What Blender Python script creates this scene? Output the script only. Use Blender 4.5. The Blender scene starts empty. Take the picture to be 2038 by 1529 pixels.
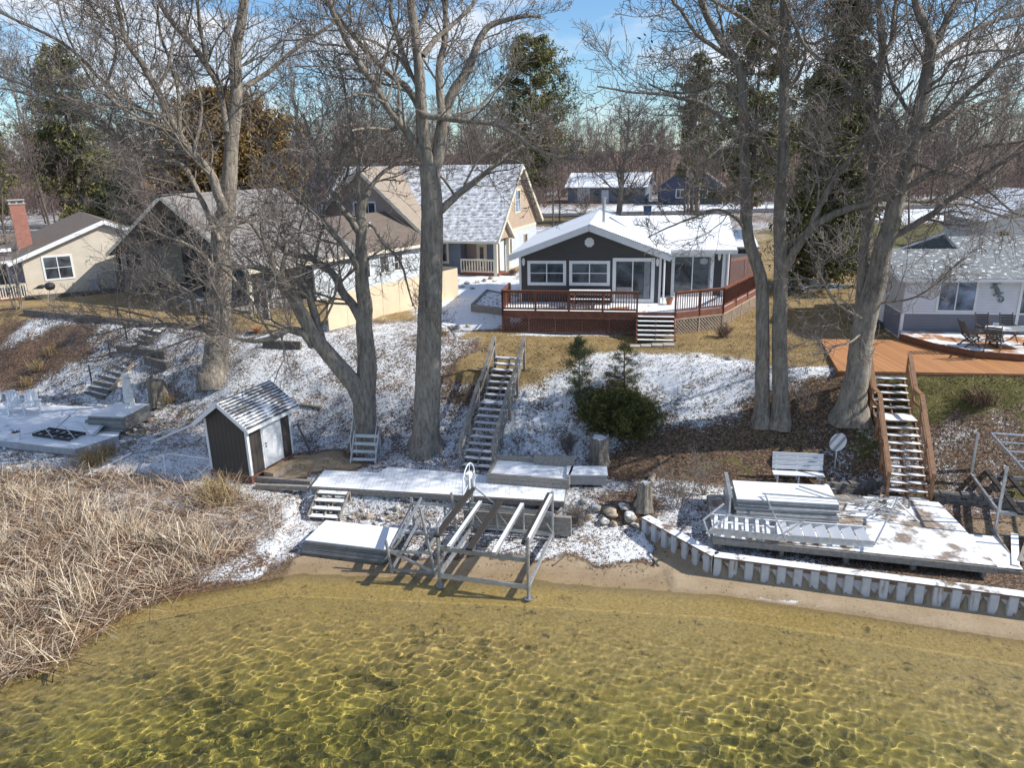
import bpy, math, random
import numpy as np
R=math.radians
random.seed(7); RNG=np.random.default_rng(11)
sc=bpy.context.scene
COL=sc.collection
# ------------------------------------------------------------------ camera
FP=1500.; TH=R(17.0); RO=R(1.2); CH=12.5
_c,_s=math.cos(TH),math.sin(TH)
FW=np.array((0,_c,-_s)); _u=np.array((0,_s,_c)); _r=np.array((1.,0,0))
RT=math.cos(RO)*_r-math.sin(RO)*_u; UP=math.sin(RO)*_r+math.cos(RO)*_u
def ray(px,py): return FW+((px-1019)/FP)*RT+((764.5-py)/FP)*UP
def PZ(px,py,z):
    d=ray(px,py); t=(z-CH)/d[2]; return np.array((d[0]*t,d[1]*t,z))
def PY(px,py,Y):
    d=ray(px,py); t=Y/d[1]; return np.array((d[0]*t,Y,CH+d[2]*t))
from mathutils import Matrix, Vector
cam=bpy.data.cameras.new('camera'); co=bpy.data.objects.new('camera',cam); COL.objects.link(co)
cam.sensor_fit='HORIZONTAL'; cam.sensor_width=36; cam.lens=36*FP/2038.; cam.clip_end=5000; cam.clip_start=.1
M=Matrix(((RT[0],UP[0],-FW[0],0),(RT[1],UP[1],-FW[1],0),(RT[2],UP[2],-FW[2],CH),(0,0,0,1)))
co.matrix_world=M; sc.camera=co
# ------------------------------------------------------------------ helpers
def tag(o,label=None,cat=None,group=None,kind=None):
    if label:o['label']=label
    if cat:o['category']=cat
    if group:o['group']=group
    if kind:o['kind']=kind
    return o
def thing(name,label,cat,loc=(0,0,0),rz=0.,group=None):
    o=bpy.data.objects.new(name,None); COL.objects.link(o); o.empty_display_size=.2
    o.location=[float(v) for v in loc]; o.rotation_euler=(0,0,rz)
    return tag(o,label,cat,group)
def raw(name,V,Fc,mat,parent=None,smooth=False,uv=None):
    me=bpy.data.meshes.new(name)
    V=np.asarray(V,dtype=np.float32)
    if isinstance(Fc,np.ndarray):
        k=Fc.shape[1]; n=len(Fc)
        me.vertices.add(len(V)); me.vertices.foreach_set('co',V.ravel())
        me.loops.add(n*k); me.loops.foreach_set('vertex_index',Fc.astype(np.int32).ravel())
        me.polygons.add(n); me.polygons.foreach_set('loop_start',np.arange(0,n*k,k,dtype=np.int32))
        me.update(calc_edges=True)
    else:
        me.from_pydata(V.tolist(),[],Fc)
    if smooth: me.polygons.foreach_set('use_smooth',np.ones(len(me.polygons),dtype=bool))
    if mat: me.materials.append(mat)
    if uv is not None:
        l=me.uv_layers.new(name='UVMap'); l.data.foreach_set('uv',np.asarray(uv,dtype=np.float32).ravel())
    o=bpy.data.objects.new(name,me); COL.objects.link(o)
    if parent: o.parent=parent
    return o
class MB:
    "collects shapes, builds ONE mesh object"
    def __init__(s): s.v=[]; s.f=[]; s.u=[]
    def poly(s,pts,uv=None):
        b=len(s.v); s.v+= [tuple(map(float,p)) for p in pts]; s.f.append(tuple(range(b,b+len(pts))))
        if uv is None:
            p=[Vector(q) for q in pts]; n=(p[1]-p[0]).cross(p[2]-p[0])
            if n.length<1e-9: n=Vector((0,0,1))
            n.normalize()
            a=Vector((0,0,1)).cross(n)
            if a.length<.05: a=Vector((1,0,0))
            a.normalize(); bb=n.cross(a)
            uv=[(q.dot(a),q.dot(bb)) for q in p]
        s.u+=list(uv); return s
    def box(s,c,d,rz=0.,M=None):
        x,y,z=[v/2 for v in d]; cr,sr=math.cos(rz),math.sin(rz)
        P=[(-x,-y,-z),(x,-y,-z),(x,y,-z),(-x,y,-z),(-x,-y,z),(x,-y,z),(x,y,z),(-x,y,z)]
        if M is not None: P=[M@Vector(p) for p in P]; P=[(p[0]+c[0],p[1]+c[1],p[2]+c[2]) for p in P]
        else: P=[(c[0]+p[0]*cr-p[1]*sr,c[1]+p[0]*sr+p[1]*cr,c[2]+p[2]) for p in P]
        return s.hexa(P)
    def hexa(s,P):
        for f in ((0,3,2,1),(4,5,6,7),(0,1,5,4),(1,2,6,5),(2,3,7,6),(3,0,4,7)): s.poly([P[i] for i in f])
        return s
    def bx(s,x0,x1,y0,y1,z0,z1): return s.box(((x0+x1)/2,(y0+y1)/2,(z0+z1)/2),(x1-x0,y1-y0,z1-z0))
    def beam(s,p,q,w,h,up=(0,0,1)):
        p=Vector([float(v) for v in p]);q=Vector([float(v) for v in q]); t=(q-p); L=t.length
        if L<1e-6: return s
        t/=L; a=t.cross(Vector(up))
        if a.length<1e-4: a=t.cross(Vector((1,0,0)))
        a.normalize(); b=a.cross(t); a=a*(w/2); b=b*(h/2)
        return s.hexa([p-a-b,p+a-b,q+a-b,q-a-b,p-a+b,p+a+b,q+a+b,q-a+b])
    def cyl(s,p,q,r,n=8,r2=None,caps=True):
        p=Vector([float(v) for v in p]);q=Vector([float(v) for v in q]); t=(q-p).normalized()
        a=t.cross(Vector((0,0,1)))
        if a.length<1e-3:a=Vector((1,0,0))
        a.normalize(); b=t.cross(a); r2=r if r2 is None else r2
        A=[p+(a*math.cos(2*math.pi*i/n)+b*math.sin(2*math.pi*i/n))*r for i in range(n)]
        B=[q+(a*math.cos(2*math.pi*i/n)+b*math.sin(2*math.pi*i/n))*r2 for i in range(n)]
        for i in range(n):
            j=(i+1)%n; s.poly([A[i],A[j],B[j],B[i]])
        if caps: s.poly(A[::-1]); s.poly(B)
        return s
    def path(s,pts,r,n=6,closed=False):
        m=len(pts)
        for i in range(m if closed else m-1): s.cyl(pts[i],pts[(i+1)%m],r,n)
        return s
    def ring(s,c,R_,r,axis='y',n=28,k=6,sq=1.):
        P=[]
        for i in range(n):
            a=2*math.pi*i/n
            if axis=='y': P.append((c[0]+R_*sq*math.cos(a),c[1],c[2]+R_*math.sin(a)))
            elif axis=='x': P.append((c[0],c[1]+R_*sq*math.cos(a),c[2]+R_*math.sin(a)))
            else: P.append((c[0]+R_*math.cos(a),c[1]+R_*math.sin(a),c[2]))
        return s.path(P,r,k,True)
    def lathe(s,prof,n=12,c=(0,0,0)):
        Rr=[[(c[0]+r*math.cos(2*math.pi*i/n),c[1]+r*math.sin(2*math.pi*i/n),c[2]+z) for i in range(n)] for r,z in prof]
        for a,b in zip(Rr,Rr[1:]):
            for i in range(n):
                j=(i+1)%n; s.poly([a[i],a[j],b[j],b[i]])
        s.poly(Rr[0][::-1]); s.poly(Rr[-1]); return s
    def prism(s,pts,d):
        "polygon pts (3D list) extruded by vector d"
        d=Vector(d); A=[Vector(p) for p in pts]; B=[p+d for p in A]; n=len(A)
        s.poly(A[::-1]); s.poly(B)
        for i in range(n):
            j=(i+1)%n; s.poly([A[i],A[j],B[j],B[i]])
        return s
    def build(s,name,mat,parent=None,smooth=False,bevel=0):
        o=raw(name,s.v,s.f,mat,parent,smooth,s.u)
        if bevel:
            m=o.modifiers.new('b','BEVEL'); m.width=bevel; m.segments=2; m.limit_method='ANGLE'
        return o
def children(o): return [c for c in bpy.data.objects if c.parent==o]
_kids={}
def copy_tree(o,loc,rz=0.,label=None,group=None,scale=None):
    c=o.copy(); COL.objects.link(c); c.location=[float(v) for v in loc]; c.rotation_euler=(0,0,rz)
    if label:c['label']=label
    if group:c['group']=group
    if scale is not None: c.scale=(scale,)*3 if not hasattr(scale,'__len__') else scale
    if o.name not in _kids: _kids[o.name]=[(k,list(children(k))) for k in children(o)]
    for k,gg in _kids[o.name]:
        d=k.copy(); COL.objects.link(d); d.parent=c
        for g in gg:
            e=g.copy(); COL.objects.link(e); e.parent=d
    return c
# ------------------------------------------------------------------ node helper
class NT:
    def __init__(s,name):
        s.m=bpy.data.materials.new(name); s.m.use_nodes=True; s.t=s.m.node_tree; s.n=s.t.nodes; s.l=s.t.links
        s.bsdf=s.n['Principled BSDF']; s.out=s.n['Material Output']
    def node(s,typ,**kw):
        n=s.n.new(typ)
        for k,v in kw.items(): setattr(n,k,v)
        return n
    def set(s,inp,v):
        if isinstance(v,bpy.types.NodeSocket): s.l.new(v,inp)
        else:
            if hasattr(inp.default_value,'__len__') and hasattr(v,'__len__') and len(v)==3 and len(inp.default_value)==4: v=(*v,1)
            inp.default_value=v
    def obj(s): return s.node('ShaderNodeTexCoord').outputs['Object']
    def uv(s): return s.node('ShaderNodeTexCoord').outputs['UV']
    def pos(s): return s.node('ShaderNodeNewGeometry').outputs['Position']
    def mapp(s,v,scale=(1,1,1),rot=(0,0,0),loc=(0,0,0)):
        n=s.node('ShaderNodeMapping'); s.l.new(v,n.inputs[0]); n.inputs['Scale'].default_value=scale; n.inputs['Rotation'].default_value=rot; n.inputs['Location'].default_value=loc
        return n.outputs[0]
    def noise(s,v,scale,detail=4,rough=.55,dist=0,col=False):
        n=s.node('ShaderNodeTexNoise'); s.l.new(v,n.inputs['Vector']); n.inputs['Scale'].default_value=scale; n.inputs['Detail'].default_value=detail; n.inputs['Roughness'].default_value=rough; n.inputs['Distortion'].default_value=dist
        return n.outputs['Color' if col else 'Fac']
    def voro(s,v,scale,out='Distance',feature='F1',rnd=1.):
        n=s.node('ShaderNodeTexVoronoi',feature=feature); s.l.new(v,n.inputs['Vector']); n.inputs['Scale'].default_value=scale; n.inputs['Randomness'].default_value=rnd
        return n.outputs[out]
    def math(s,op,a,b=0.,c=None,clamp=False):
        n=s.node('ShaderNodeMath',operation=op,use_clamp=clamp); s.set(n.inputs[0],a); s.set(n.inputs[1],b)
        if c is not None:s.set(n.inputs[2],c)
        return n.outputs[0]
    def ramp(s,f,stops,interp='LINEAR'):
        n=s.node('ShaderNodeValToRGB'); n.color_ramp.interpolation=interp; e=n.color_ramp.elements
        while len(e)<len(stops): e.new(.5)
        for x,(p,c) in zip(e,stops):
            x.position=p; x.color=(*c,1) if hasattr(c,'__len__') else (c,c,c,1)
        s.set(n.inputs[0],f); return n.outputs['Color']
    def mix(s,f,a,b,mode='MIX'):
        n=s.node('ShaderNodeMix',data_type='RGBA',blend_type=mode); s.set(n.inputs[0],f); s.set(n.inputs[6],a); s.set(n.inputs[7],b); return n.outputs[2]
    def step(s,v,lo,hi):
        n=s.node('ShaderNodeMapRange',interpolation_type='SMOOTHSTEP'); s.set(n.inputs[0],v); n.inputs[1].default_value=lo; n.inputs[2].default_value=hi; return n.outputs[0]
    def bump(s,h,strength=.5,dist=.02,normal=None):
        n=s.node('ShaderNodeBump'); n.inputs['Strength'].default_value=strength; n.inputs['Distance'].default_value=dist; s.l.new(h,n.inputs['Height'])
        if normal is not None: s.l.new(normal,n.inputs['Normal'])
        return n.outputs[0]
    def sep(s,v,i):
        n=s.node('ShaderNodeSeparateXYZ'); s.l.new(v,n.inputs[0]); return n.outputs[i]
    def attr(s,name):
        return s.node('ShaderNodeAttribute',attribute_name=name)
    def fin(s,col=None,rough=None,normal=None,metal=None,spec=None):
        i=s.bsdf.inputs
        if col is not None:s.set(i['Base Color'],col)
        if rough is not None:s.set(i['Roughness'],rough)
        if normal is not None:s.set(i['Normal'],normal)
        if metal is not None:s.set(i['Metallic'],metal)
        if spec is not None:s.set(i['Specular IOR Level'],spec)
        return s.m
SNOW=(.84,.86,.89)
def add_snow(t,col,amount,scale=5.,soft=.06,rnd=None):
    "mix snow on upward faces; amount 0..1"
    nz=t.sep(t.node('ShaderNodeNewGeometry').outputs['Normal'],2)
    p=t.pos(); n=t.noise(p,scale,5,.65)
    m=t.step(n,1-amount-soft,1-amount+soft) if amount<1 else 1.
    m=t.math('MULTIPLY',m,t.step(nz,.45,.7))
    return t.mix(m,col,SNOW),m
def simple(name,col,rough=.7,var=.25,scale=6,bump=.15,metal=0.,snow=0.,stretch=(1,1,1),fine=0.,snowscale=5.):
    t=NT(name); v=t.mapp(t.obj(),stretch); n=t.noise(v,scale,6,.6)
    d=tuple(max(0,c*(1-var)) for c in col); b=tuple(min(1,c*(1+var)) for c in col)
    c=t.ramp(n,[(.3,d),(.7,b)])
    if fine: c=t.mix(t.math('MULTIPLY',t.noise(v,scale*7,3),fine),c,d)
    r=rough
    if snow:
        c,m=add_snow(t,c,snow,snowscale); r=t.mix(m,(rough,)*3,(.6,)*3)
    return t.fin(c,r,t.bump(t.noise(v,scale*4,4),bump,.01),metal)
def siding(name,col,pitch=.13,rough=.55,vertical=False,var=.08,dirt=.1):
    t=NT(name); v=t.uv(); x=t.sep(v,0 if vertical else 1)
    fr=t.math('FRACT',t.math('DIVIDE',x,pitch))
    n=t.noise(t.obj(),1.7,5); c=t.ramp(n,[(.3,tuple(k*(1-var) for k in col)),(.7,tuple(min(1,k*(1+var)) for k in col))])
    n2=t.noise(t.mapp(v,(.6,9,1) if not vertical else (9,.6,1)),2,4)
    c=t.mix(t.math('MULTIPLY',n2,dirt),c,tuple(k*.55 for k in col))
    if vertical:
        g=t.step(t.math('ABSOLUTE',t.math('SUBTRACT',fr,.5)),.5-.06,.5-.02); h=t.math('SUBTRACT',1.,g); c=t.mix(g,c,tuple(k*.35 for k in col))
    else:
        h=t.math('SUBTRACT',1.,fr); g=t.step(fr,.90,.97); c=t.mix(t.math('MULTIPLY',g,.6),c,tuple(k*.4 for k in col))
    return t.fin(c,rough,t.bump(h,.7,.02))
def shingle(name,c1,c2,snow=0.,sscale=3.,gap=(.02,.02,.02),bw=.3,rh=.14,rows=False):
    t=NT(name); v=t.uv()
    b=t.node('ShaderNodeTexBrick'); t.l.new(v,b.inputs['Vector'])
    b.inputs['Scale'].default_value=1; b.inputs['Brick Width'].default_value=bw; b.inputs['Row Height'].default_value=rh; b.inputs['Mortar Size'].default_value=.006; b.inputs['Color1'].default_value=(*c1,1); b.inputs['Color2'].default_value=(*c2,1); b.inputs['Mortar'].default_value=(*gap,1)
    n=t.noise(v,1.2,5); c=t.mix(t.math('MULTIPLY',n,.5),b.outputs['Color'],tuple(k*.6 for k in c1))
    c=t.mix(t.math('MULTIPLY',t.noise(v,30,3),.5),c,tuple(min(1,k*1.5) for k in c2))
    y=t.math('FRACT',t.math('DIVIDE',t.sep(v,1),rh))
    if snow:
        ns=t.noise(t.mapp(v,(1,1,1)),sscale,5,.65)
        if rows: ns=t.math('ADD',t.math('MULTIPLY',ns,.8),t.math('MULTIPLY',y,.26))
        m=t.step(ns,1-snow-.05,1-snow+.05); c=t.mix(m,c,SNOW)
    return t.fin(c,.85,t.bump(t.math('SUBTRACT',1.,y),.5,.015))
def planks(name,col,w=.14,var=.3,rough=.75,snow=0.,axis=0,gap=.35,snowscale=3.,dark=.35):
    "boards laid in UV; snow collects on top faces"
    t=NT(name); v=t.uv(); x=t.sep(v,axis); q=t.math('DIVIDE',x,w); fr=t.math('FRACT',q); fl=t.math('FLOOR',q)
    wn=t.node('ShaderNodeTexWhiteNoise',noise_dimensions='1D'); t.l.new(fl,wn.inputs['W'])
    n=t.noise(t.mapp(v,(14,1.2,1) if axis==0 else (1.2,14,1)),1.5,5)
    f=t.math('ADD',t.math('MULTIPLY',wn.outputs['Value'],.55),t.math('MULTIPLY',n,.45))
    c=t.ramp(f,[(.2,tuple(k*(1-var) for k in col)),(.8,tuple(min(1,k*(1+var)) for k in col))])
    g=t.step(t.math('ABSOLUTE',t.math('SUBTRACT',fr,.5)),.44,.49)
    c=t.mix(t.math('MULTIPLY',g,gap*2),c,tuple(k*dark*.4 for k in col))
    if snow:
        c2,m=add_snow(t,c,snow,snowscale); gg=t.math('MULTIPLY',g,t.step(t.noise(t.pos(),2.1,4),.38,.62)); c=t.mix(t.math('MULTIPLY',gg,.85),c2,tuple(k*.6 for k in col))
    return t.fin(c,rough,t.bump(t.math('SUBTRACT',1.,g),.4,.01))
def metal(name,col=(.55,.57,.58),rough=.4,snow=0.,m=.75,snowscale=6):
    t=NT(name); n=t.noise(t.obj(),7,5,.65)
    c=t.ramp(n,[(.3,tuple(k*.7 for k in col)),(.65,col)])
    if snow: c,mm=add_snow(t,c,snow,snowscale); m=t.mix(mm,(m,)*3,(0,0,0))
    return t.fin(c,t.ramp(n,[(.3,rough*.8),(.7,min(1,rough*1.3))]),t.bump(t.noise(t.obj(),40,3),.05,.005),m)
def glass_dark(name,col=(.03,.035,.04),rough=.04,blotch=.4):
    t=NT(name); n=t.noise(t.obj(),1.1,4,.6,.6)
    c=t.ramp(n,[(.35,tuple(k*.4 for k in col)),(.65,tuple(min(1,k*(1+blotch*3)) for k in col))])
    return t.fin(c,rough,t.bump(t.noise(t.obj(),.9,2),.03,.05),0.,.8)
MT={}
def mats():
    D=MT
    D['white']=simple('white paint',(.78,.79,.80),.5,.06,3,.05)
    D['whitesnow']=simple('white paint with snow',(.72,.74,.77),.5,.06,3,.05,snow=.75,snowscale=2)
    D['cream']=siding('cream siding',(.72,.64,.53))
    D['tan']=siding('tan siding',(.52,.40,.31)); D['tand']=siding('mauve tan siding',(.40,.32,.29))
    D['blue']=siding('blue grey siding',(.16,.20,.27)); D['pale']=siding('pale blue siding',(.58,.63,.68))
    D['char']=siding('charcoal siding',(.060,.060,.062),.12)
    D['whites']=siding('white siding',(.70,.72,.76)); D['greys']=siding('slate siding',(.20,.205,.24))
    D['shedw']=siding('dark brown board siding',(.062,.053,.047),.2,.6,True)
    D['barnw']=siding('grey barn siding',(.16,.19,.23),.3,.6,True)
    D['trimcream']=simple('cream trim',(.70,.64,.52),.5,.06)
    D['roofbrown']=shingle('brown shingles',(.12,.09,.075),(.19,.15,.12))
    D['rooftan']=shingle('tan shingles',(.26,.21,.16),(.34,.28,.22))
    D['roofgrey']=shingle('grey shingles',(.20,.18,.165),(.29,.265,.245))
    D['roofsnow']=shingle('snow dusted shingles',(.10,.09,.085),(.17,.15,.14),snow=.50,sscale=2.6,rows=True)
    D['roofflk']=shingle('slate shingles with snow flecks',(.14,.15,.155),(.22,.235,.24),snow=.40,sscale=4.5)
    D['shedroof']=shingle('shed shingles with snow',(.07,.065,.06),(.13,.12,.115),snow=.44,sscale=1.1,rows=True)
    D['metalroof']=simple('snowy metal roof',(.55,.58,.62),.45,.1,2,.1,snow=.85,snowscale=1.2)
    D['deckred']=planks('red brown deck boards',(.22,.10,.06),.14,.25,snow=.62,snowscale=1.1)
    D['redwood']=simple('red brown stained wood',(.20,.075,.045),.65,.3,5,.2,stretch=(1,1,1))
    D['redwood2']=simple('lattice wood',(.24,.115,.085),.7,.25,5,.1)
    D['latpale']=simple('pale lattice',(.42,.34,.27),.7,.25,5,.1)
    D['orange']=planks('orange stained deck boards',(.46,.215,.085),.14,.16,.6,gap=.25)
    D['orangesnow']=planks('orange deck boards with snow',(.46,.215,.085),.14,.16,.6,snow=.5,snowscale=.9)
    D['brownw']=simple('brown stained lumber',(.27,.14,.07),.65,.25,6,.15)
    D['browntread']=planks('brown treads with snow',(.24,.13,.07),.14,.2,snow=.66,axis=1,snowscale=2)
    D['greyw']=simple('weathered grey lumber',(.30,.27,.235),.85,.35,5,.3,stretch=(2,2,2),fine=.5)
    D['greywd']=simple('dark weathered timber',(.16,.14,.12),.9,.35,5,.35,fine=.5)
    D['greysnow']=simple('weathered lumber with snow',(.28,.25,.22),.85,.35,5,.3,snow=.72,snowscale=3)
    D['tread']=simple('snowy tread',(.26,.23,.20),.85,.3,6,.3,snow=.63,snowscale=2.5)
    D['deckgrey']=planks('grey dock boards with snow',(.27,.24,.21),.14,.3,snow=.66,snowscale=.8)
    D['deckgrey2']=planks('dock boards with snow left',(.30,.24,.19),.14,.3,snow=.53,snowscale=1.1)
    D['decksnow']=planks('snow covered boards',(.27,.24,.21),.14,.3,snow=.80,snowscale=.6)
    D['alu']=metal('aluminium',(.60,.62,.64),.42); D['alusnow']=metal('aluminium with snow',(.58,.60,.62),.42,snow=.75)
    D['alud']=metal('dull aluminium',(.36,.37,.37),.55)
    D['galv']=metal('galvanised steel',(.42,.44,.45),.5)
    D['carpet']=simple('dark bunk carpet',(.035,.03,.027),.95,.3,20,.4)
    D['darkm']=simple('dark painted metal',(.03,.03,.032),.5,.2,8,.05)
    D['glass']=glass_dark('window glass',(.055,.062,.07)); D['glassb']=glass_dark('grey green glass',(.12,.15,.16),.06)
    D['glassc']=glass_dark('blue blind glass',(.17,.21,.28),.08)
    D['fence']=simple('beige panels',(.66,.54,.38),.8,.10,1.2,.1)
    D['brick']=brickm(); D['stone']=simple('field stone',(.32,.29,.25),.9,.4,3,.4,snow=.45)
    D['stone2']=simple('tan field stone',(.42,.33,.24),.9,.3,3,.4,snow=.35)
    D['concrete']=simple('pale pavers',(.42,.40,.36),.9,.15,4,.3)
    D['block']=simple('retaining block',(.17,.155,.14),.95,.35,9,.6,snow=.35,snowscale=4)
    D['sheet']=sheetm(); D['cut']=simple('cut wood',(.42,.29,.17),.85,.3,6,.3)
    D['greyp']=simple('grey painted metal',(.38,.40,.43),.5,.12,5,.05)
    D['bluep']=simple('blue plastic',(.05,.12,.28),.4,.1); D['green']=simple('dark green enamel',(.02,.03,.025),.35,.1)
    D['orangep']=simple('orange plastic',(.7,.16,.04),.5,.1); D['terra']=simple('terracotta',(.35,.14,.07),.8,.15)
    D['sail']=simple('white fabric',(.72,.72,.70),.8,.08,3,.2)
    D['woodpale']=simple('driftwood',(.40,.33,.26),.85,.3,4,.3)
    D['asphalt']=simple('asphalt',(.07,.07,.075),.9,.25,2,.3,snow=.3,snowscale=.6)
    D['dirt']=simple('dry potting soil',(.08,.05,.03),.95,.3,9,.4)
    D['rust']=simple('rusty steel',(.20,.12,.08),.85,.4,6,.4)
def brickm():
    t=NT('red brick'); b=t.node('ShaderNodeTexBrick'); t.l.new(t.uv(),b.inputs['Vector']); b.inputs['Scale'].default_value=1; b.inputs['Brick Width'].default_value=.21; b.inputs['Row Height'].default_value=.075; b.inputs['Mortar Size'].default_value=.01
    b.inputs['Color1'].default_value=(.30,.075,.045,1); b.inputs['Color2'].default_value=(.42,.13,.08,1); b.inputs['Mortar'].default_value=(.35,.28,.24,1)
    return t.fin(b.outputs['Color'],.85,t.bump(b.outputs['Fac'],-.4,.01))
def sheetm():
    t=NT('grey sheet piling'); v=t.obj(); n=t.noise(v,5,5,.6)
    c=t.ramp(n,[(.3,(.46,.47,.48)),(.7,(.58,.59,.61))])
    n2=t.noise(t.mapp(v,(7,7,.8)),1.1,4,.6); c=t.mix(t.math('MULTIPLY',t.step(n2,.57,.72),.8),c,(.26,.15,.05))
    z=t.sep(v,2); c=t.mix(t.math('MULTIPLY',t.step(t.math('ADD',z,t.math('MULTIPLY',n,-.25)),.02,-.12),.5),c,(.30,.27,.20))
    return t.fin(c,.6,t.bump(n,.1,.01))
mats()
# ------------------------------------------------------------------ terrain height
_i=np.interp
def toe(x): return _i(x,[-60,-40,-21,-13,-1.4,4,13.6,30,60],[58,44,36,31.5,27.2,26.2,23.9,20,14])
def crest(x): return _i(x,[-60,-40,-19.4,-13,0,6,13,30,60],[64,49,40.5,37.2,33.4,31.0,27.4,24.6,19])
def shore(x): return _i(x,[-60,-30,-20,-13,-10.9,-6.7,1.2,6,12.9,30,60],[20,17.5,17.8,18.6,19.6,20.9,20.0,19.3,17.0,12.5,5])
WALL=[(4.35,22.9),(6.03,20.3),(14.2,17.72),(32,12.2)]
_P=np.random.default_rng(3).uniform(0,6.28,(8,2))
def fbm(x,y,f=1.,o=4):
    v=0;a=1.
    for k in range(o):
        an=1.3*k+.4; c,s=math.cos(an),math.sin(an); u=(x*c+y*s)*f; w=(-x*s+y*c)*f
        v=v+a*np.sin(u+1.7*np.sin(w*.6+_P[k,0])+_P[k,1])*np.cos(w+_P[k,0]+np.sin(u*.7)); a*=.5; f*=2.03
    return v/1.6
def wall_y(x): return _i(x,[p[0] for p in WALL],[p[1] for p in WALL])
def hz(x,y):
    x=np.asarray(x,float); y=np.asarray(y,float)
    t0,c0,s0=toe(x),crest(x),shore(x)
    u=np.clip((y-s0)/(t0-s0),0,1); low=.92*u**.85
    # cut under boardwalk front
    bf=_i(x,[-8,-7.4,1.7,4.5],[25.6,25.2,23.75,23.2]); m=((x>-8)&(x<4.6))
    k=np.clip((y-(bf-.2))/.6,0,1); lo2=np.where(y<bf+.4,.30*np.clip((y-s0)/(bf-.2-s0),0,1)**1.7+k*.50,.8+.12*np.clip((y-bf-.4)/(t0-bf),0,1))
    low=np.where(m,lo2,low)
    mr=(x>4.35)&(y>wall_y(x)); low=np.where(mr,np.maximum(low,np.minimum(.55+.03*(y-wall_y(x)),.9)),low)
    # front of wall: sand
    mf=(x>4.35)&(y<=wall_y(x)); low=np.where(mf,np.minimum(low,.09),low)
    b=np.clip((y-t0)/(c0-t0),0,1); b=.45*b+.55*b*b*(3-2*b)
    top=3.25*b
    z=low+top
    z=np.where(y>c0,z+.06*np.clip((y-c0)/6,0,1),z)
    w=np.clip((y-s0)/3,0,1)*np.clip(1-(y-c0)/200,0.1,1)
    z=z+.05*fbm(x,y,.9)*w+.10*fbm(x*.5+3,y*.5,.5)*w*np.clip((y-t0+2)/3,0,1)
    bank=np.clip((y-t0)/2,0,1)*np.clip((c0-y)/2,0,1)
    z=z+.18*fbm(x+7,y-3,.8,3)*bank
    z=np.where(y<s0,-.105*(s0-y)+.02*fbm(x,y,1.5)*np.clip((s0-y),0,1),z)
    z=np.where(y<-5,np.maximum(z,-4),z)
    far=np.clip((y-250)/400,0,1); z=z+far*9
    return z
def G(px,py):
    d=ray(px,py); t=8.; 
    while t<900:
        p=d*t
        if CH+p[2]<=hz(p[0],p[1]):break
        t+=.25 if t<70 else 1.
    a,b=t-1.01,t
    for _ in range(30):
        m=(a+b)/2; p=d*m
        if CH+p[2]<=hz(p[0],p[1]): b=m
        else:a=m
    p=d*b; return np.array((p[0],p[1],float(hz(p[0],p[1]))))
def gz(x,y): return float(hz(x,y))
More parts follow.
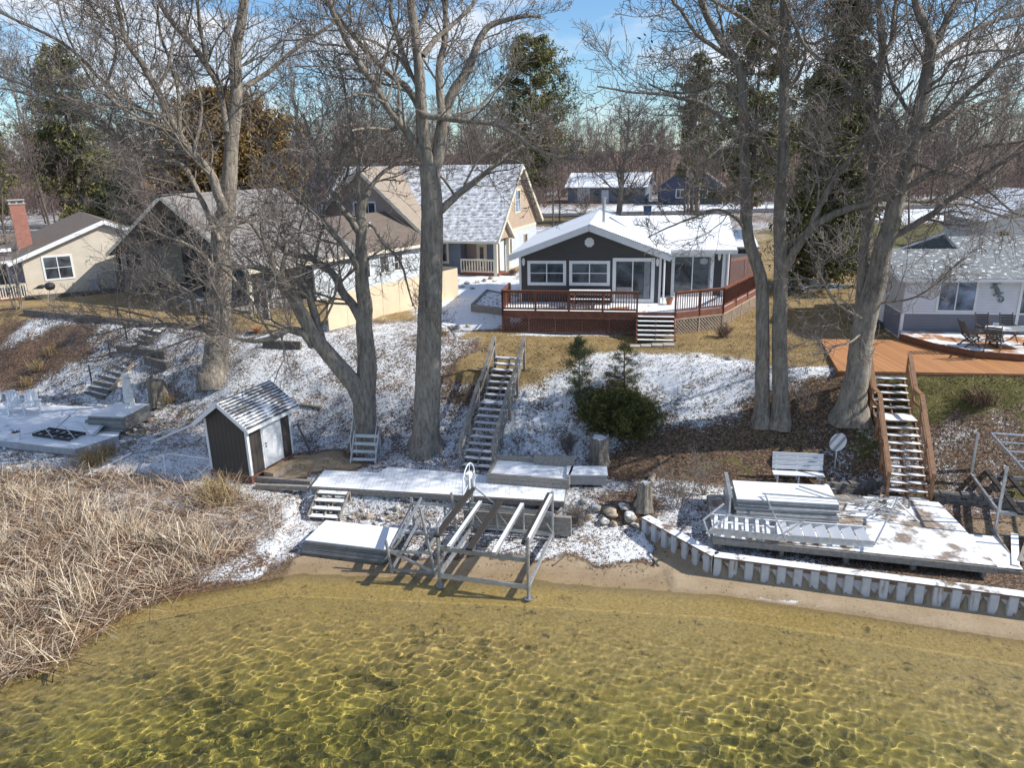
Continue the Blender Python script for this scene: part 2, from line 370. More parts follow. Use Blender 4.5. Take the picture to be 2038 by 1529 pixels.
# ------------------------------------------------------------------ terrain
def graded(a,b,step,ext,grow=1.12,mx=40):
    m=list(np.arange(a,b+step/2,step)); L=[];s=step;x=a
    while x>-ext: s=min(s*grow,mx); x-=s; L.append(x)
    U=[];s=step;x=b
    while x<ext: s=min(s*grow,mx); x+=s; U.append(x)
    return np.array(L[::-1]+m+U)
def grid(xs,ys,zf):
    X,Y=np.meshgrid(xs,ys); Z=zf(X,Y); V=np.stack([X,Y,Z],-1).reshape(-1,3)
    nx,ny=len(xs),len(ys); i=np.arange(nx-1)[None]+np.arange(ny-1)[:,None]*nx
    F=np.stack([i,i+1,i+1+nx,i+nx],-1).reshape(-1,4); return V,F
BL=[ # px,py,rx,ry(m),dict
 (1180,700,6.5,1.9,dict(snow=.10,straw=1)),(1420,715,4.2,2.2,dict(snow=.12,straw=1)),(1550,690,3,3.5,dict(snow=.14,straw=1)),(1600,610,4,6,dict(snow=.15,straw=.9)),
 (1420,745,2.2,1.1,dict(snow=.74,straw=.2)),(1600,745,1.7,.9,dict(snow=.60,straw=.3)),(1610,570,2.5,1.5,dict(snow=.6,straw=.3)),
 (930,600,2.4,7,dict(snow=.93,straw=0,sand=0)),(960,640,2.4,1.6,dict(snow=.85,straw=0)),(960,560,3,6,dict(snow=.85)),
 (1190,663,4.2,.45,dict(snow=.75)),
 (720,660,4,2.5,dict(snow=.52,straw=.3)),(800,700,3,2,dict(snow=.50,straw=.1)),
 (1230,760,4,2.2,dict(snow=.62)),(1150,820,2.6,1.7,dict(snow=.55)),(1330,720,2.2,.7,dict(snow=.62)),
 (1390,880,3.2,1.0,dict(snow=.14,straw=.1)),(1330,920,2.6,1,dict(snow=.15)),(1480,900,2.5,1.3,dict(snow=.16,moss=.35)),(1420,790,2.6,1.1,dict(snow=.56)),
 (1470,930,2.2,.5,dict(snow=.12,moss=.4)),
 (1930,800,4.5,2.5,dict(snow=.22,moss=.75)),(1930,900,3,1.2,dict(snow=.36,moss=.3)),(1600,860,1.6,1.4,dict(snow=.2,moss=.2)),(1690,900,1.6,1.2,dict(snow=.42)),
 (620,925,2.1,1.0,dict(sand=.95,snow=.06)),(560,935,.9,.6,dict(sand=.8,snow=.1)),
 (250,600,4,1.5,dict(snow=.10,straw=.7)),(60,615,6,1.6,dict(snow=.10,straw=.5,moss=.4)),(90,640,4,1.2,dict(snow=.12,red=.6)),(80,660,2.5,1.2,dict(snow=.60)),
 (60,720,3.5,1.8,dict(snow=.22,red=.7)),(420,600,4,2.5,dict(snow=.4)),(350,840,2,1.5,dict(snow=.45)),(520,740,3,2,dict(snow=.56)),
 (400,930,1.6,1.2,dict(snow=.62)),(300,920,2,1,dict(snow=.6)),(60,955,2.5,.6,dict(sand=.9,snow=.1)),(20,965,2.2,.6,dict(sand=.9,snow=.05)),
 (330,1000,3,1,dict(snow=.60,red=.4)),(120,1060,5,1.3,dict(snow=.44,red=1)),(250,1110,4,1.0,dict(snow=.36,red=1)),(60,1180,4,2.4,dict(snow=.1,red=1)),(480,1040,1.8,.8,dict(snow=.62)),(560,1040,1.0,.8,dict(snow=.60)),
 (740,1010,1.7,.6,dict(snow=.5,sand=0)),(820,1050,1.2,.9,dict(snow=.50,red=.5)),(900,1075,1.3,1,dict(snow=.50,red=.5,sand=.1)),(1000,1040,1.6,.6,dict(snow=.35,red=.7)),
 (1260,1090,.9,.55,dict(snow=.72,sand=0)),(1150,1060,1.2,.5,dict(snow=.55,red=.4)),(1300,1000,1.7,1,dict(snow=.45)),(1250,1000,1,.8,dict(snow=.3,red=.5)),
 (1380,1010,1.2,.8,dict(snow=.55)),(1545,1203,.62,.15,dict(snow=1)),(1515,1201,.33,.2,dict(snow=1)),(1620,1207,.35,.07,dict(snow=.75)),
 (2000,1060,2,1.2,dict(snow=.25,sand=.5)),(1960,1010,1.6,.6,dict(snow=.45,sand=.2)),(1760,960,1,.5,dict(snow=.5)),
 (1880,470,14,12,dict(snow=.16,straw=.3,moss=1)),(1130,440,7,8,dict(snow=.2,straw=.5,moss=.5)),(1300,420,14,9,dict(snow=.5,straw=.3)),(1400,412,16,9,dict(snow=.66,straw=.2)),
 (60,400,20,14,dict(snow=.12,red=.8)),(250,395,16,12,dict(snow=.45,red=.4)),(1100,400,14,10,dict(snow=.3,red=.6)),(1950,425,20,8,dict(snow=.75)),
]
def zones(X,Y):
    t0,c0,s0=toe(X),crest(X),shore(X)
    up=np.clip((Y-c0)/1.2+.5,0,1); low=np.clip((t0-Y)/1.2+.5,0,1)
    D=dict(snow=.52+0*X,straw=0*X,sand=0*X,moss=0*X,red=.25+0*X)
    rt=np.clip((X-7)/5,0,1); D['snow']=D['snow']*(1-rt)+.28*rt; D['moss']=.35*np.clip((X-12)/4,0,1)
    def L(k,v,w): D[k]=D[k]*(1-w)+v*w
    L('straw',.85,up); L('snow',.26,up); L('red',0,up)
    n=fbm(X,Y,1.3)
    bw=np.clip((1.6+.5*n-(Y-s0))/.7,0,1)*np.clip((X+7.6)/.8,0,1); L('sand',1,bw); L('snow',.02,bw); L('red',.1,bw)
    bw=np.clip((.3+.4*n-(Y-s0))/.5,0,1)*(X<=-6.8); L('snow',.05,bw); L('red',1,bw)
    fr=(X>4.35)&(Y<wall_y(X)); w=fr*1.; L('sand',1,w); L('snow',.03,w); L('moss',0,w)
    far=np.clip((Y-60)/25,0,1); L('snow',.45+.15*fbm(X*.06,Y*.12,1.),far); L('straw',.4,far); L('red',.45,far)
    ff=np.clip((Y-170)/60,0,1); L('snow',.15,ff); L('red',1,ff); L('straw',0,ff)
    for px,py,rx,ry,d in BL:
        c=G(px,py); q=np.sqrt(((X-c[0])/rx)**2+((Y-c[1])/ry)**2)+.30*fbm(X*1.9/rx**.5+c[0],Y*1.9/ry**.5,1.,4)
        w=np.clip((1.3-q)/.65,0,1)
        for k,v in d.items(): L(k,v,w)
    return D
_xs=graded(-27,21,.13,900); _ys=graded(11,50,.13,1100,1.10)
_ys=_ys[_ys>-120]
V,F=grid(_xs,_ys,hz)
terrain=raw('ground',V,F,None,None,True); tag(terrain,'snow dusted lakeside ground sloping up from the sandy shore','ground',kind='structure')
Z=zones(V[:,0],V[:,1])
a=terrain.data.color_attributes.new('zone','FLOAT_COLOR','POINT'); a.data.foreach_set('color',np.stack([Z['snow'],Z['straw'],Z['sand'],Z['moss']],-1).astype(np.float32).ravel())
a=terrain.data.color_attributes.new('zone2','FLOAT_COLOR','POINT'); a.data.foreach_set('color',np.stack([Z['red']]*3+[Z['red']*0+1],-1).astype(np.float32).ravel())
def ground_mat():
    t=NT('ground cover'); p=t.pos(); A=t.attr('zone'); c=A.outputs['Color']; z=t.sep(p,2)
    sx=t.node('ShaderNodeSeparateColor'); t.l.new(c,sx.inputs[0]); sn,st,sa=sx.outputs[0],sx.outputs[1],sx.outputs[2]; mo=A.outputs['Alpha']
    re=t.sep(t.attr('zone2').outputs['Color'],0)
    n1=t.noise(p,9,6,.7); n2=t.noise(p,1.3,4,.6); n3=t.noise(p,28,4,.7); vc=t.voro(t.mapp(p,(1,1.3,1)),17,'Color')
    vr=t.sep(vc,0)
    lit=t.ramp(vr,[(.0,(.045,.030,.019)),(.45,(.125,.082,.050)),(.8,(.23,.150,.092)),(1,(.34,.24,.155))])
    lit2=t.ramp(vr,[(.0,(.045,.022,.014)),(.5,(.16,.078,.044)),(1,(.36,.22,.13))])
    lit=t.mix(re,lit,lit2); lit=t.mix(t.math('MULTIPLY',n2,.5),lit,(.05,.035,.025))
    gv=t.noise(t.mapp(p,(1,1,1)),38,4,.7)
    straw=t.ramp(t.math('ADD',t.math('MULTIPLY',gv,.6),t.math('MULTIPLY',n2,.4)),[(.3,(.10,.068,.024)),(.5,(.30,.205,.085)),(.68,(.47,.345,.165))])
    moss=t.ramp(t.math('ADD',t.math('MULTIPLY',gv,.6),t.math('MULTIPLY',n2,.4)),[(.3,(.03,.028,.008)),(.5,(.105,.095,.022)),(.7,(.26,.22,.07))])
    sand=t.ramp(t.math('ADD',t.math('MULTIPLY',n1,.5),t.math('MULTIPLY',n2,.5)),[(.3,(.27,.195,.115)),(.7,(.45,.35,.235))])
    deb=t.math('MULTIPLY',t.step(n1,.60,.66),.85); sand=t.mix(deb,sand,(.07,.045,.025))
    def th(a,n): return t.step(t.math('ADD',n,t.math('MULTIPLY_ADD',a,.9,-.45)),.44,.56)
    nn=t.math('ADD',t.math('MULTIPLY',n1,.55),t.math('MULTIPLY',n2,.45))
    col=t.mix(th(st,nn),lit,straw); col=t.mix(th(mo,t.noise(p,2.2,5,.65)),col,moss)
    col=t.mix(t.step(t.math('ADD',sa,t.math('MULTIPLY',t.math('SUBTRACT',n1,.5),.5)),.40,.60),col,sand)
    # submerged bed: golden sand, olive weed patches
    wet=t.step(t.math('ADD',z,t.math('MULTIPLY',n1,.05)),.085,.02)
    col=t.mix(t.math('MULTIPLY',wet,.45),col,t.mix(1.,col,(.55,.45,.32),'MULTIPLY'))
    bn=t.noise(p,.55,3,.6,.8); bn2=t.noise(p,4.2,5,.65,.5); bn3=t.noise(p,11,4,.6)
    dp=t.math('MULTIPLY',z,-1.)
    gold=t.ramp(bn3,[(.3,(.34,.23,.085)),(.7,(.60,.43,.18))])
    oliv=t.ramp(bn2,[(.32,(.19,.15,.03)),(.62,(.46,.37,.085))])
    bed=t.mix(t.step(t.math('ADD',dp,t.math('MULTIPLY',bn2,.25)),.30,.80),gold,oliv)
    dk=t.step(t.math('ADD',t.math('MULTIPLY',bn2,.62),t.math('ADD',t.math('MULTIPLY',bn,.5),t.math('MULTIPLY',dp,.10))),.62,.72)
    bed=t.mix(t.math('MULTIPLY',dk,.72),bed,(.045,.042,.018))
    fl=t.math('MULTIPLY',t.step(t.noise(p,13,3,.5),.66,.70),t.step(dp,.6,.05)); bed=t.mix(fl,bed,(.045,.03,.015))
    col=t.mix(t.step(z,.02,-.05),col,bed)
    # snow
    sm=t.math('ADD',t.math('ADD',t.math('MULTIPLY',n1,.36),t.math('MULTIPLY',n2,.22)),t.math('MULTIPLY',n3,.42))
    thr=t.math('MULTIPLY_ADD',sn,-.42,.715); m=t.step(t.math('SUBTRACT',sm,thr),-.025,.025)
    m=t.math('MULTIPLY',m,t.step(z,.0,.06))
    col=t.mix(m,col,SNOW)
    h=t.math('ADD',t.math('MULTIPLY',n1,.6),t.math('MULTIPLY',n3,.4)); h=t.math('ADD',h,t.math('MULTIPLY',m,.12))
    hb=t.math('MULTIPLY',h,t.math('SUBTRACT',1.,t.math('MULTIPLY',sa,.7)))
    rg=t.mix(m,t.mix(wet,(.92,)*3,(.45,)*3),(.55,)*3)
    return t.fin(col,rg,t.bump(hb,.9,.07))
terrain.data.materials.append(ground_mat())
# ------------------------------------------------------------------ water
WAMP=1.35
def wz(X,Y):
    w=0*X; rg=np.random.default_rng(5)
    for k in range(24):
        lam=.15*(1.085**k); an=rg.normal(1.9,.8); ph=rg.uniform(0,6.28)
        q=2*math.pi/lam; am=.0066*lam
        u=(X*math.cos(an)+Y*math.sin(an))*q+ph
        w=w+am*(np.sin(u+.9*np.sin(.37*q*(X*math.sin(an)-Y*math.cos(an))+ph*2)))
    sh=np.clip((shore(X)-Y-1.)/1.6,0,1)
    return w*sh*WAMP*(.75+.35*fbm(X,Y,.35,2))
_wx=graded(-15,17,.045,700,1.3,60); SHW=1.15
def wgrid(v0):
    X,Tt=np.meshgrid(_wx,v0); Y=shore(X)-SHW-Tt; Z_=wz(X,Y); V=np.stack([X,Y,Z_],-1).reshape(-1,3)
    nx,ny=X.shape[1],X.shape[0]; i=np.arange(nx-1)[None]+np.arange(ny-1)[:,None]*nx
    return V,np.stack([i,i+nx,i+1+nx,i+1],-1).reshape(-1,4)
def water_mat(deep):
    t=NT('clear deep lake water' if deep else 'clear shallow lake water'); t.n.remove(t.bsdf); p=t.pos()
    lw=t.node('ShaderNodeLayerWeight'); lw.inputs['Blend'].default_value=.5; fr=t.math('MULTIPLY_ADD',t.math('POWER',lw.outputs['Facing'],5.),.98,.02)
    gl=t.node('ShaderNodeBsdfGlossy'); gl.inputs['Roughness'].default_value=.04
    bn=t.bump(t.noise(t.mapp(p,(1,2.2,1),(0,0,.25)),5.5,3,.5,.4),.2,.03); t.l.new(bn,gl.inputs['Normal']); t.l.new(bn,lw.inputs['Normal'])
    if deep:
        tr=t.node('ShaderNodeBsdfRefraction'); tr.inputs['IOR'].default_value=1.33; tr.inputs['Roughness'].default_value=0; tr.inputs[0].default_value=(.96,.98,.90,1)
    else:
        tr=t.node('ShaderNodeBsdfTransparent'); tr.inputs[0].default_value=(.80,.81,.74,1)
    mx=t.node('ShaderNodeMixShader'); t.l.new(fr,mx.inputs[0]); t.l.new(tr.outputs[0],mx.inputs[1]); t.l.new(gl.outputs[0],mx.inputs[2])
    t.l.new(mx.outputs[0],t.out.inputs[0]); return t.m
water=thing('lake_water','clear shallow lake water over golden sand and dark weed','water'); tag(water,kind='structure')
deep=raw('open_water',*wgrid(np.concatenate([np.arange(0,9.5,.045),9.5+np.cumsum(.055*1.28**np.arange(1,40))])),water_mat(True),water,True)
shal=raw('shallow_edge',*wgrid(np.array([-1.45,-.9,-.6,-.3,-.15,0])),water_mat(False),water,True)
# ------------------------------------------------------------------ sky and sun
SUN_EL,SUN_AZ=R(37.5),R(98)   # azimuth clockwise from +Y
S=Vector((math.cos(SUN_EL)*math.sin(SUN_AZ),math.cos(SUN_EL)*math.cos(SUN_AZ),math.sin(SUN_EL)))
sun=bpy.data.lights.new('sun','SUN'); sun.energy=5.0; sun.angle=R(.53); sun.color=(1,.955,.87)
so=bpy.data.objects.new('sun',sun); COL.objects.link(so); so.rotation_euler=S.to_track_quat('Z','Y').to_euler(); so.location=(30,5,40)
W=bpy.data.worlds.new('World'); sc.world=W; W.use_nodes=True
def sky():
    nt=W.node_tree; n=nt.nodes; l=nt.links; bg=n['Background']; bg.inputs[1].default_value=.13
    s=n.new('ShaderNodeTexSky'); s.sky_type='NISHITA'; s.sun_disc=False; s.sun_elevation=SUN_EL; s.sun_rotation=SUN_AZ; s.air_density=1.0; s.dust_density=.1; s.ozone_density=2.5
    tc=n.new('ShaderNodeTexCoord'); mp=n.new('ShaderNodeMapping'); mp.inputs['Scale'].default_value=(1,1,3.0); mp.inputs['Location'].default_value=(.13,.3,.05); l.new(tc.outputs['Generated'],mp.inputs[0])
    no=n.new('ShaderNodeTexNoise'); no.inputs['Scale'].default_value=3.1; no.inputs['Detail'].default_value=8; no.inputs['Roughness'].default_value=.52; l.new(mp.outputs[0],no.inputs[0])
    rp=n.new('ShaderNodeValToRGB'); rp.color_ramp.elements[0].position=.50; rp.color_ramp.elements[1].position=.64; l.new(no.outputs[0],rp.inputs[0])
    # deeper blue: colour of the clear winter air
    hs=n.new('ShaderNodeMix'); hs.data_type='RGBA'; hs.blend_type='MULTIPLY'; hs.inputs[0].default_value=1; l.new(s.outputs[0],hs.inputs[6]); hs.inputs[7].default_value=(.72,.90,1.06,1)
    mx=n.new('ShaderNodeMix'); mx.data_type='RGBA'; l.new(rp.outputs[0],mx.inputs[0]); l.new(hs.outputs[2],mx.inputs[6]); mx.inputs[7].default_value=(6.4,6.6,7.0,1)
    l.new(mx.outputs[2],bg.inputs[0])
sky()
sc.view_settings.view_transform='Standard'; sc.view_settings.look='None'; sc.view_settings.exposure=.22; sc.view_settings.gamma=1; sc.view_settings.use_curve_mapping=False
sc.cycles.max_bounces=8; sc.cycles.transparent_max_bounces=12; sc.cycles.caustics_refractive=True; sc.cycles.blur_glossy=.3
sun.cycles.is_caustics_light=True; deep.cycles.is_caustics_caster=True; terrain.cycles.is_caustics_receiver=True
# ------------------------------------------------------------------ trees
def bark_mat(name,c1,c2,ridge=1.,snow=0.):
    t=NT(name); p=t.obj(); v=t.mapp(p,(1,1,.22)); n=t.noise(v,9,6,.65,.4); n2=t.noise(p,1.6,4); n3=t.noise(t.mapp(p,(1,1,.3)),26,4,.6)
    f=t.math('ADD',t.math('MULTIPLY',n,.6),t.math('ADD',t.math('MULTIPLY',n2,.25),t.math('MULTIPLY',n3,.25)))
    c=t.ramp(f,[(.38,c1),(.68,c2)]); c=t.mix(t.math('MULTIPLY',t.step(n2,.56,.72),.35),c,(.20,.20,.14))
    return t.fin(c,.9,t.bump(t.math('ADD',n,t.math('MULTIPLY',n3,.4)),ridge,.05))
BARK=bark_mat('grey furrowed bark',(.075,.063,.050),(.40,.345,.28),1.5)
BARKD=bark_mat('dark bark',(.05,.042,.036),(.17,.14,.12),.7)
TWIG=simple('twig bark',(.225,.19,.165),.9,.3,3,0); TWIGR=simple('reddish twig bark',(.17,.115,.10),.9,.3,3,0); TWIGF=simple('woodland twig bark',(.155,.118,.105),.9,.3,.5,0)
def tubes(P,Rd,k):
    "P (m,n,3) Rd (m,n) -> verts, quads"
    m,n,_=P.shape; T=np.gradient(P,axis=1); T/=np.linalg.norm(T,axis=2,keepdims=True)+1e-9
    ref=np.where(np.abs(T[:,:1,2:3])>.9,np.array([1.,0,0]),np.array([0,0,1.])); ref=np.broadcast_to(ref,T.shape)
    A=np.cross(T,ref); A/=np.linalg.norm(A,axis=2,keepdims=True)+1e-9; B=np.cross(T,A)
    an=np.arange(k)*2*math.pi/k
    V=P[:,:,None]+Rd[:,:,None,None]*(A[:,:,None]*np.cos(an)[None,None,:,None]+B[:,:,None]*np.sin(an)[None,None,:,None])
    idx=np.arange(m*n*k).reshape(m,n,k); a=idx[:,:-1]; b=idx[:,1:]
    F=np.stack([a,np.roll(a,-1,2),np.roll(b,-1,2),b],-1).reshape(-1,4)
    return V.reshape(-1,3),F
def join(L):
    V=[];F=[];o=0
    for v,f in L: V.append(v);F.append(f+o);o+=len(v)
    return np.concatenate(V),np.concatenate(F)
def smooth_path(pts,rad,n):
    "Catmull-Rom resample"
    pts=np.asarray(pts,float); rad=np.asarray(rad,float); m=len(pts)
    s=np.concatenate([[0],np.cumsum(np.linalg.norm(np.diff(pts,axis=0),axis=1))]); u=np.linspace(0,s[-1],n)
    if m==2: return np.stack([_i(u,s,pts[:,k]) for k in range(3)],-1),_i(u,s,rad)
    e=np.concatenate([[2*pts[0]-pts[1]],pts,[2*pts[-1]-pts[-2]]]); out=[]
    for x in u:
        j=min(max(int(np.searchsorted(s,x,'right'))-1,0),m-2); t=(x-s[j])/max(s[j+1]-s[j],1e-9)
        p0,p1,p2,p3=e[j],e[j+1],e[j+2],e[j+3]
        out.append(.5*((2*p1)+(-p0+p2)*t+(2*p0-5*p1+4*p2-p3)*t*t+(-p0+3*p1-3*p2+p3)*t**3))
    return np.array(out),_i(u,s,rad)
def grow(rng,st,di,ln,rd,n,wig,trop,taper=.35):
    "st,di (m,3) ln,rd (m,) -> P (m,n,3), Rd"
    m=len(st); P=np.zeros((m,n,3)); P[:,0]=st; d=di/np.linalg.norm(di,axis=1,keepdims=True)
    for i in range(1,n):
        d=d+rng.normal(0,wig,(m,3)); d[:,2]+=trop; d/=np.linalg.norm(d,axis=1,keepdims=True)
        P[:,i]=P[:,i-1]+d*(ln/(n-1))[:,None]
    return P,rd[:,None]*np.linspace(1,taper,n)[None]
def spawn(rng,P,Rd,ln,c,lf,t0=.2,ang=(.6,1.05),rf=.55,rmin=.006,up=.25):
    m,n,_=P.shape; t=t0+(1-t0)*(np.arange(c)[None]+rng.uniform(0,1,(m,c)))/c; t=np.clip(t,0,.999)
    x=t*(n-1); j=x.astype(int); f=(x-j)[...,None]; r=np.arange(m)[:,None]
    st=P[r,j]*(1-f)+P[r,j+1]*f; tg=P[r,j+1]-P[r,j]; tg/=np.linalg.norm(tg,axis=2,keepdims=True)+1e-9
    q=rng.normal(0,1,(m,c,3)); q[...,2]+=up; q-=tg*(q*tg).sum(2,keepdims=True); q/=np.linalg.norm(q,axis=2,keepdims=True)+1e-9
    a=rng.uniform(ang[0],ang[1],(m,c,1)); d=tg*np.cos(a)+q*np.sin(a)
    rr=(Rd[r,j]*(1-f[...,0])+Rd[r,j+1]*f[...,0]); L=ln[:,None]*lf*(1.15-.65*t)*rng.uniform(.6,1.3,(m,c))
    rd=np.maximum(np.minimum(rr*.75,rr*rf*rng.uniform(.6,1.1,(m,c))),rmin)
    return st.reshape(-1,3),d.reshape(-1,3),L.reshape(-1),rd.reshape(-1)
def crown(rng,limbs,dens=1.,l1=(1.2,3.2),trop=.03,lv=3,up=.3,rmin=.0065,start=.12,wig=.16,K2=9,K3=7):
    "limbs: list of (P(n,3),R(n)) -> L1 tubes list, twig tubes list"
    thick=[];thin=[]
    S=[[],[],[],[]]
    for P,Rr in limbs:
        L=np.linalg.norm(np.diff(P,axis=0),axis=1).sum(); c=max(3,int(L*2.3*dens))
        st,d,ln,rd=spawn(rng,P[None],Rr[None],np.array([1.]),c,1.,start,(.6,1.1),.42,.012,up)
        ln=rng.uniform(l1[0],l1[1],len(ln))*np.clip((rd/.03)**.4,.45,1.35)
        for a,b in zip(S,(st,d,ln,rd)):a.append(b)
    st,d,ln,rd=[np.concatenate(x) for x in S]
    P1,R1=grow(rng,st,d,ln,np.minimum(rd,.055),8,wig,trop,.3); thick.append(tubes(P1,np.maximum(R1,rmin*1.3),5))
    st,d,l2,r2=spawn(rng,P1,R1,ln,K2,.5,.15,rf=.6,rmin=rmin,up=up); P2,R2=grow(rng,st,d,l2,r2,6,wig*1.1,trop,.5); thin.append(tubes(P2,np.maximum(R2,rmin),3))
    if lv>=3 and True:
        st,d,l3,r3=spawn(rng,P2,R2,l2,K3,.5,.15,rf=.7,rmin=rmin,up=up); P3,R3=grow(rng,st,d,np.maximum(l3,.12),r3,4,wig*1.3,trop,.6); thin.append(tubes(P3,np.maximum(R3,rmin*.85),3))
    return thick,thin,P2
def hand_limbs(Y,spec,base_off=0.):
    "spec: list of (pixel points [(x,y)], d0 px, d1 px, dy end) -> smooth limbs; dy = how far the tip leans away from / toward the lake"
    out=[]
    for pts,d0,d1,dy0,dy1 in spec:
        m=len(pts); W_=[];Rr=[]
        for i,(x,y) in enumerate(pts):
            f=i/(m-1); p=PY(x,y,Y+dy0+(dy1-dy0)*f); dep=float(np.dot(p-np.array((0,0,CH)),FW)); W_.append(p); Rr.append(max(.011,.5*.84*(d0+(d1-d0)*f)*dep/FP))
        out.append(smooth_path(W_,Rr,max(8,4*m)))
    return out
def leaf_quads(pts,rng,s0,s1,flat=0.):
    m=len(pts); a=rng.normal(0,1,(m,3)); a[:,2]*=(1-flat); a/=np.linalg.norm(a,axis=1,keepdims=True)
    b=rng.normal(0,1,(m,3)); b[:,2]*=(1-flat); b-=a*(a*b).sum(1,keepdims=True); b/=np.linalg.norm(b,axis=1,keepdims=True)+1e-9
    a*=rng.uniform(s0[0],s0[1],(m,1)); b*=rng.uniform(s1[0],s1[1],(m,1))
    V=np.stack([pts-a-b*.3,pts+b*-1*.6,pts+a+b*.3,pts+b],1).reshape(-1,3); F=np.arange(4*m).reshape(-1,4); return V,F
def rnd_mat(name,stops,rough=.9,trans=0.):
    t=NT(name); g=t.node('ShaderNodeNewGeometry'); c=t.ramp(g.outputs['Random Per Island'],stops)
    n=t.noise(t.obj(),.9,3); c=t.mix(t.math('MULTIPLY',t.step(n,.4,.65),.4),c,t.mix(1.,c,(.5,.5,.5),'MULTIPLY'))
    t.fin(c,rough)
    return t.m
DEADLEAF=rnd_mat('clinging dead oak leaves',[(0,(.16,.06,.025)),(.5,(.30,.12,.05)),(1,(.42,.22,.11))])
def big_tree(name,label,px,py,Y,trunk,limbs,seed,dens=1.,leaves=60,group=None,l1=(1.4,3.9),flare=1.42,rm=.0082,stems=()):
    rng=np.random.default_rng(seed)
    base=np.array((PY(px,py,Y)[0],Y,gz(PY(px,py,Y)[0],Y)-.25)); r=thing(name,label,'tree',base,0,group)
    TL=hand_limbs(Y,[(t[0],t[1],t[2],t[3] if len(t)>3 else 0,t[4] if len(t)>4 else 0) for t in trunk]); parts=[]
    for k,(P,Rr) in enumerate(TL):
        P=P.copy();Rr=Rr.copy()
        if k==0 or k in stems:   # root flare down into the soil
            g=gz(P[0][0],P[0][1]); n_=len(P)
            top=P[0].copy(); b=np.array((top[0],top[1],min(top[2],g)-.3)); P=np.concatenate([[b],P]); Rr=np.concatenate([[Rr[0]*1.0],Rr])
            P,Rr=smooth_path(P,Rr,n_*2); h=np.clip((P[:,2]-g)/1.1,0,1); Rr=Rr*(1+(flare-1)*(1-h)**2.2)
        V,F=tubes(P[None],Rr[None],24)
        an=rng.uniform(0,6.28,3); i=np.arange(len(V)); th=i%24*6.283/24; hh=np.clip(1-(np.repeat(P[:,2],24)-P[0][2])/1.5,0,1); rad=1+.035*np.sin(th*3+an[0]+np.repeat(P[:,2],24)*.5)+.02*np.sin(i*1.9)+.20*hh**1.5*np.maximum(np.sin(th*2.5+an[1]),np.sin(th*3.5+an[2])-.2)*(1 if (k==0 or k in stems) else 0)
        c=np.repeat(P,24,axis=0); V=c+(V-c)*rad[:,None]
        parts.append((V,F))
    V,F=join(parts); raw('trunk',V-base,F,BARK,r,True)
    LL=hand_limbs(Y,limbs)
    jit=[]
    for P,Rr in LL:
        w=rng.normal(0,1,(len(P),3)); w[0]=0; w=np.cumsum(w,axis=0)*.012; jit.append((P+w-np.linspace(0,1,len(P))[:,None]*w[-1]*.5,Rr))
    V,F=join([tubes(P[None],Rr[None],9) for P,Rr in jit]); raw('limbs',V-base,F,BARK,r,True)
    # stems above the fork carry twigs too
    src=jit+[(P[len(P)//2:],Rr[len(P)//2:]*.5) for P,Rr in TL if P[-1][2]>13]
    th,tn,P2=crown(rng,src,dens,l1,rmin=rm)
    V,F=join(th); raw('branches',V-base,F,BARK,r,True)
    V,F=join(tn); raw('twigs',V-base,F,TWIG,r)
    if leaves:
        k=rng.integers(0,len(P2),leaves//4); c=np.repeat(P2[k,-1],4,axis=0)+rng.normal(0,.09,(len(k)*4,3)); V,F=leaf_quads(c,rng,(.05,.11),(.03,.06)); raw('dead_leaves',V-base,F,DEADLEAF,r)
    return r
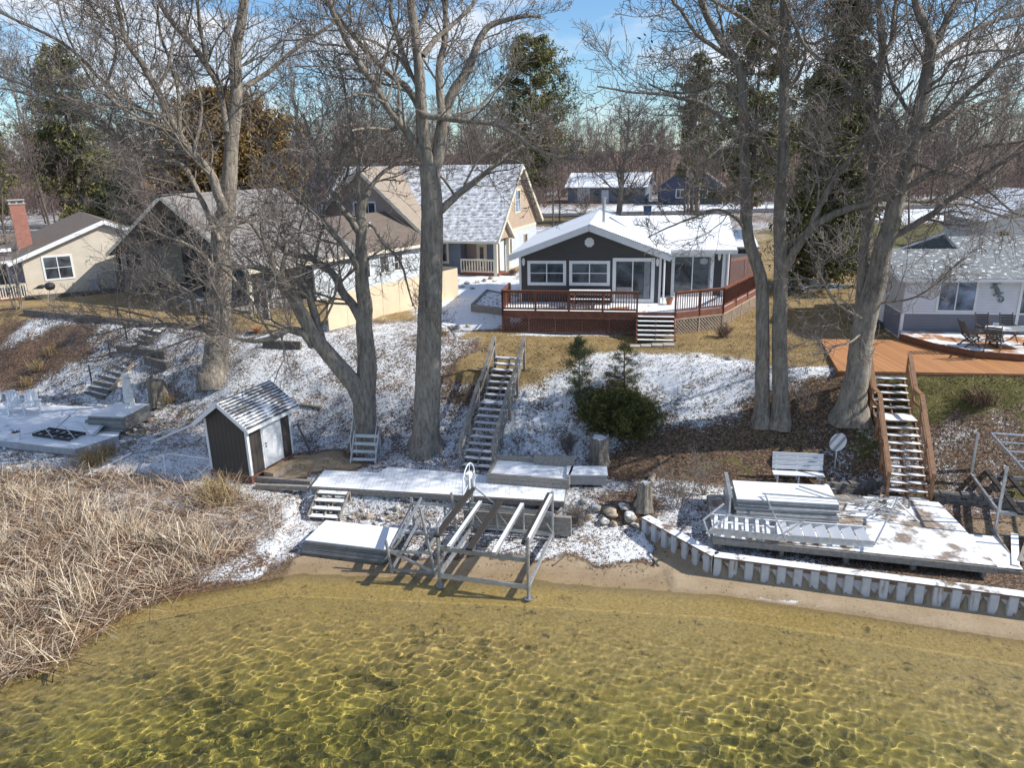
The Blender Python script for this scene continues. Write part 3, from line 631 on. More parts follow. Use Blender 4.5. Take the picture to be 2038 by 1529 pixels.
def foreground_trees():
    # --- tall straight oak left of the wooden stair
    y3=G(845,893)[1]
    big_tree('bare_oak_tree','tall straight bare oak left of the long grey wooden stair, forking high above the houses',845,893,y3,
     [([(845,893),(850,800),(854,690),(858,560),(860,450),(858,380),(853,330)],64,46),
      ([(853,335),(843,280),(839,220),(834,137),(826,70),(815,-20),(806,-160),(800,-300)],34,12,0,-.6),
      ([(860,345),(870,319),(878,261),(887,220),(904,179),(925,148),(939,120),(952,82),(973,52),(1011,38),(1048,31),(1076,33)],33,7,0,.9)],
     [([(880,235),(875,137),(887,79),(889,10),(893,-120)],20,9,0,1.2),([(842,110),(870,75),(904,45),(945,3),(985,-60)],15,6,-.3,1.2),
      ([(840,315),(815,268),(787,234),(763,203),(739,161),(708,113),(677,52),(657,7),(640,-60)],22,12,0,-1.6),
      ([(840,226),(815,182),(777,148),(736,113),(698,69),(671,31),(650,3),(620,-50)],18,7,0,1.6),
      ([(832,172),(798,117),(763,93),(729,77),(700,72)],10,4,0,-1),([(818,150),(808,120),(787,52),(779,0),(772,-90)],15,8,0,-.8),
      ([(835,223),(860,230),(897,234),(935,240),(976,244),(1021,265),(1059,295),(1114,313),(1165,316)],17,5,-.3,-1.6),
      ([(876,420),(904,392),(945,361),(976,337),(1011,309),(1040,290)],20,6,0,2.2),
      ([(700,260),(740,255),(790,258)],5,8,-1.5,-.2),([(826,70),(850,20),(870,-50)],9,5,0,1),([(763,203),(735,190),(700,190),(660,205)],8,4,-.8,-1.8),
      ([(880,262),(905,232),(950,215),(985,180),(1010,150)],10,4,.2,1.6)],31,1.05,90)
    # --- leaning many-stemmed maple right of the shed
    y2=G(727,884)[1]
    big_tree('bare_maple_tree','bare maple forking low beside the shed, one heavy stem leaning far left',727,884,y2,
     [([(730,882),(727,845),(726,800),(727,770),(730,740),(730,715),(728,691),(724,650),(726,610),(721,575),(719,526),(719,489),(719,448),(720,411),(728,390)],58,19,0,.6),
      ([(722,800),(706,768),(690,748),(668,722),(648,698),(628,672),(604,630),(582,590),(562,562),(545,540)],46,24,0,-1.2)],
     [([(640,690),(634,655),(626,625),(613,587),(601,560),(594,530)],24,12,-.6,-.2),
      ([(721,640),(702,607),(677,575),(660,543),(635,521),(596,508),(572,500),(545,480)],24,9,.2,1.2),
      ([(719,560),(704,515),(690,495),(677,478),(660,458),(640,438),(616,416),(591,386),(572,364),(560,330)],16,5,.3,-.8),
      ([(719,470),(704,440),(694,428),(675,404),(665,386),(648,362),(635,330),(620,280),(600,230)],20,7,.4,.8),
      ([(720,415),(716,399),(711,367),(709,330),(700,280),(690,200),(672,120)],14,6,.6,.2),([(728,392),(743,367),(763,345),(800,325),(850,318)],13,5,.6,1.6),
      ([(622,690),(608,668),(590,660),(572,659),(552,668),(525,677),(500,678),(474,673),(440,660)],20,7,-.7,-2),
      ([(628,513),(635,477),(643,448),(643,411),(655,394),(690,370)],9,4,.8,1.6),([(545,540),(535,500),(520,470),(495,440),(470,430)],16,6,-1.2,-2),
      ([(545,540),(510,530),(470,535),(430,520)],12,5,-1.2,-1.6),([(582,590),(560,575),(530,572),(500,585)],9,4,-1,-2.2),([(562,562),(563,520),(570,480),(560,440)],12,5,-1.1,-.4),
      ([(665,386),(690,350),(700,300),(740,260)],9,4,.7,1.8),([(735,448),(745,452),(760,480),(790,510),(805,540),(815,580),(822,610)],9,3,.5,-.8)],22,1.15,30)
    # --- old tree on the left bank, crown sweeping up-left
    y1=G(430,752)[1]
    big_tree('bare_ash_tree','wide bare tree on the left bank, its long limbs sweeping up over the cream house',430,752,y1,
     [([(428,750),(430,715),(433,675),(438,605),(441,540),(439,490),(440,440),(451,415),(457,343),(460,292),(470,192),(469,103),(481,41),(490,-30),(498,-160)],60,16,0,1.2)],
     [([(447,420),(432,385),(419,350),(385,309),(354,271),(330,227),(309,179),(275,120),(247,79),(237,34),(225,-30)],24,10,.2,-1),
      ([(452,262),(440,192),(422,151),(395,112),(368,79),(337,38),(316,0),(300,-50)],18,9,.6,2),([(420,148),(412,130),(402,69),(395,17),(390,-40)],12,7,.8,.2),
      ([(470,195),(490,170),(508,158),(536,141),(577,103),(635,62),(670,38),(700,10)],14,6,.8,2.6),
      ([(405,323),(340,270),(292,223),(213,168),(144,100),(86,65),(0,24),(-50,0)],12,5,0,-2),
      ([(395,315),(361,302),(320,300),(275,300),(206,258),(137,213),(69,179),(0,151),(-40,140)],12,4,0,1.5),
      ([(436,480),(400,400),(361,330),(292,319),(240,275),(172,227),(86,196),(0,175)],14,4,0,2.5),
      ([(432,662),(392,654),(343,647),(270,644),(221,637),(172,630),(130,640)],17,4,-.2,-2.2),
      ([(436,660),(397,645),(390,617),(378,586),(350,568),(336,560),(300,520)],13,5,-.2,-2.6),
      ([(441,545),(400,610),(383,595),(351,568),(314,537),(270,497),(230,458)],9,4,.1,1.5),
      ([(440,530),(470,560),(500,600),(510,640)],9,4,-.2,-1.5),([(440,560),(415,520),(380,490),(330,470),(270,440)],12,4,0,-2),
      ([(442,470),(480,440),(530,420),(590,420)],12,4,.2,1.6),([(330,227),(300,240),(260,225),(200,180),(160,120),(130,50),(110,-20)],9,4,-.6,-2.4),
      ([(354,271),(358,230),(355,180),(340,120),(320,60),(315,10)],10,5,-.4,.6),([(385,309),(395,260),(400,210),(385,160),(370,120)],9,4,-.3,.8),
      ([(443,640),(440,600),(420,560),(412,520)],8,4,-.4,-2),([(309,179),(330,140),(340,90),(352,40)],8,4,-.8,-.2),([(247,79),(215,60),(190,20),(160,-20)],7,4,-1,-1.6),
      ([(437,690),(410,668),(380,672),(340,690),(290,705)],8,3,-.5,-2.2),([(213,168),(230,110),(225,60),(210,10)],7,4,-.8,-.4)],13,1.0,24,l1=(1.5,4.4))
    # --- pair of trunks right of the spruce
    y4=G(1517,834)[1]
    big_tree('bare_oak_tree','bare oak with a curving trunk, standing left of its straight twin right of the spruce',1517,834,y4,
     [([(1517,832),(1517,760),(1518,698),(1518,640),(1517,575),(1512,545),(1502,514),(1490,477),(1485,428),(1482,343),(1481,275),(1479,206),(1475,155),(1465,120),(1441,89),(1420,55),(1403,21),(1388,-30),(1370,-120)],34,14)],
     [([(1458,117),(1414,89),(1379,58),(1359,27),(1338,0),(1320,-40)],11,6,0,-1.2),([(1479,152),(1503,120),(1523,100),(1545,60)],9,5,0,1.6),
      ([(1487,275),(1458,261),(1424,230),(1390,206),(1338,196),(1300,190),(1250,183),(1190,174)],13,4,0,-1.8),([(1479,225),(1441,168),(1390,179),(1338,182),(1290,165)],9,4,0,1.4),
      ([(1490,477),(1470,440),(1430,420),(1390,430),(1340,450),(1290,475)],8,3,0,-1.6),([(1441,89),(1435,40),(1425,0),(1420,-60)],8,5,0,.8),([(1482,343),(1455,320),(1420,310),(1380,290),(1340,290)],8,3,0,1.4),([(1484,400),(1450,385),(1410,372),(1370,372)],7,3,0,-2)],44,.95,40,flare=1.4)
    y5=G(1553,837)[1]
    big_tree('bare_oak_tree','straight bare oak close beside the curving trunk, with a long limb rising to the right',1553,837,y5,
     [([(1553,836),(1552,760),(1551,673),(1553,600),(1554,502),(1552,429),(1557,343),(1560,240),(1561,137),(1561,69),(1560,0),(1559,-100),(1557,-220)],38,15)],
     [([(1554,100),(1517,69),(1482,45),(1444,21),(1417,0),(1390,-40)],15,7,0,-1.4),([(1556,312),(1548,309),(1520,285),(1493,264)],13,9,0,-.7),
      ([(1552,552),(1575,510),(1599,471),(1630,440),(1681,416),(1750,395),(1819,364),(1870,330),(1922,302),(1973,285),(2038,275),(2090,270)],22,7,0,-2.6),
      ([(1615,452),(1623,426),(1647,381),(1681,330),(1702,302),(1726,268),(1767,223),(1795,189),(1820,160)],15,6,-.5,-1.6),
      ([(1702,304),(1660,310),(1620,300),(1590,280)],6,3,-1,-2.2),([(1563,95),(1590,80),(1620,85),(1660,75)],11,5,0,1.4),([(1561,180),(1590,150),(1605,100),(1600,50)],9,5,0,1.2),([(1556,343),(1520,350),(1490,370)],6,3,0,-1.8),
      ([(1585,492),(1575,460),(1590,430),(1580,395)],7,4,-.2,-1.6)],55,.95,40,flare=1.4)
    y6=G(1692,827)[1]
    big_tree('bare_maple_tree','large bare maple leaning right beside the brown stair, dividing into two great stems',1692,827,y6,
     [([(1692,826),(1700,770),(1706,748),(1715,674),(1729,613),(1746,552),(1757,498),(1774,447),(1785,395),(1812,309),(1826,240),(1840,172),(1850,113),(1851,79),(1833,34),(1822,0),(1815,-80)],60,15,0,-.8),
      ([(1706,745),(1712,660),(1718,560),(1724,503),(1727,429),(1733,395),(1740,309),(1743,223),(1748,155),(1757,113),(1755,69),(1750,17),(1748,-80)],34,13,.1,.9)],
     [([(1850,100),(1867,76),(1888,34),(1905,0),(1925,-70)],23,11,-.6,.4),([(1856,120),(1901,89),(1949,55),(1991,41),(2038,31),(2080,30)],14,7,-.6,.8),
      ([(1815,290),(1846,254),(1888,220),(1922,185),(1956,155),(1991,120),(2038,100)],18,8,-.5,-2),([(1850,258),(1908,223),(1956,203),(2008,192),(2060,175)],11,6,-.7,1.2),
      ([(1750,520),(1767,477),(1819,447),(1853,429),(1888,398),(1905,388),(1956,350),(2008,316),(2038,302),(2080,280)],19,8,-.2,-2.2),
      ([(1744,225),(1733,213),(1699,182),(1668,148),(1637,117),(1606,86),(1578,34),(1560,-10)],14,6,.6,-1.2),([(1748,140),(1725,110),(1700,75),(1660,70),(1630,80)],11,5,.7,2),
      ([(1757,113),(1775,80),(1782,30),(1790,-30)],13,8,.7,1.4),([(1819,290),(1795,300),(1765,320),(1740,350)],7,3,-.4,-1.8),([(1808,330),(1836,330),(1880,345),(1950,370),(2000,410),(2030,430)],8,4,-.5,-2.6),
      ([(1735,400),(1760,395),(1830,400),(1900,405),(1960,420),(2010,433),(2050,425)],9,5,.2,1.4),([(1826,240),(1795,200),(1775,160),(1765,110)],9,5,-.5,.5),
      ([(1725,640),(1690,620),(1660,600),(1640,570),(1620,520)],8,3,-.3,-2.4),([(1730,610),(1770,600),(1820,590),(1870,560),(1910,520)],7,3,-.2,-1.8),([(1720,660),(1690,680),(1660,690),(1640,720)],6,3,-.3,-2),([(1740,309),(1715,280),(1690,265),(1650,265)],8,4,.5,1.6),([(1838,180),(1870,160),(1900,120),(1960,100),(2038,95)],9,5,-.5,-1.8)],66,1.05,40,flare=1.45)
foreground_trees()
# ------------------------------------------------------------------ background vegetation
def bare_template(name,label,h,seed,group,spread=.34,tr=.16,dens=.5,rm=.012,mat=TWIGF,bark=BARKD,low=.28,nl=13,lv=2,multi=1,l1=(1.,2.8)):
    rng=np.random.default_rng(seed); r=thing(name,label,'tree',(0,0,0),0,group); L=[];T=[]
    for q in range(multi):
        a0=rng.uniform(0,6.28); ln=0 if multi==1 else rng.uniform(.10,.22)
        P,Rr=grow(rng,np.array([[.25*math.cos(a0)*(multi>1),.25*math.sin(a0)*(multi>1),-.3]]),np.array([[ln*math.cos(a0),ln*math.sin(a0),1.]]),np.array([h*.93]),np.array([tr]),12,.05,.05,.12)
        T.append((P[0],Rr[0])); n=nl//multi+3
        st,d,le,rd=spawn(rng,P,Rr,np.array([h]),n,spread,low,(.5,.95),.5,.02,.1)
        P1,R1=grow(rng,st,d,le,rd,9,.10,.05,.25); L+= [(a,b) for a,b in zip(P1,R1)]
    V,F=join([tubes(P[None],Rr[None],8) for P,Rr in T]); raw('trunk',V,F,bark,r,True)
    V,F=join([tubes(P[None],Rr[None],5) for P,Rr in L]); raw('limbs',V,F,bark,r,True)
    th,tn,_=crown(rng,L+[(P[7:],R_[7:]) for P,R_ in T],dens,l1,rmin=rm,lv=lv,K2=6,K3=4); V,F=join(th+tn); raw('twigs',V,F,mat,r)
    return r
def needle_mat(name,stops): return rnd_mat(name,stops,.8)
NPINE=needle_mat('pine needles',[(0,(.055,.066,.022)),(.5,(.14,.14,.05)),(1,(.26,.235,.085))])
NSPR=needle_mat('spruce needles',[(0,(.035,.042,.014)),(.5,(.10,.105,.03)),(1,(.22,.20,.06))])
NCED=needle_mat('bronzed cedar foliage',[(0,(.08,.042,.013)),(.5,(.20,.115,.032)),(1,(.32,.22,.07))])
NYOU=needle_mat('young pine needles',[(0,(.028,.04,.018)),(.5,(.08,.105,.042)),(1,(.16,.19,.08))])
NBUSH=needle_mat('spruce bush needles',[(0,(.022,.026,.006)),(.45,(.075,.078,.015)),(1,(.20,.185,.04))])
def conifer(name,label,base,h,prof,seed,mat,nbr=70,cl=26,qs=(.10,.26),qw=(.03,.07),h0=.12,tilt=.15,droop=.25,tr=.16,group=None,gap=0.,spreadc=.30,cat='tree',bare=True,inner=.3):
    "prof: list of (height fraction, radius)"
    rng=np.random.default_rng(seed); r=thing(name,label,cat,base,rng.uniform(0,6),group)
    hs=np.sort(rng.uniform(h0,.985,nbr))*h; hs=hs+rng.normal(0,.01*h,nbr)
    rad=_i(hs/h,[p[0] for p in prof],[p[1] for p in prof])*rng.uniform(.62,1.12,nbr)
    az=np.arange(nbr)*2.399+rng.normal(0,.3,nbr)
    if gap: rad=rad*np.where(rng.uniform(0,1,nbr)<gap,.45,1)
    n=7; s=np.linspace(0,1,n); P=np.zeros((nbr,n,3)); P[:,:,0]=np.cos(az)[:,None]*rad[:,None]*s; P[:,:,1]=np.sin(az)[:,None]*rad[:,None]*s
    P[:,:,2]=hs[:,None]+rad[:,None]*(tilt*s-droop*s*s+ .12*s**4); P+=rng.normal(0,.025,P.shape)*rad[:,None,None]
    Rd=np.maximum(.012+.012*rad[:,None],.01)*np.linspace(1,.35,n)[None]
    tk=np.array([[0,0,-.3],[.02,.0,h*.3],[-.03,.03,h*.6],[0,0,h*.99]]); TP,TR=smooth_path(tk,[tr,tr*.8,tr*.5,.02],10)
    V,F=tubes(TP[None],TR[None],9); raw('trunk',V,F,BARKD,r,True)
    V,F=tubes(P,Rd,4); raw('branches',V,F,BARKD,r,True)
    k=np.maximum(4,(cl*(rad/max(rad.max(),.01)+.25))).astype(int); bi=np.repeat(np.arange(nbr),k); t=inner+(1-inner)*rng.uniform(0,1,len(bi))**.8
    x=t*(n-1); j=np.minimum(x.astype(int),n-2); f=(x-j)[:,None]; c=P[bi,j]*(1-f)+P[bi,j+1]*f
    sp=(spreadc*rad[bi]*(.35+.65*t))[:,None]; c=c+rng.normal(0,1,c.shape)*sp*np.array([.55,.55,.34])
    m=9; cc=np.repeat(c,m,axis=0)+rng.normal(0,qs[1]*.55,(len(c)*m,3)); V,F=leaf_quads(cc,rng,qs,qw); raw('foliage',V,F,mat,r)
    return r
def at(px,py): return G(px,py)
def pz(px,Y): q=PY(px,500,Y); return (q[0],Y,gz(q[0],Y)-.2)
def vegetation():
    # evergreens
    p=at(1058,428); conifer('pine_tree','tall rounded pine standing behind the tan gabled house, centre of the view',(p[0],p[1],p[2]-.2),23.5,[(0,1),(.14,4.2),(.3,5.2),(.5,6.4),(.75,5.2),(.92,3),(1,.6)],1,NPINE,95,44,(.16,.38),(.05,.11),.16,.35,.1,.3,gap=.12)
    p=pz(1645,46); conifer('spruce_tree','tall dense spruce between the straight oak and the leaning maple',p,20,[(0,2.6),(.15,3.0),(.45,2.5),(.75,1.5),(1,.2)],2,NSPR,150,46,(.10,.28),(.035,.08),.06,.12,.42,.28)
    p=at(1487,470); conifer('pine_tree','shaggy grey green pine behind the curving oak trunk',pz(1487,66),22,[(0,1),(.2,3.6),(.5,4.2),(.8,2.8),(1,.5)],3,NPINE,80,34,(.16,.36),(.05,.10),.18,.3,.15,.26,gap=.3)
    p=at(1375,440); conifer('pine_tree','slim pine far behind the dark house, left of the curving oak',(p[0],p[1],p[2]-.2),19,[(0,.5),(.3,2.2),(.55,2.8),(.8,2.2),(1,.5)],13,NPINE,60,26,(.16,.36),(.05,.10),.25,.3,.15,.22,gap=.35)
    p=at(478,470); conifer('cedar_tree','broad bronzed cedar behind the grey roofed cottage',pz(478,66),13.5,[(0,4.4),(.25,5.6),(.5,5.0),(.75,3.4),(.92,1.7),(1,.4)],4,NCED,190,46,(.14,.34),(.05,.10),.03,.75,.1,.3,inner=.45)
    p=at(180,440); conifer('pine_tree','loose green pine behind the cream house, left of the bronzed cedar',pz(180,80),19.5,[(0,2.5),(.2,4.0),(.5,4.6),(.8,3.4),(1,.6)],5,NPINE,75,34,(.18,.40),(.05,.11),.08,.3,.1,.26,gap=.3)
    p=at(245,440); conifer('cedar_tree','small dark green cedar beside the back of the cream house',pz(245,64),6.8,[(0,2.2),(.3,2.6),(.7,1.6),(1,.2)],6,NSPR,90,34,(.10,.24),(.04,.08),.02,.7,.1,.14)
    p=at(-10,400); conifer('pine_tree','pine cut off by the left edge, behind the brick chimney',pz(-10,85),16,[(0,2),(.3,3.6),(.7,2.8),(1,.4)],7,NPINE,55,30,(.18,.40),(.05,.11),.2,.3,.1,.24,gap=.25)
    p=at(735,420); conifer('spruce_tree','small dark spruce far behind the tan house roof',pz(735,105),13,[(0,2.4),(.4,1.9),(1,.2)],8,NSPR,70,24,(.16,.36),(.05,.10),.05,.1,.3,.2)
    # two young conifers and the spruce bush on the bank
    p=at(1152,812); p2=PY(1152,668,p[1]); conifer('young_pine_tree','slim young pine on the bank right of the grey stair',p-np.array((0,0,.1)),p2[2]-p[2],[(0,.55),(.25,.72),(.45,.55),(.62,.78),(.8,.50),(1,.08)],9,NYOU,46,16,(.05,.12),(.008,.016),.10,.45,.15,.045,cat='young tree',spreadc=.26,inner=.35)
    p=at(1245,800); p2=PY(1240,682,p[1]); conifer('young_spruce_tree','sparse young spruce rising behind the rounded spruce bush',(p[0],p[1]+.5,p[2]-.1),p2[2]-p[2]+.1,[(0,.9),(.35,.95),(.6,.75),(.85,.35),(1,.05)],10,NBUSH,40,14,(.04,.10),(.008,.016),.1,.3,.2,.05,cat='young tree',spreadc=.16,inner=.3)
    p=at(1240,862); conifer('spruce_bush','rounded dense green spruce bush on the bank above the log stump',(p[0],p[1]+.55,p[2]-.25),1.75,[(0,1.15),(.2,1.55),(.45,1.62),(.7,1.25),(.9,.7),(1,.2)],11,NBUSH,210,34,(.045,.12),(.010,.022),.02,.35,.25,.07,cat='bush',spreadc=.24,inner=.35)
    p=at(1178,815); conifer('spruce_bush','small blue green pine seedling left of the rounded spruce bush',(p[0]+.1,p[1],p[2]-.1),.9,[(0,.6),(.4,.55),(1,.05)],12,NYOU,30,16,(.04,.10),(.008,.018),.05,.4,.1,.03,cat='bush')
    # bare trees behind the houses, each its own copy
    rng=np.random.default_rng(77)
    T=[bare_template('bare_tree','bare grey tree among the woods behind the houses',15+k,100+k,'bare trees in the woods behind the houses',spread=.30+.04*(k%3),dens=.75,rm=.017,nl=17) for k in range(5)]
    spots=[]
    def ok(x,y):
        c=PY(0,0,y); 
        for a,b in spots:
            if (a-x)**2+(b-y)**2<6: return False
        # keep houses, yard and road free
        if y<75 and -34<x<22: return False
        if 98<y<114 and x>-14: return False
        if 18<x<60 and y<98: return False
        if 118<y<150 and 7<x<30: return False
        return True
    while len(spots)<235:
        y=60+(rng.uniform(0,1)**.75)*120; x=rng.uniform(-.78,.80)*y
        if x>-10 and y<100 and rng.uniform()<.75: continue
        if ok(x,y): spots.append((x,y))
    for k,(x,y) in enumerate(spots):
        t=T[k%5]; s=rng.uniform(.62,1.05)
        if k<5: t.location=(x,y,gz(x,y)-.1); t.scale=(s,s,s)
        else: copy_tree(t,(x,y,gz(x,y)-.1),rng.uniform(0,6.28),scale=s)
    # single bare trees one can point at
    def one(label,px,py,top,seed,tr=.2,spread=.34,multi=1,low=.22,dens=.8,rm=.012,nl=16,group=None,dy=0,name='bare_tree',mat=TWIGF,l1=(1.,2.8)):
        p=at(px,py); p[1]+=dy; p[0]*= (p[1])/(p[1]-dy); hh=PY(px,top,p[1])[2]-p[2]; t=bare_template(name,label,hh,seed,group,spread,tr,dens,rm,mat,BARK,low,nl,2,multi,l1); t.location=(p[0],p[1],p[2]-.1); return t
    one('spreading bare tree standing behind the ridge of the dark house',1232,440,185,201,.42,.40,1,.12,1.0,.018,20)
    one('bare many stemmed tree behind the brick chimney of the cream house',85,415,30,202,.25,.30,4,.2,.9,.016,20)
    one('small spreading bare tree beside the tan house driveway',1158,448,385,203,.10,.5,2,.15,1.0,.014,12)
    one('bare tree with dark trunk just right of the utility pole',1387,432,150,204,.34,.26,1,.35,.8,.018,14)
    one('bare tree between the pine and the tan house ridge',985,400,180,205,.24,.34,2,.3,.9,.02,14)
    one('pale multi stemmed sapling at the corner of the cream house',38,612,430,206,.05,.34,4,.1,1.0,.006,12,name='sapling',mat=TWIG,l1=(.3,.8))
    one('bare tree behind the white garage, right edge of the view',1975,420,60,207,.3,.32,1,.25,.9,.018,16)
    one('bare tree beyond the road right of the leaning maple',1890,415,120,208,.28,.32,1,.25,.9,.018,16)
    one('bare tree over the roof of the grey barn',1290,400,230,209,.26,.36,1,.2,.9,.02,16)
    one('bare tree behind the bronzed cedar',610,425,90,210,.3,.34,2,.25,.9,.018,16)
    one('bare tree between the green pine and the bronzed cedar',330,425,110,211,.3,.34,2,.25,.9,.018,16)
    # far wood: reads as one mass
    rng=np.random.default_rng(5); parts=[]
    n=1100; x=rng.uniform(-300,300,n); y=rng.uniform(152,320,n); h=rng.uniform(10.5,17,n)*(1+(y-165)/600); z=hz(x,y)
    st=np.stack([x,y,z],-1); P,Rd=grow(rng,st,np.tile([[0,0,1.]],(n,1)),h,rng.uniform(.08,.17,n),7,.05,.04,.2); parts.append(tubes(P,Rd,4))
    s1,d1,l1,r1=spawn(rng,P,Rd,h,16,.30,.18,(.4,.9),.5,.04,.1); P1,R1=grow(rng,s1,d1,l1,r1,4,.15,.08,.4); parts.append(tubes(P1,np.maximum(R1,.028),3))
    s2,d2,l2,r2=spawn(rng,P1,R1,l1,6,.5,.2,rf=.6,rmin=.026,up=.3); P2,R2=grow(rng,s2,d2,l2,r2,3,.2,.05,.6); parts.append(tubes(P2,np.maximum(R2,.024),3))
    V,F=join(parts); o=raw('far_wood',V,F,TWIGF); tag(o,'bare brown woodland far beyond the houses, one mass along the skyline','wood',kind='stuff')
    # brush along the wood edge
    n=2600; y=rng.uniform(120,175,n); x=rng.uniform(-.75,.75,n)*y; keep=~((x>6)&(x<34)&(y<150))&~((x>-14)&(y<114)); x,y=x[keep],y[keep]; z=hz(x,y); st=np.stack([x,y,z],-1)
    n=len(x); k=9; s=np.repeat(st,k,axis=0); d=rng.normal(0,.5,(n*k,3)); d[:,2]=1; P,Rd=grow(rng,s,d,rng.uniform(1.2,4.2,n*k),np.full(n*k,.03),4,.2,.0,.5); V,F=tubes(P,Rd,3)
    o=raw('brush',V,F,TWIGR); tag(o,'low reddish brown brush along the edge of the woods','brush',kind='stuff')
vegetation()
# ------------------------------------------------------------------ houses
Vv=Vector
def slab(name,pts,th,mat,parent,up=None):
    "roof slab: pts = top face (ccw from outside), thickness downwards"
    b=MB(); b.prism([Vv(p)-Vv((0,0,th)) for p in pts],(0,0,th)); return b.build(name,mat,parent)
def window(parent,O,u,w,h,frame,pane,fr=.085,vm=(),hm=(),name='window',proud=.035,n=None,curtain=None):
    "O = lower centre on the wall, u = unit along wall, outward = u x z"
    O=Vv(O);u=Vv(u).normalized(); n=u.cross(Vv((0,0,1))).normalized(); z=Vv((0,0,1)); b=MB()
    def bar(x0,x1,z0,z1,pr=proud,dp=.07):
        c=O+u*((x0+x1)/2)+z*((z0+z1)/2)+n*(pr-dp/2); a=u*((x1-x0)/2); k=z*((z1-z0)/2); d=n*(dp/2)
        b.hexa([c-a+d-k,c+a+d-k,c+a-d-k,c-a-d-k,c-a+d+k,c+a+d+k,c+a-d+k,c-a-d+k])
    bar(-w/2,w/2,h-fr,h); bar(-w/2,w/2,0,fr); bar(-w/2,-w/2+fr,fr,h-fr); bar(w/2-fr,w/2,fr,h-fr)
    for x in vm: bar(-w/2+w*x-.025,-w/2+w*x+.025,fr,h-fr,proud-.006)
    for q in hm: bar(-w/2+fr,w/2-fr,h*q-.018,h*q+.018,proud-.010)
    f=b.build(name,frame,parent); g=MB(); a=w/2-fr*.9; z0,z1=fr*.9,h-fr*.9; c=O+n*.008
    g.prism([c-u*a+z*z0,c+u*a+z*z0,c+u*a+z*z1,c-u*a+z*z1],-n*.02); g.build('pane',pane,f)
    return f
def gable_wall(b,x0,x1,y,z0,ze,zp,t=.12,xp=None,inv=False):
    xp=(x0+x1)/2 if xp is None else xp
    b.prism([(x0,y,z0),(x1,y,z0),(x1,y,ze),(xp,y,zp),(x0,y,ze)],(0,t,0))
def rail(b,p,q,h=.95,sp=.12,post=True,bal=.035,posts=2,low=.09):
    p=Vv(p);q=Vv(q); L=(q-p).length; n=max(2,int(L/sp)); z=Vv((0,0,1))
    b.beam(p+z*h,q+z*h,.12,.045); b.beam(p+z*(h-.07),q+z*(h-.07),.04,.085); b.beam(p+z*low,q+z*low,.04,.085)
    for i in range(1,n): c=p.lerp(q,i/n); b.beam(c+z*low*.6,c+z*(h-.06),bal,bal,(1,0,0))
    if post:
        for i in range(posts): c=p.lerp(q,i/(posts-1)); b.beam(c-z*.25,c+z*(h+.0),.09,.09,(1,0,0))
def lattice(b,p,q,z0,z1,step=.165,w=.034,t=.012,frame=True):
    p=Vv(p);q=Vv(q); L=(q-p).length; u=(q-p)/L; H=z1-z0
    for s,off in ((1,.0),(-1,t)):
        k=-H
        while k<L+H:
            a=Vv((k,0)); c=Vv((k+H,H)) if s>0 else Vv((k-H,H))
            # clip to 0..L
            x0,y0=k,0.; x1,y1=(k+H,H) if s>0 else (k-H,H)
            def cut(x0,y0,x1,y1):
                pts=[]
                for X in (0,L):
                    if (x0-X)*(x1-X)<0: f=(X-x0)/(x1-x0); pts.append((X,y0+f*(y1-y0)))
                for e in ((x0,y0),(x1,y1)):
                    if -1e-6<=e[0]<=L+1e-6: pts.append(e)
                return pts[:2] if len(pts)>=2 else None
            r=cut(x0,y0,x1,y1)
            if r:
                n=u.cross(Vv((0,0,1)))
                A=p+u*r[0][0]+Vv((0,0,z0+r[0][1]-p.z))+n*off; B=p+u*r[1][0]+Vv((0,0,z0+r[1][1]-p.z))+n*off
                if (B-A).length>.02: b.beam(A,B,t,w,n.cross((B-A).normalized()))
            k+=step
    if frame:
        n=u.cross(Vv((0,0,1)))*.02
        for zz in (z0+.03,z1-.03): b.beam(Vv((p.x,p.y,zz))+n,Vv((q.x,q.y,zz))+n,.02,.06)
        m=max(1,int(L/1.25))
        for i in range(m+1): c=p.lerp(q,i/m); b.beam(Vv((c.x,c.y,z0))+n*1.6,Vv((c.x,c.y,z1))+n*1.6,.02,.06,(u.x,u.y,0))
def lantern(parent,x,y,z):
    b=MB(); b.lathe([(.01,.28),(.07,.2),(.085,.12),(.06,-.06),(.02,-.12)],8,(x,y-.09,z)); b.bx(x-.05,x+.05,y-.06,y,z-.05,z+.16); b.build('wall_lantern',MT['white'],parent)
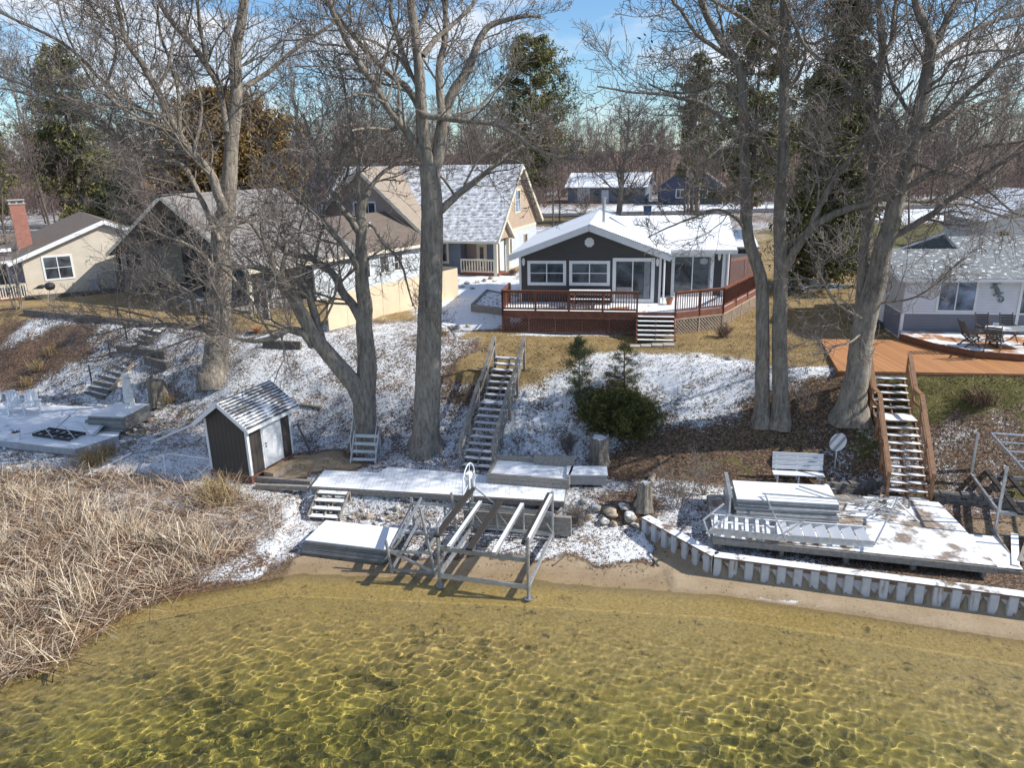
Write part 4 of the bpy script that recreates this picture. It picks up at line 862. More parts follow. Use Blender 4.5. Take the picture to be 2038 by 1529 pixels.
def main_house():
    o=PZ(1035,600,5.28); r=thing('dark_house','charcoal lake house with white trim and a snowy gabled roof above a red brown deck','house',o,R(-9.7))
    D=10.; W_=7.0; ze,zp=2.42,3.72
    b=MB(); gable_wall(b,0,W_,0,-1.15,ze,zp); b.bx(0,.12,.12,D,-1.15,ze); b.bx(W_-.12,W_,.12,D,-1.15,ze); b.build('wall',MT['char'],r)
    b=MB(); b.bx(W_,10.25,2.15,2.27,-1.15,2.3); b.bx(10.13,10.25,2.27,9.5,-1.15,2.3); b.build('wing_wall',MT['char'],r)
    # gable roof
    ov=.45; k=(zp-ze)/(W_/2); xe0,xe1=-ov,W_+ov; zr=zp+.17; zz=ze-ov*k+.17
    y0,y1=-.55,D+.3; m=W_/2
    rf=slab('roof',[(xe0,y0,zz),(m,y0,zr),(m,y1,zr),(xe0,y1,zz)],.13,MT['metalroof'],r)
    slab('roof_slope',[(m,y0,zr),(xe1,y0,zz),(xe1,y1,zz),(m,y1,zr)],.13,MT['metalroof'],rf)
    b=MB()
    for s,xa in ((-1,xe0),(1,xe1)): b.beam((m,y0-.015,zr-.165),(xa,y0-.015,zz-.165),.03,.29,(0,0,1))
    b.beam((xe0-.012,y0,zz-.13),(xe0-.012,y1,zz-.13),.03,.17); b.beam((xe1+.012,y0,zz-.13),(xe1+.012,2.,zz-.13),.03,.17)
    b.prism([(xe0,y0+.02,zz-.16),(m,y0+.02,zr-.16),(m,-.002,zr-.16),(xe0,-.002,zz-.16)],(0,0,.02)); b.prism([(m,y0+.02,zr-.16),(xe1,y0+.02,zz-.16),(xe1,-.002,zz-.16),(m,-.002,zr-.16)],(0,0,.02)); b.build('fascia',MT['white'],r)
    b=MB(); L=math.hypot(xe1-m,zr-zz); n=38      # corrugated ribs along the right rake
    for i in range(n):
        f=(i+.5)/n; x=m+(xe1-m)*f; z=zr+(zz-zr)*f; b.beam((x,y0-.03,z+.02),(x,y0+.34,z+.02),.085,.05)
    b.build('ridge_ribs',MT['metalroof'],rf)
    b=MB(); b.cyl((m+.55,3.,zr-.3),(m+.55,3.,zr+1.0),.085,10); b.cyl((m+.55,3.,zr+1.0),(m+.55,3.,zr+1.06),.12,10); b.build('vent_pipe',MT['galv'],r)
    # wing roof: ridge along x
    yr,zr2=6.3,3.75; ye=1.65; z2=2.42
    rw=slab('wing_roof',[(W_+.1,ye,z2),(10.75,ye,z2),(10.75,yr,zr2),(4.2,yr,zr2)],.12,MT['metalroof'],r)
    slab('back_slope',[(4.2,yr,zr2),(10.75,yr,zr2),(10.75,yr+4.2,z2),(4.2,yr+4.2,z2)],.12,MT['metalroof'],rw)
    b=MB(); b.beam((W_+.46,ye-.012,z2-.11),(10.78,ye-.012,z2-.11),.03,.2); b.beam((W_+.46,ye-.06,z2-.05),(10.78,ye-.06,z2-.05),.09,.09); b.build('wing_fascia',MT['white'],r)
    b=MB(); b.prism([(10.12,2.2,2.3),(10.12,9.9,2.3),(10.12,yr,zr2-.15)],(.12,0,0)); b.build('wing_gable',MT['char'],r)
    # trims, downspouts
    b=MB(); b.bx(-.012,.09,-.02,0,-1.0,ze-.02); b.bx(-.02,0,0,.1,-1.,ze-.05); b.bx(W_-.09,W_+.012,-.02,0,-.02,ze-.02); b.bx(W_,W_+.02,0,.1,-.02,ze); b.bx(10.12,10.27,2.13,2.15,-.3,2.3); b.build('corner_trim',MT['white'],r)
    b=MB(); b.cyl((W_+.16,-.03,-.0),(W_+.16,-.03,ze-.1),.045,8); b.cyl((W_+.16,-.03,ze-.1),(W_+.4,-.3,ze+.0),.045,8); b.cyl((10.40,2.02,-.1),(10.40,2.02,z2-.2),.05,8); b.cyl((10.40,2.02,z2-.2),(10.5,1.7,z2-.05),.05,8); b.build('downspout',MT['white'],r)
    u=(1,0,0)
    for x,w in ((1.38,1.95),(3.52,2.02)): window(r,(x,0,.84),u,w,1.24,MT['white'],MT['glass'],.15,(.5,),(.5,))
    d=window(r,(5.68,0,.02),u,2.05,2.2,MT['white'],MT['glass'],.17,(.48,),(),'sliding_door')
    b=MB(); b.bx(4.86,5.66,-.028,-.018,.1,.75); b.bx(4.86,5.66,-.03,-.018,.74,.78); b.build('screen_panel',simple('grey screen panel',(.28,.29,.30),.5,.1),d)
    b=MB(); b.bx(6.2,6.48,-.014,-.009,.2,2.05); b.build('curtain',simple('grey curtain',(.24,.25,.27),.9,.2,6),d)
    d=window(r,(8.65,2.15,-.0),u,2.12,2.16,MT['white'],MT['glass'],.16,(.5,),(),'sliding_door')
    b=MB(); b.lathe([(.20,0),(.2,.012)],10,(0,0,0)); 
    for i,v in enumerate(b.v): b.v[i]=(9.2+v[0]*1.1,2.12-v[2],1.78+v[1]*.8)
    b.build('hanging_plaque',MT['greyp'],d)
    b=MB(); b.bx(9.45,9.60,2.125,2.135,.2,2.0); b.build('curtain',bpy.data.materials['grey curtain'],d)
    b=MB(); P=[(3.5+.24*math.cos(a+math.pi/8),0,2.98+.24*math.sin(a+math.pi/8)) for a in [i*math.pi/4 for i in range(8)]]; b.prism(P[::-1],(0,-.035,0)); 
    for i in range(5): b.bx(3.36,3.64,-.047,-.036,2.84+i*.065,2.86+i*.065)
    b.build('gable_vent',MT['white'],r)
    for x,y in ((.22,0),(6.82,0),(7.30,2.15),(9.95,2.15)): lantern(r,x,y,1.95)
    # low back part seen past the wing
    b=MB(); b.bx(10.3,12.1,6.6,9.6,-1.1,2.0); b.build('lean_to_wall',MT['char'],r); slab('lean_to_roof',[(10.28,6.3,2.0),(12.5,6.3,2.0),(12.5,10.,2.6),(10.28,10.,2.6)],.12,MT['metalroof'],r)
    b=MB(); b.bx(12.15,12.2,6.5,6.6,-.9,2.); b.bx(10.6,12.1,6.585,6.6,-.6,1.6); b.build('lean_to_trim',MT['white'],r)
    # ---------------- deck
    d=thing('wooden_deck','red brown wooden deck with railing, lattice skirt and snow along the dark house front','deck',o,R(-9.7))
    A,B,C,D_,E_=[(-.5,-2.25,0),(5.9,-2.3,0),(7.66,-2.3,0),(9.95,-.95,0),(12.3,4.4,0)]
    b=MB(); top=[A,B,C,D_,E_,(10.6,4.4,0),(10.27,2.12,0),(W_+.02,2.12,0),(W_+.02,-.03,0),(-.5,-.03,0)]
    b.prism([(p[0],p[1],-.04) for p in top],(0,0,.035)); b.build('deck_floor',MT['deckred'],d)
    b=MB()
    for p,q in ((A,B),(B,C),(C,D_),(D_,E_)): b.beam((p[0],p[1],-.17),(q[0],q[1],-.17),.05,.26)
    b.beam((A[0],A[1],-.17),(A[0],-.03,-.17),.05,.26)
    for p in (A,B,C,D_,E_): b.beam((p[0],p[1]+.05,-1.2),(p[0],p[1]+.05,-.05),.12,.12,(1,0,0))
    b.build('fascia_board',MT['redwood'],d)
    for p,q,n in ((A,B,5),(C,D_,3),(D_,E_,4),((A[0],-.1,0),A,2)):
        b=MB(); rail(b,p,q,.95,.125,True,.04,n); b.build('railing',MT['redwood'],d)
    b=MB(); lattice(b,(A[0],A[1]-.01,-1.1),(B[0],B[1]-.01,-1.1),-1.08,-.30); lattice(b,(A[0],-.1,-1.1),(A[0],A[1],-1.1),-1.08,-.30); b.build('lattice_skirt',MT['redwood2'],d)
    b=MB(); lattice(b,(C[0],C[1],-1.1),(D_[0],D_[1],-1.1),-1.12,-.30); lattice(b,(D_[0],D_[1],-1.1),(E_[0],E_[1],-1.1),-1.12,-.30); b.build('lattice_skirt',MT['latpale'],d)
    b=MB(); lattice(b,(10.5,2.4,0),(12.3,4.5,0),.05,1.75,.15,.03); b.beam((10.5,2.4,-.1),(10.5,2.4,2.1),.12,.12,(1,0,0)); b.beam((12.3,4.5,-.1),(12.3,4.5,1.9),.12,.12,(1,0,0)); b.beam((10.5,2.4,1.8),(12.3,4.5,1.8),.08,.1); b.build('privacy_screen',MT['redwood2'],d)
    st=MB()
    for i in range(6): st.bx(B[0]+.06,C[0]-.06,-2.6-.24*i-.0,-2.33-.24*i,-.20-.165*i,-.155-.165*i)
    st.build('stair_treads',MT['tread'],d)
    b=MB()
    for x in (B[0]+.02,C[0]-.02,(B[0]+C[0])/2): b.beam((x,-2.33,-.22),(x,-3.8,-1.16),.045,.2)
    for x in (B[0]+.02,C[0]-.02): b.beam((x,-3.75,-1.2),(x,-3.75,-.95),.09,.09,(1,0,0))
    b.build('stringers',MT['redwood'],d)
    # picnic table
    t=thing('picnic_table','snow topped picnic table standing on the red brown deck','picnic table',Matrix.Translation(Vv(o))@Matrix.Rotation(R(-9.7),4,'Z')@Vv((3.6,-1.05,0)),R(-9.7))
    for i in range(5): pass
    b=MB()
    for i in range(5): b.bx(-1.,1.,-.38+.155*i,-.38+.155*i+.145,.72,.76)
    b.build('tabletop',simple('deep snow on planks',(.30,.22,.16),.8,.2,3,.2,snow=.97),t)
    for y in (-.72,.55):
        b=MB(); b.bx(-1.,1.,y,y+.12,.43,.47); b.bx(-1.,1.,y+.13,y+.25,.43,.47); b.build('bench_seat',MT['tread'],t)
    for x in (-.7,.7):
        b=MB(); b.beam((x,-.3,.72),(x,-.72,0),.04,.1); b.beam((x,.3,.72),(x,.72,0),.04,.1); b.beam((x,-.8,.40),(x,.8,.40),.04,.1); b.build('leg_frame',MT['redwood'],t)
    # flat bits on the deck
    for xx,yy,rr,m,l in ((1.9,-1.55,.5,'greyp','round grey mat lying on the snowy deck left of the picnic table'),(5.05,-1.6,.42,'terra','round orange mat on the deck right of the picnic table')):
        p=Matrix.Translation(Vv(o))@Matrix.Rotation(R(-9.7),4,'Z')@Vv((xx,yy,0)); b=MB(); b.lathe([(rr,0.0),(rr*1.02,.015),(rr,.03),(rr*.4,.032)],20); q=b.build('round_mat',MT[m]); q.location=p; q.scale=(1.1,.6,1); tag(q,l,'mat')
    p=Matrix.Translation(Vv(o))@Matrix.Rotation(R(-9.7),4,'Z')@Vv((7.45,-.35,0)); t=thing('flower_pot','terracotta flower pot on the deck by the dark house corner','flower pot',p); b=MB(); b.lathe([(.12,0),(.17,.24),(.19,.25),(.19,.3),(.16,.3),(.15,.26)],12); b.build('pot',MT['terra'],t); b=MB(); b.lathe([(.0,.27),(.15,.27),(.1,.3),(.0,.32)],10); b.build('soil',MT['dirt'],t)
    # pavers at the stair foot
    q=PZ(1297,687,4.2)
    for i in range(4):
        b=MB(); b.box((0,0,0),(.47,.42,.08)); s=b.build('paver',MT['concrete'],bevel=.01); x=q[0]-.72+.485*i; y=q[1]+.02-.08*i*.9+.05; s.location=(x,y,gz(x,y)+.03); s.rotation_euler=(0,0,R(-9.7)); tag(s,'pale square paver in the row at the foot of the deck stairs','paver','pavers below the deck stairs')
    # planter box of timbers left of deck
    a,b2,c=[PZ(940,622,4.2),PZ(1010,632,4.2),PZ(1030,595,4.2)]; t=thing('timber_planter','weathered timber planter bed full of snowy mulch left of the red brown deck','planter',a)
    b=MB(); hh=.46; q=[Vv((0,0,0)),Vv(b2-a),Vv(b2-a)+Vv((.9,3.6,0)),Vv((.7,4.6,0))]
    for i in range(3):
        z=.08+.155*i
        for k in range(4): b.beam(q[k]+Vv((0,0,z)),q[(k+1)%4]+Vv((0,0,z)),.14,.145)
    b.build('timber_sides',MT['greyw'],t); b=MB(); b.poly([p+Vv((0,0,.38)) for p in q]); b.build('mulch',simple('snowy mulch',(.06,.04,.03),.95,.4,9,.5,snow=.55,snowscale=5),t)
    # small back gable roof seen behind ridge
    p=PZ(1165,470,4.2); t=thing('brown_shed','small brown gabled shed behind the ridge of the dark house','shed',PY(1165,470,58)*np.array((1,1,0))+np.array((0,0,4.2)),R(-15))
    b=MB(); gable_wall(b,-1.7,1.7,0,0,2.0,3.7); b.bx(-1.7,-1.58,.12,3.6,0,2.); b.bx(1.58,1.7,.12,3.6,0,2); b.build('wall',MT['tand'],t)
    slab('roof',[(-2.1,-.3,1.75),(0,-.3,3.85),(0,3.9,3.85),(-2.1,3.9,1.75)],.1,MT['rooftan'],t); slab('roof',[(0,-.3,3.85),(2.1,-.3,1.75),(2.1,3.9,1.75),(0,3.9,3.85)],.1,MT['rooftan'],t)
    b=MB(); b.beam((0,-.31,3.76),(-2.1,-.31,1.66),.03,.16); b.beam((0,-.31,3.76),(2.1,-.31,1.66),.03,.16); b.build('fascia',simple('brown fascia',(.20,.14,.11),.6),t)
main_house()
def tan_house():
    o=PZ(995,545,4.2); r=thing('tan_house','tall tan and pale blue house with steep snow dusted roof and small entry porch','house',o,R(-19.9))
    W_=8.6; ze,zp=3.45,7.35; k=(zp-ze)/(W_/2)
    def side_gable(b,x,z0,t=-.12): b.prism([(x,0,z0),(x,W_,z0),(x,W_,ze),(x,W_/2,zp),(x,0,ze)],(t,0,0))
    b=MB(); b.prism([(0,0,2.9),(0,W_,2.9),(0,W_,ze),(0,W_/2,zp),(0,0,ze)],(-.12,0,0)); b.build('gable_wall',MT['tan'],r)
    b=MB(); b.bx(-.12,0,0,W_,-.2,2.75); b.build('lower_wall',MT['pale'],r); b=MB(); b.bx(-.1,.03,-.02,W_,2.73,2.93); b.bx(-.1,.03,-.03,.1,-.1,2.73); b.build('band_trim',MT['trimcream'],r)
    b=MB(); b.bx(-13.5,-.12,0,.12,-.2,ze); b.build('front_wall',MT['tand'],r)
    y0,y1=-.5,W_+.5; z0=ze-.5*k+.2; zr=zp+.2; xr=.45; xl=-15
    rf=slab('roof',[(xl,y0,z0),(xr,y0,z0),(xr,W_/2,zr),(xl,W_/2,zr)],.14,MT['roofsnow'],r); slab('back_slope',[(xl,W_/2,zr),(xr,W_/2,zr),(xr,y1,z0),(xl,y1,z0)],.14,MT['roofsnow'],rf)
    b=MB(); b.beam((xr+.015,y0,z0-.14),(xr+.015,W_/2,zr-.14),.03,.26); b.beam((xr+.015,y1,z0-.14),(xr+.015,W_/2,zr-.14),.03,.26); b.beam((xl,y0-.02,z0-.1),(xr,y0-.02,z0-.1),.03,.14); b.build('fascia',MT['trimcream'],r)
    b=MB(); b.cyl((-3.6,2.6,zr-1.6),(-3.6,2.6,zr-1.2),.1,8); b.build('roof_vent',MT['darkm'],r)
    ux=(0,1,0)
    window(r,(0,W_/2-.15,4.0),ux,1.35,1.75,MT['trimcream'],MT['glassc'],.12,(.5,),(.55,)); 
    for y in (2.2,5.9): window(r,(0,y,.95),ux,.95,1.4,MT['trimcream'],MT['glass'],.11,(.5,),())
    # cross gable toward the lake
    xa,xb,xm=-14.2,-5.6,-9.9; yf=-1.6
    b=MB(); gable_wall(b,xa,xb,yf,-.2,ze,zp,.12,xm); b.bx(xb-.12,xb,yf+.12,0,-.2,ze); b.build('cross_gable_wall',MT['tand'],r)
    rc=slab('cross_roof',[(xm,yf-.5,zr),(xb+.5,yf-.5,z0),(xb+.5,.6,z0),(xm,4.2,zr)],.14,MT['rooftan'],r); slab('left_slope',[(xa-.5,yf-.5,z0),(xm,yf-.5,zr),(xm,4.2,zr),(xa-.5,.6,z0)],.14,MT['rooftan'],rc)
    # valley piece of the right slope running back to the main ridge
    slab('valley_slope',[(xb+.5,.6,z0+.02),(xb+.5,.62,z0+.02),(xm+.05,4.28,zr+.02),(xm,4.2,zr+.02)],.14,MT['rooftan'],rc)
    b=MB(); b.beam((xm,yf-.515,zr-.14),(xb+.5,yf-.515,z0-.14),.03,.24); b.beam((xm,yf-.515,zr-.14),(xa-.5,yf-.515,z0-.14),.03,.24); b.build('cross_fascia',MT['trimcream'],r)
    window(r,(xm+.1,yf,4.15),(1,0,0),1.9,1.05,MT['white'],MT['glass'],.12,(.36,.66),())
    # porch
    p0,p1=-5.6,.35; py0,py1=-1.5,1.3; pm=(py0+py1)/2; ph,pp=2.55,4.0
    b=MB(); b.bx(-5.6,-2.55,-1.1,-.98,-.2,ph); b.bx(-2.67,-2.55,-.98,0,-.2,ph); b.build('porch_wall',MT['blue'],r); window(r,(-4.15,-1.1,.8),(1,0,0),1.35,1.55,MT['trimcream'],MT['glass'],.16,(.5,),())
    b=MB(); b.bx(-.9,-.12,-.1,-.02,0,ph); b.build('entry_wall',MT['blue'],r)
    rp=slab('porch_roof',[(p0-.1,py0-.35,ph-.05),(p1+.3,py0-.35,ph-.05),(p1+.3,pm,pp),(p0-.1,pm,pp)],.12,MT['roofsnow'],r); slab('porch_back_slope',[(p0,pm,pp),(p1+.3,pm,pp),(p1+.3,py1+.35,ph-.05),(p0,py1+.35,ph-.05)],.12,MT['roofsnow'],rp)
    b=MB(); b.prism([(p1,py0,ph),(p1,py1,ph),(p1,pm,pp-.15)],(-.08,0,0)); b.build('porch_gable',MT['tan'],r)
    b=MB(); b.beam((p1+.31,py0-.35,ph-.13),(p1+.31,pm,pp-.09),.03,.2); b.beam((p1+.31,py1+.35,ph-.13),(p1+.31,pm,pp-.09),.03,.2); b.beam((p0,py0-.36,ph-.12),(p1+.3,py0-.36,ph-.12),.03,.16); b.build('porch_fascia',MT['trimcream'],r)
    for x,y in ((p1-.1,py0+.1),(p1-.1,py1-.15)):
        b=MB(); b.bx(x-.12,x+.12,y-.12,y+.12,0,ph); b.build('porch_column',MT['trimcream'],r)
    b=MB(); b.bx(-1.75,-.95,-.06,-.02,.1,2.15); b.build('front_door',MT['trimcream'],r); b=MB(); b.bx(-1.5,-1.2,-.075,-.06,.5,1.9); b.build('door_glass',MT['glass'],r)
    b=MB(); b.bx(-2.5,p1+.1,py0,-.05,.05,.25); b.bx(p1+.1,p1+.55,-.9,.9,-.05,.14); b.build('porch_floor',MT['redwood'],r)
    b=MB(); rail(b,(-2.4,py0+.08,.25),(p1-.25,py0+.08,.25),.95,.2,True,.06,2); b.build('porch_railing',MT['trimcream'],r)
tan_house()
def cottage():
    o=np.array((-13.35,43.4,4.2)); r=thing('grey_roofed_cottage','low cottage with a broad grey shingle roof and dark open porch behind the bare trees','cottage',o,R(-36.9))
    w=15.; m=-7.5; ze=2.45; zp=6.2; k=zp/7.5*.0+ (zp-ze)/7.5; g1=6.3
    b=MB(); b.bx(-.12,0,2.6,12.2,-.2,ze); b.bx(-14.9,-14.78,.1,12,-.2,ze); b.build('wall',MT['pale'],r)
    b=MB(); b.bx(-14.8,-.12,2.6,2.72,-.2,ze); b.prism([(-14.9,2.6,ze),(-.1,2.6,ze),(m,2.6,zp-.1)],(0,.12,0)); b.build('porch_back_wall',simple('dark green grey boards',(.075,.085,.085),.7),r)
    ov=.4; zo=ze-ov*k+.2
    rf=slab('roof',[(m,-2.2,zp+.2),(ov,-2.2,zo),(ov,g1,zo),(m,g1,zp+.2)],.16,MT['roofgrey'],r); slab('left_slope',[(-w-ov,-2.2,zo),(m,-2.2,zp+.2),(m,g1,zp+.2),(-w-ov,g1,zo)],.16,MT['roofgrey'],rf)
    zb=ze+3.9*k+.1
    rb=slab('rear_roof',[(-3.9,g1-.3,zb),(ov,g1-.3,zo-.03),(ov,12.6,zo-.03),(-3.9,12.6,zb)],.14,MT['roofbrown'],r); slab('rear_left_slope',[(-8.2,g1,zo-.03),(-3.9,g1-.3,zb),(-3.9,12.6,zb),(-8.2,12.6,zo-.03)],.14,MT['roofbrown'],rb)
    b=MB(); b.prism([(0,12.2,ze),(-7.8,12.2,ze),(-3.9,12.2,zb-.15)],(0,-.1,0)); b.build('rear_gable',MT['pale'],r)
    b=MB(); b.beam((ov+.015,-2.2,zo-.1),(ov+.015,12.6,zo-.1),.03,.2); b.beam((m,-2.215,zp+.04),(ov,-2.215,zo-.14),.03,.24); b.beam((m,-2.215,zp+.04),(-w-ov,-2.215,zo-.14),.03,.24); b.beam((-3.9,12.615,zb-.05),(ov,12.615,zo-.08),.03,.18); b.build('fascia',MT['trimcream'],r)
    b=MB(); b.cyl((-2.2,9.4,zb-1.1),(-2.2,9.4,zb-.45),.07,8); b.build('vent_pipe',MT['white'],r)
    for y in (8.4,9.7): window(r,(0,y,.85),(0,1,0),.95,1.25,MT['white'],MT['glass'],.12,(.5,),(.5,))
    window(r,(0,6.6,.7),(0,1,0),1.2,1.5,MT['white'],MT['glass'],.12,(.5,),())
    for x in (-14.6,-9.9,-4.9,-.2):
        b=MB(); b.bx(x-.1,x+.1,-1.9,-1.7,-.2,ze); b.build('porch_post',MT['darkm'] if x<-1 else MT['trimcream'],r)
    b=MB(); b.bx(-15,0,-2.0,2.6,-.1,.06); b.build('porch_floor',MT['greyw'],r)
    window(r,(-4.,2.6,.6),(1,0,0),2.2,1.5,MT['white'],MT['glass'],.1,(.5,),()); window(r,(-9.5,2.6,.1),(1,0,0),1.9,2.,MT['greyw'],MT['glass'],.1,(.5,),(),'sliding_door')
    # fence
    pts=[PZ(655,660,4.2),PZ(740,641,4.2),PZ(850,618,4.2),PZ(912,592,4.2)]; t=thing('beige_fence','long beige panel fence running back beside the cottage','fence',pts[0])
    P=[Vv(p-pts[0]) for p in pts]; L0=P[-1]; n=8
    for i in range(n):
        a=L0*(i/n); c=L0*((i+.985)/n); ha=1.75 if i>0 else 1.6; b=MB(); b.beam(a+Vv((0,0,ha/2+.03)),c+Vv((0,0,ha/2+.03)),.06,ha); b.build('panel',MT['fence'],t)
    b=MB(); u=Vv((.84,-.55,0)); b.beam(L0+Vv((0,0,.9)),L0+Vv((-.9,.55,.9)),.06,1.8); b.build('end_panel',MT['fence'],t)
    # things on the cottage porch
    q=PZ(553,612,4.25)
    for i,(dx,dy,rz) in enumerate(((0,0,.4),(.75,.25,-.3))):
        c=thing('patio_chair','white slatted patio chair on the cottage porch, nearer the folding rack' if i==0 else 'white slatted patio chair on the cottage porch, farther from the folding rack','chair',(q[0]+dx,q[1]+dy,4.27),rz,'white chairs on the cottage porch')
        b=MB(); b.bx(-.25,.25,-.25,.25,.40,.44); b.build('seat',MT['white'],c); b=MB()
        for k in range(5): b.bx(-.24+.105*k,-.24+.105*k+.06,.24,.27,.5,1.0)
        b.bx(-.26,.26,.235,.275,.98,1.05); b.build('backrest',MT['white'],c)
        for x in (-.23,.23):
            for y in (-.23,.24): b=MB(); b.bx(x-.025,x+.025,y-.025,y+.025,0,.46 if y<0 else .62); b.build('leg',MT['white'],c)
    q=PZ(531,640,4.25); c=thing('folding_rack','tall narrow white framed rack with brown panels standing on the porch edge','rack',q,R(-20)); b=MB()
    for x in (-.2,.2): b.bx(x-.03,x+.03,-.03,.03,0,2.0)
    for z in (.05,.7,1.3,1.95): b.bx(-.2,.2,-.028,.028,z,z+.06)
    b.build('frame',MT['white'],c); b=MB()
    for z in (.12,.78,1.38): b.bx(-.17,.17,-.012,.012,z,z+.5)
    b.build('panels',MT['redwood'],c)
    q=PZ(410,620,4.25); c=thing('porch_table','low grey patio table on the dark cottage porch','table',(q[0],q[1],4.27)); b=MB(); b.bx(-.8,.8,-.45,.45,.68,.72); b.build('tabletop',MT['greyp'],c)
    for x in (-.7,.7): b=MB(); b.bx(x-.04,x+.04,-.35,.35,0,.68); b.build('leg',MT['greyp'],c)
    q=PZ(513,664,4.1); c=thing('flower_pot','shallow terracotta bowl on the cottage terrace edge','flower pot',(q[0],q[1],gz(q[0],q[1])+.05)); b=MB(); b.lathe([(.12,0),(.25,.18),(.27,.2),(.24,.2),(.2,.15)],14); b.build('bowl',MT['terra'],c)
cottage()
def cream_house():
    o=PZ(58,592,4.2); r=thing('cream_house','cream sided house with a brown roof and red brick chimney at the left edge','house',o,R(34.7))
    w=10.; m=5.; ze=2.45; zp=4.45; k=(zp-ze)/5; ov=.5; L=12.; zo=ze-ov*k+.18
    b=MB(); gable_wall(b,0,w,0,-.2,ze,zp); b.bx(0,.12,.12,1.5,-.2,ze); b.bx(w-.12,w,.12,L,-.2,ze); b.build('wall',MT['cream'],r)
    b=MB(); b.bx(-6,.12,1.5,1.62,-.2,ze); b.build('porch_wall',simple('shade toned porch wall',(.30,.33,.40),.6),r)  # bluish shade under the eave is put into this wall's colour
    xl=-6.5
    zo2=zo-6*k*.15
    rf=slab('roof',[(xl,-.35,zo-.9),(-ov,-.35,zo),(m,-.35,zp+.18),(m,L,zp+.18),(xl,L,zo-.9)][1:4]+[(-ov,L,zo)],.14,MT['roofbrown'],r)
    slab('porch_roof',[(xl,.6,zo-.35),(-ov,.6,zo),(-ov,L,zo),(xl,L,zo-.35)],.12,MT['roofbrown'],r); slab('right_slope',[(m,-.35,zp+.18),(w+ov,-.35,zo),(w+ov,L,zo),(m,L,zp+.18)],.14,MT['roofbrown'],rf)
    b=MB(); b.beam((m,-.365,zp+.05),(-ov-.3,-.365,zo-.22),.03,.26); b.beam((m,-.365,zp+.05),(w+ov,-.365,zo-.12),.03,.26); b.beam((xl,.585,zo-.45),(-ov,.585,zo-.1),.03,.18); b.build('fascia',MT['white'],r)
    # brick chimney
    c=Vv((.55,4.6,0)); ch=MB(); ch.bx(c.x-.45,c.x+.45,c.y-.35,c.y+.35,zo,zp+1.25); q=ch.build('chimney',MT['brick'],r); b=MB(); b.bx(c.x-.5,c.x+.5,c.y-.4,c.y+.4,zp+1.25,zp+1.32); b.bx(c.x-.5,c.x+.5,c.y-.4,c.y+.4,zp+1.5,zp+1.56)
    for x in (-.4,0,.4): b.bx(c.x+x-.05,c.x+x+.05,c.y-.3,c.y+.3,zp+1.32,zp+1.5)
    b.build('chimney_cap',MT['concrete'],q)
    b=MB(); b.prism([(-5,4.6,zo+.12),(-.3,3.6,zo+.24),(-.3,4.1,zo+.4),(-5,5.3,zo+.22)],(0,0,.03)); b.build('roof_snow',simple('roof snow',(.85,.86,.9),.6,.03),r)
    window(r,(1.95,0,.95),(1,0,0),1.75,1.6,MT['white'],MT['glass'],.11,(.5,),(.5,)); window(r,(6.5,0,1.15),(1,0,0),1.1,1.5,MT['white'],MT['glassb'],.08,(),(.5,))
    window(r,(-1.4,1.5,.7),(1,0,0),1.3,1.5,MT['white'],MT['glass'],.1,(.5,),(.5,))
    b=MB(); b.bx(-6,.0,-.9,1.5,-.1,.12); b.build('porch_floor',MT['redwood'],r); b=MB(); rail(b,(-6,-.8,.12),(-.1,-.8,.12),.9,.14,True,.05,4); b.build('porch_railing',MT['trimcream'],r)
    b=MB(); b.bx(4.,5.2,-.55,-.02,0,1.2); b.build('gas_meter_box',simple('beige box',(.45,.40,.34),.6),r)
    b=MB(); b.bx(3.6,4.0,-.9,-.1,0,.95);
    for i in range(6): b.bx(3.55,4.05,-.92,-.08,.1+.14*i,.13+.14*i)
    b.build('air_conditioner',MT['greyp'],r)
    # grill
    q=PZ(93,600,4.2); g=thing('kettle_grill','dark kettle grill on a stand in front of the cream house wall','grill',(q[0]+.2,q[1]+.3,gz(q[0],q[1])),.3); b=MB(); b.lathe([(.05,.62),(.22,.68),(.3,.82),(.31,.9),(.29,.98),(.2,1.08),(.06,1.13)],14); b.build('kettle',MT['darkm'],g)
    b=MB(); b.lathe([(.34,0),(.3,.05),(.18,.12),(.02,.15)],14,(-.42,-.05,.86)); b.build('lid',MT['green'],g)
    for a in (0,2.1,4.2): b=MB(); b.cyl((.2*math.cos(a),.2*math.sin(a),.72),(.34*math.cos(a),.34*math.sin(a),0),.018,6); b.build('leg',MT['alu'],g)
    b=MB(); b.bx(-.9,-.35,-.25,.25,.78,.81); b.build('side_shelf',MT['darkm'],g)
    # dark terrace edge timbers
    for p0,p1,l in (((50,597),(330,575),'timber edging along the flower bed below the cream house'),((50,625),(300,650),'dark stone edging of the slope below the cream house')):
        A,B=G(*p0),G(*p1); t=thing('timber_edging',l,'edging',A); b=MB(); n=6
        for i in range(n):
            P=Vv(A).lerp(Vv(B),i/n); Q=Vv(A).lerp(Vv(B),(i+.98)/n); P.z=gz(P.x,P.y)+.1; Q.z=gz(Q.x,Q.y)+.1; b.beam(P-Vv(A),Q-Vv(A),.16,.34)
        b.build('timbers',MT['greywd'],t)
cream_house()
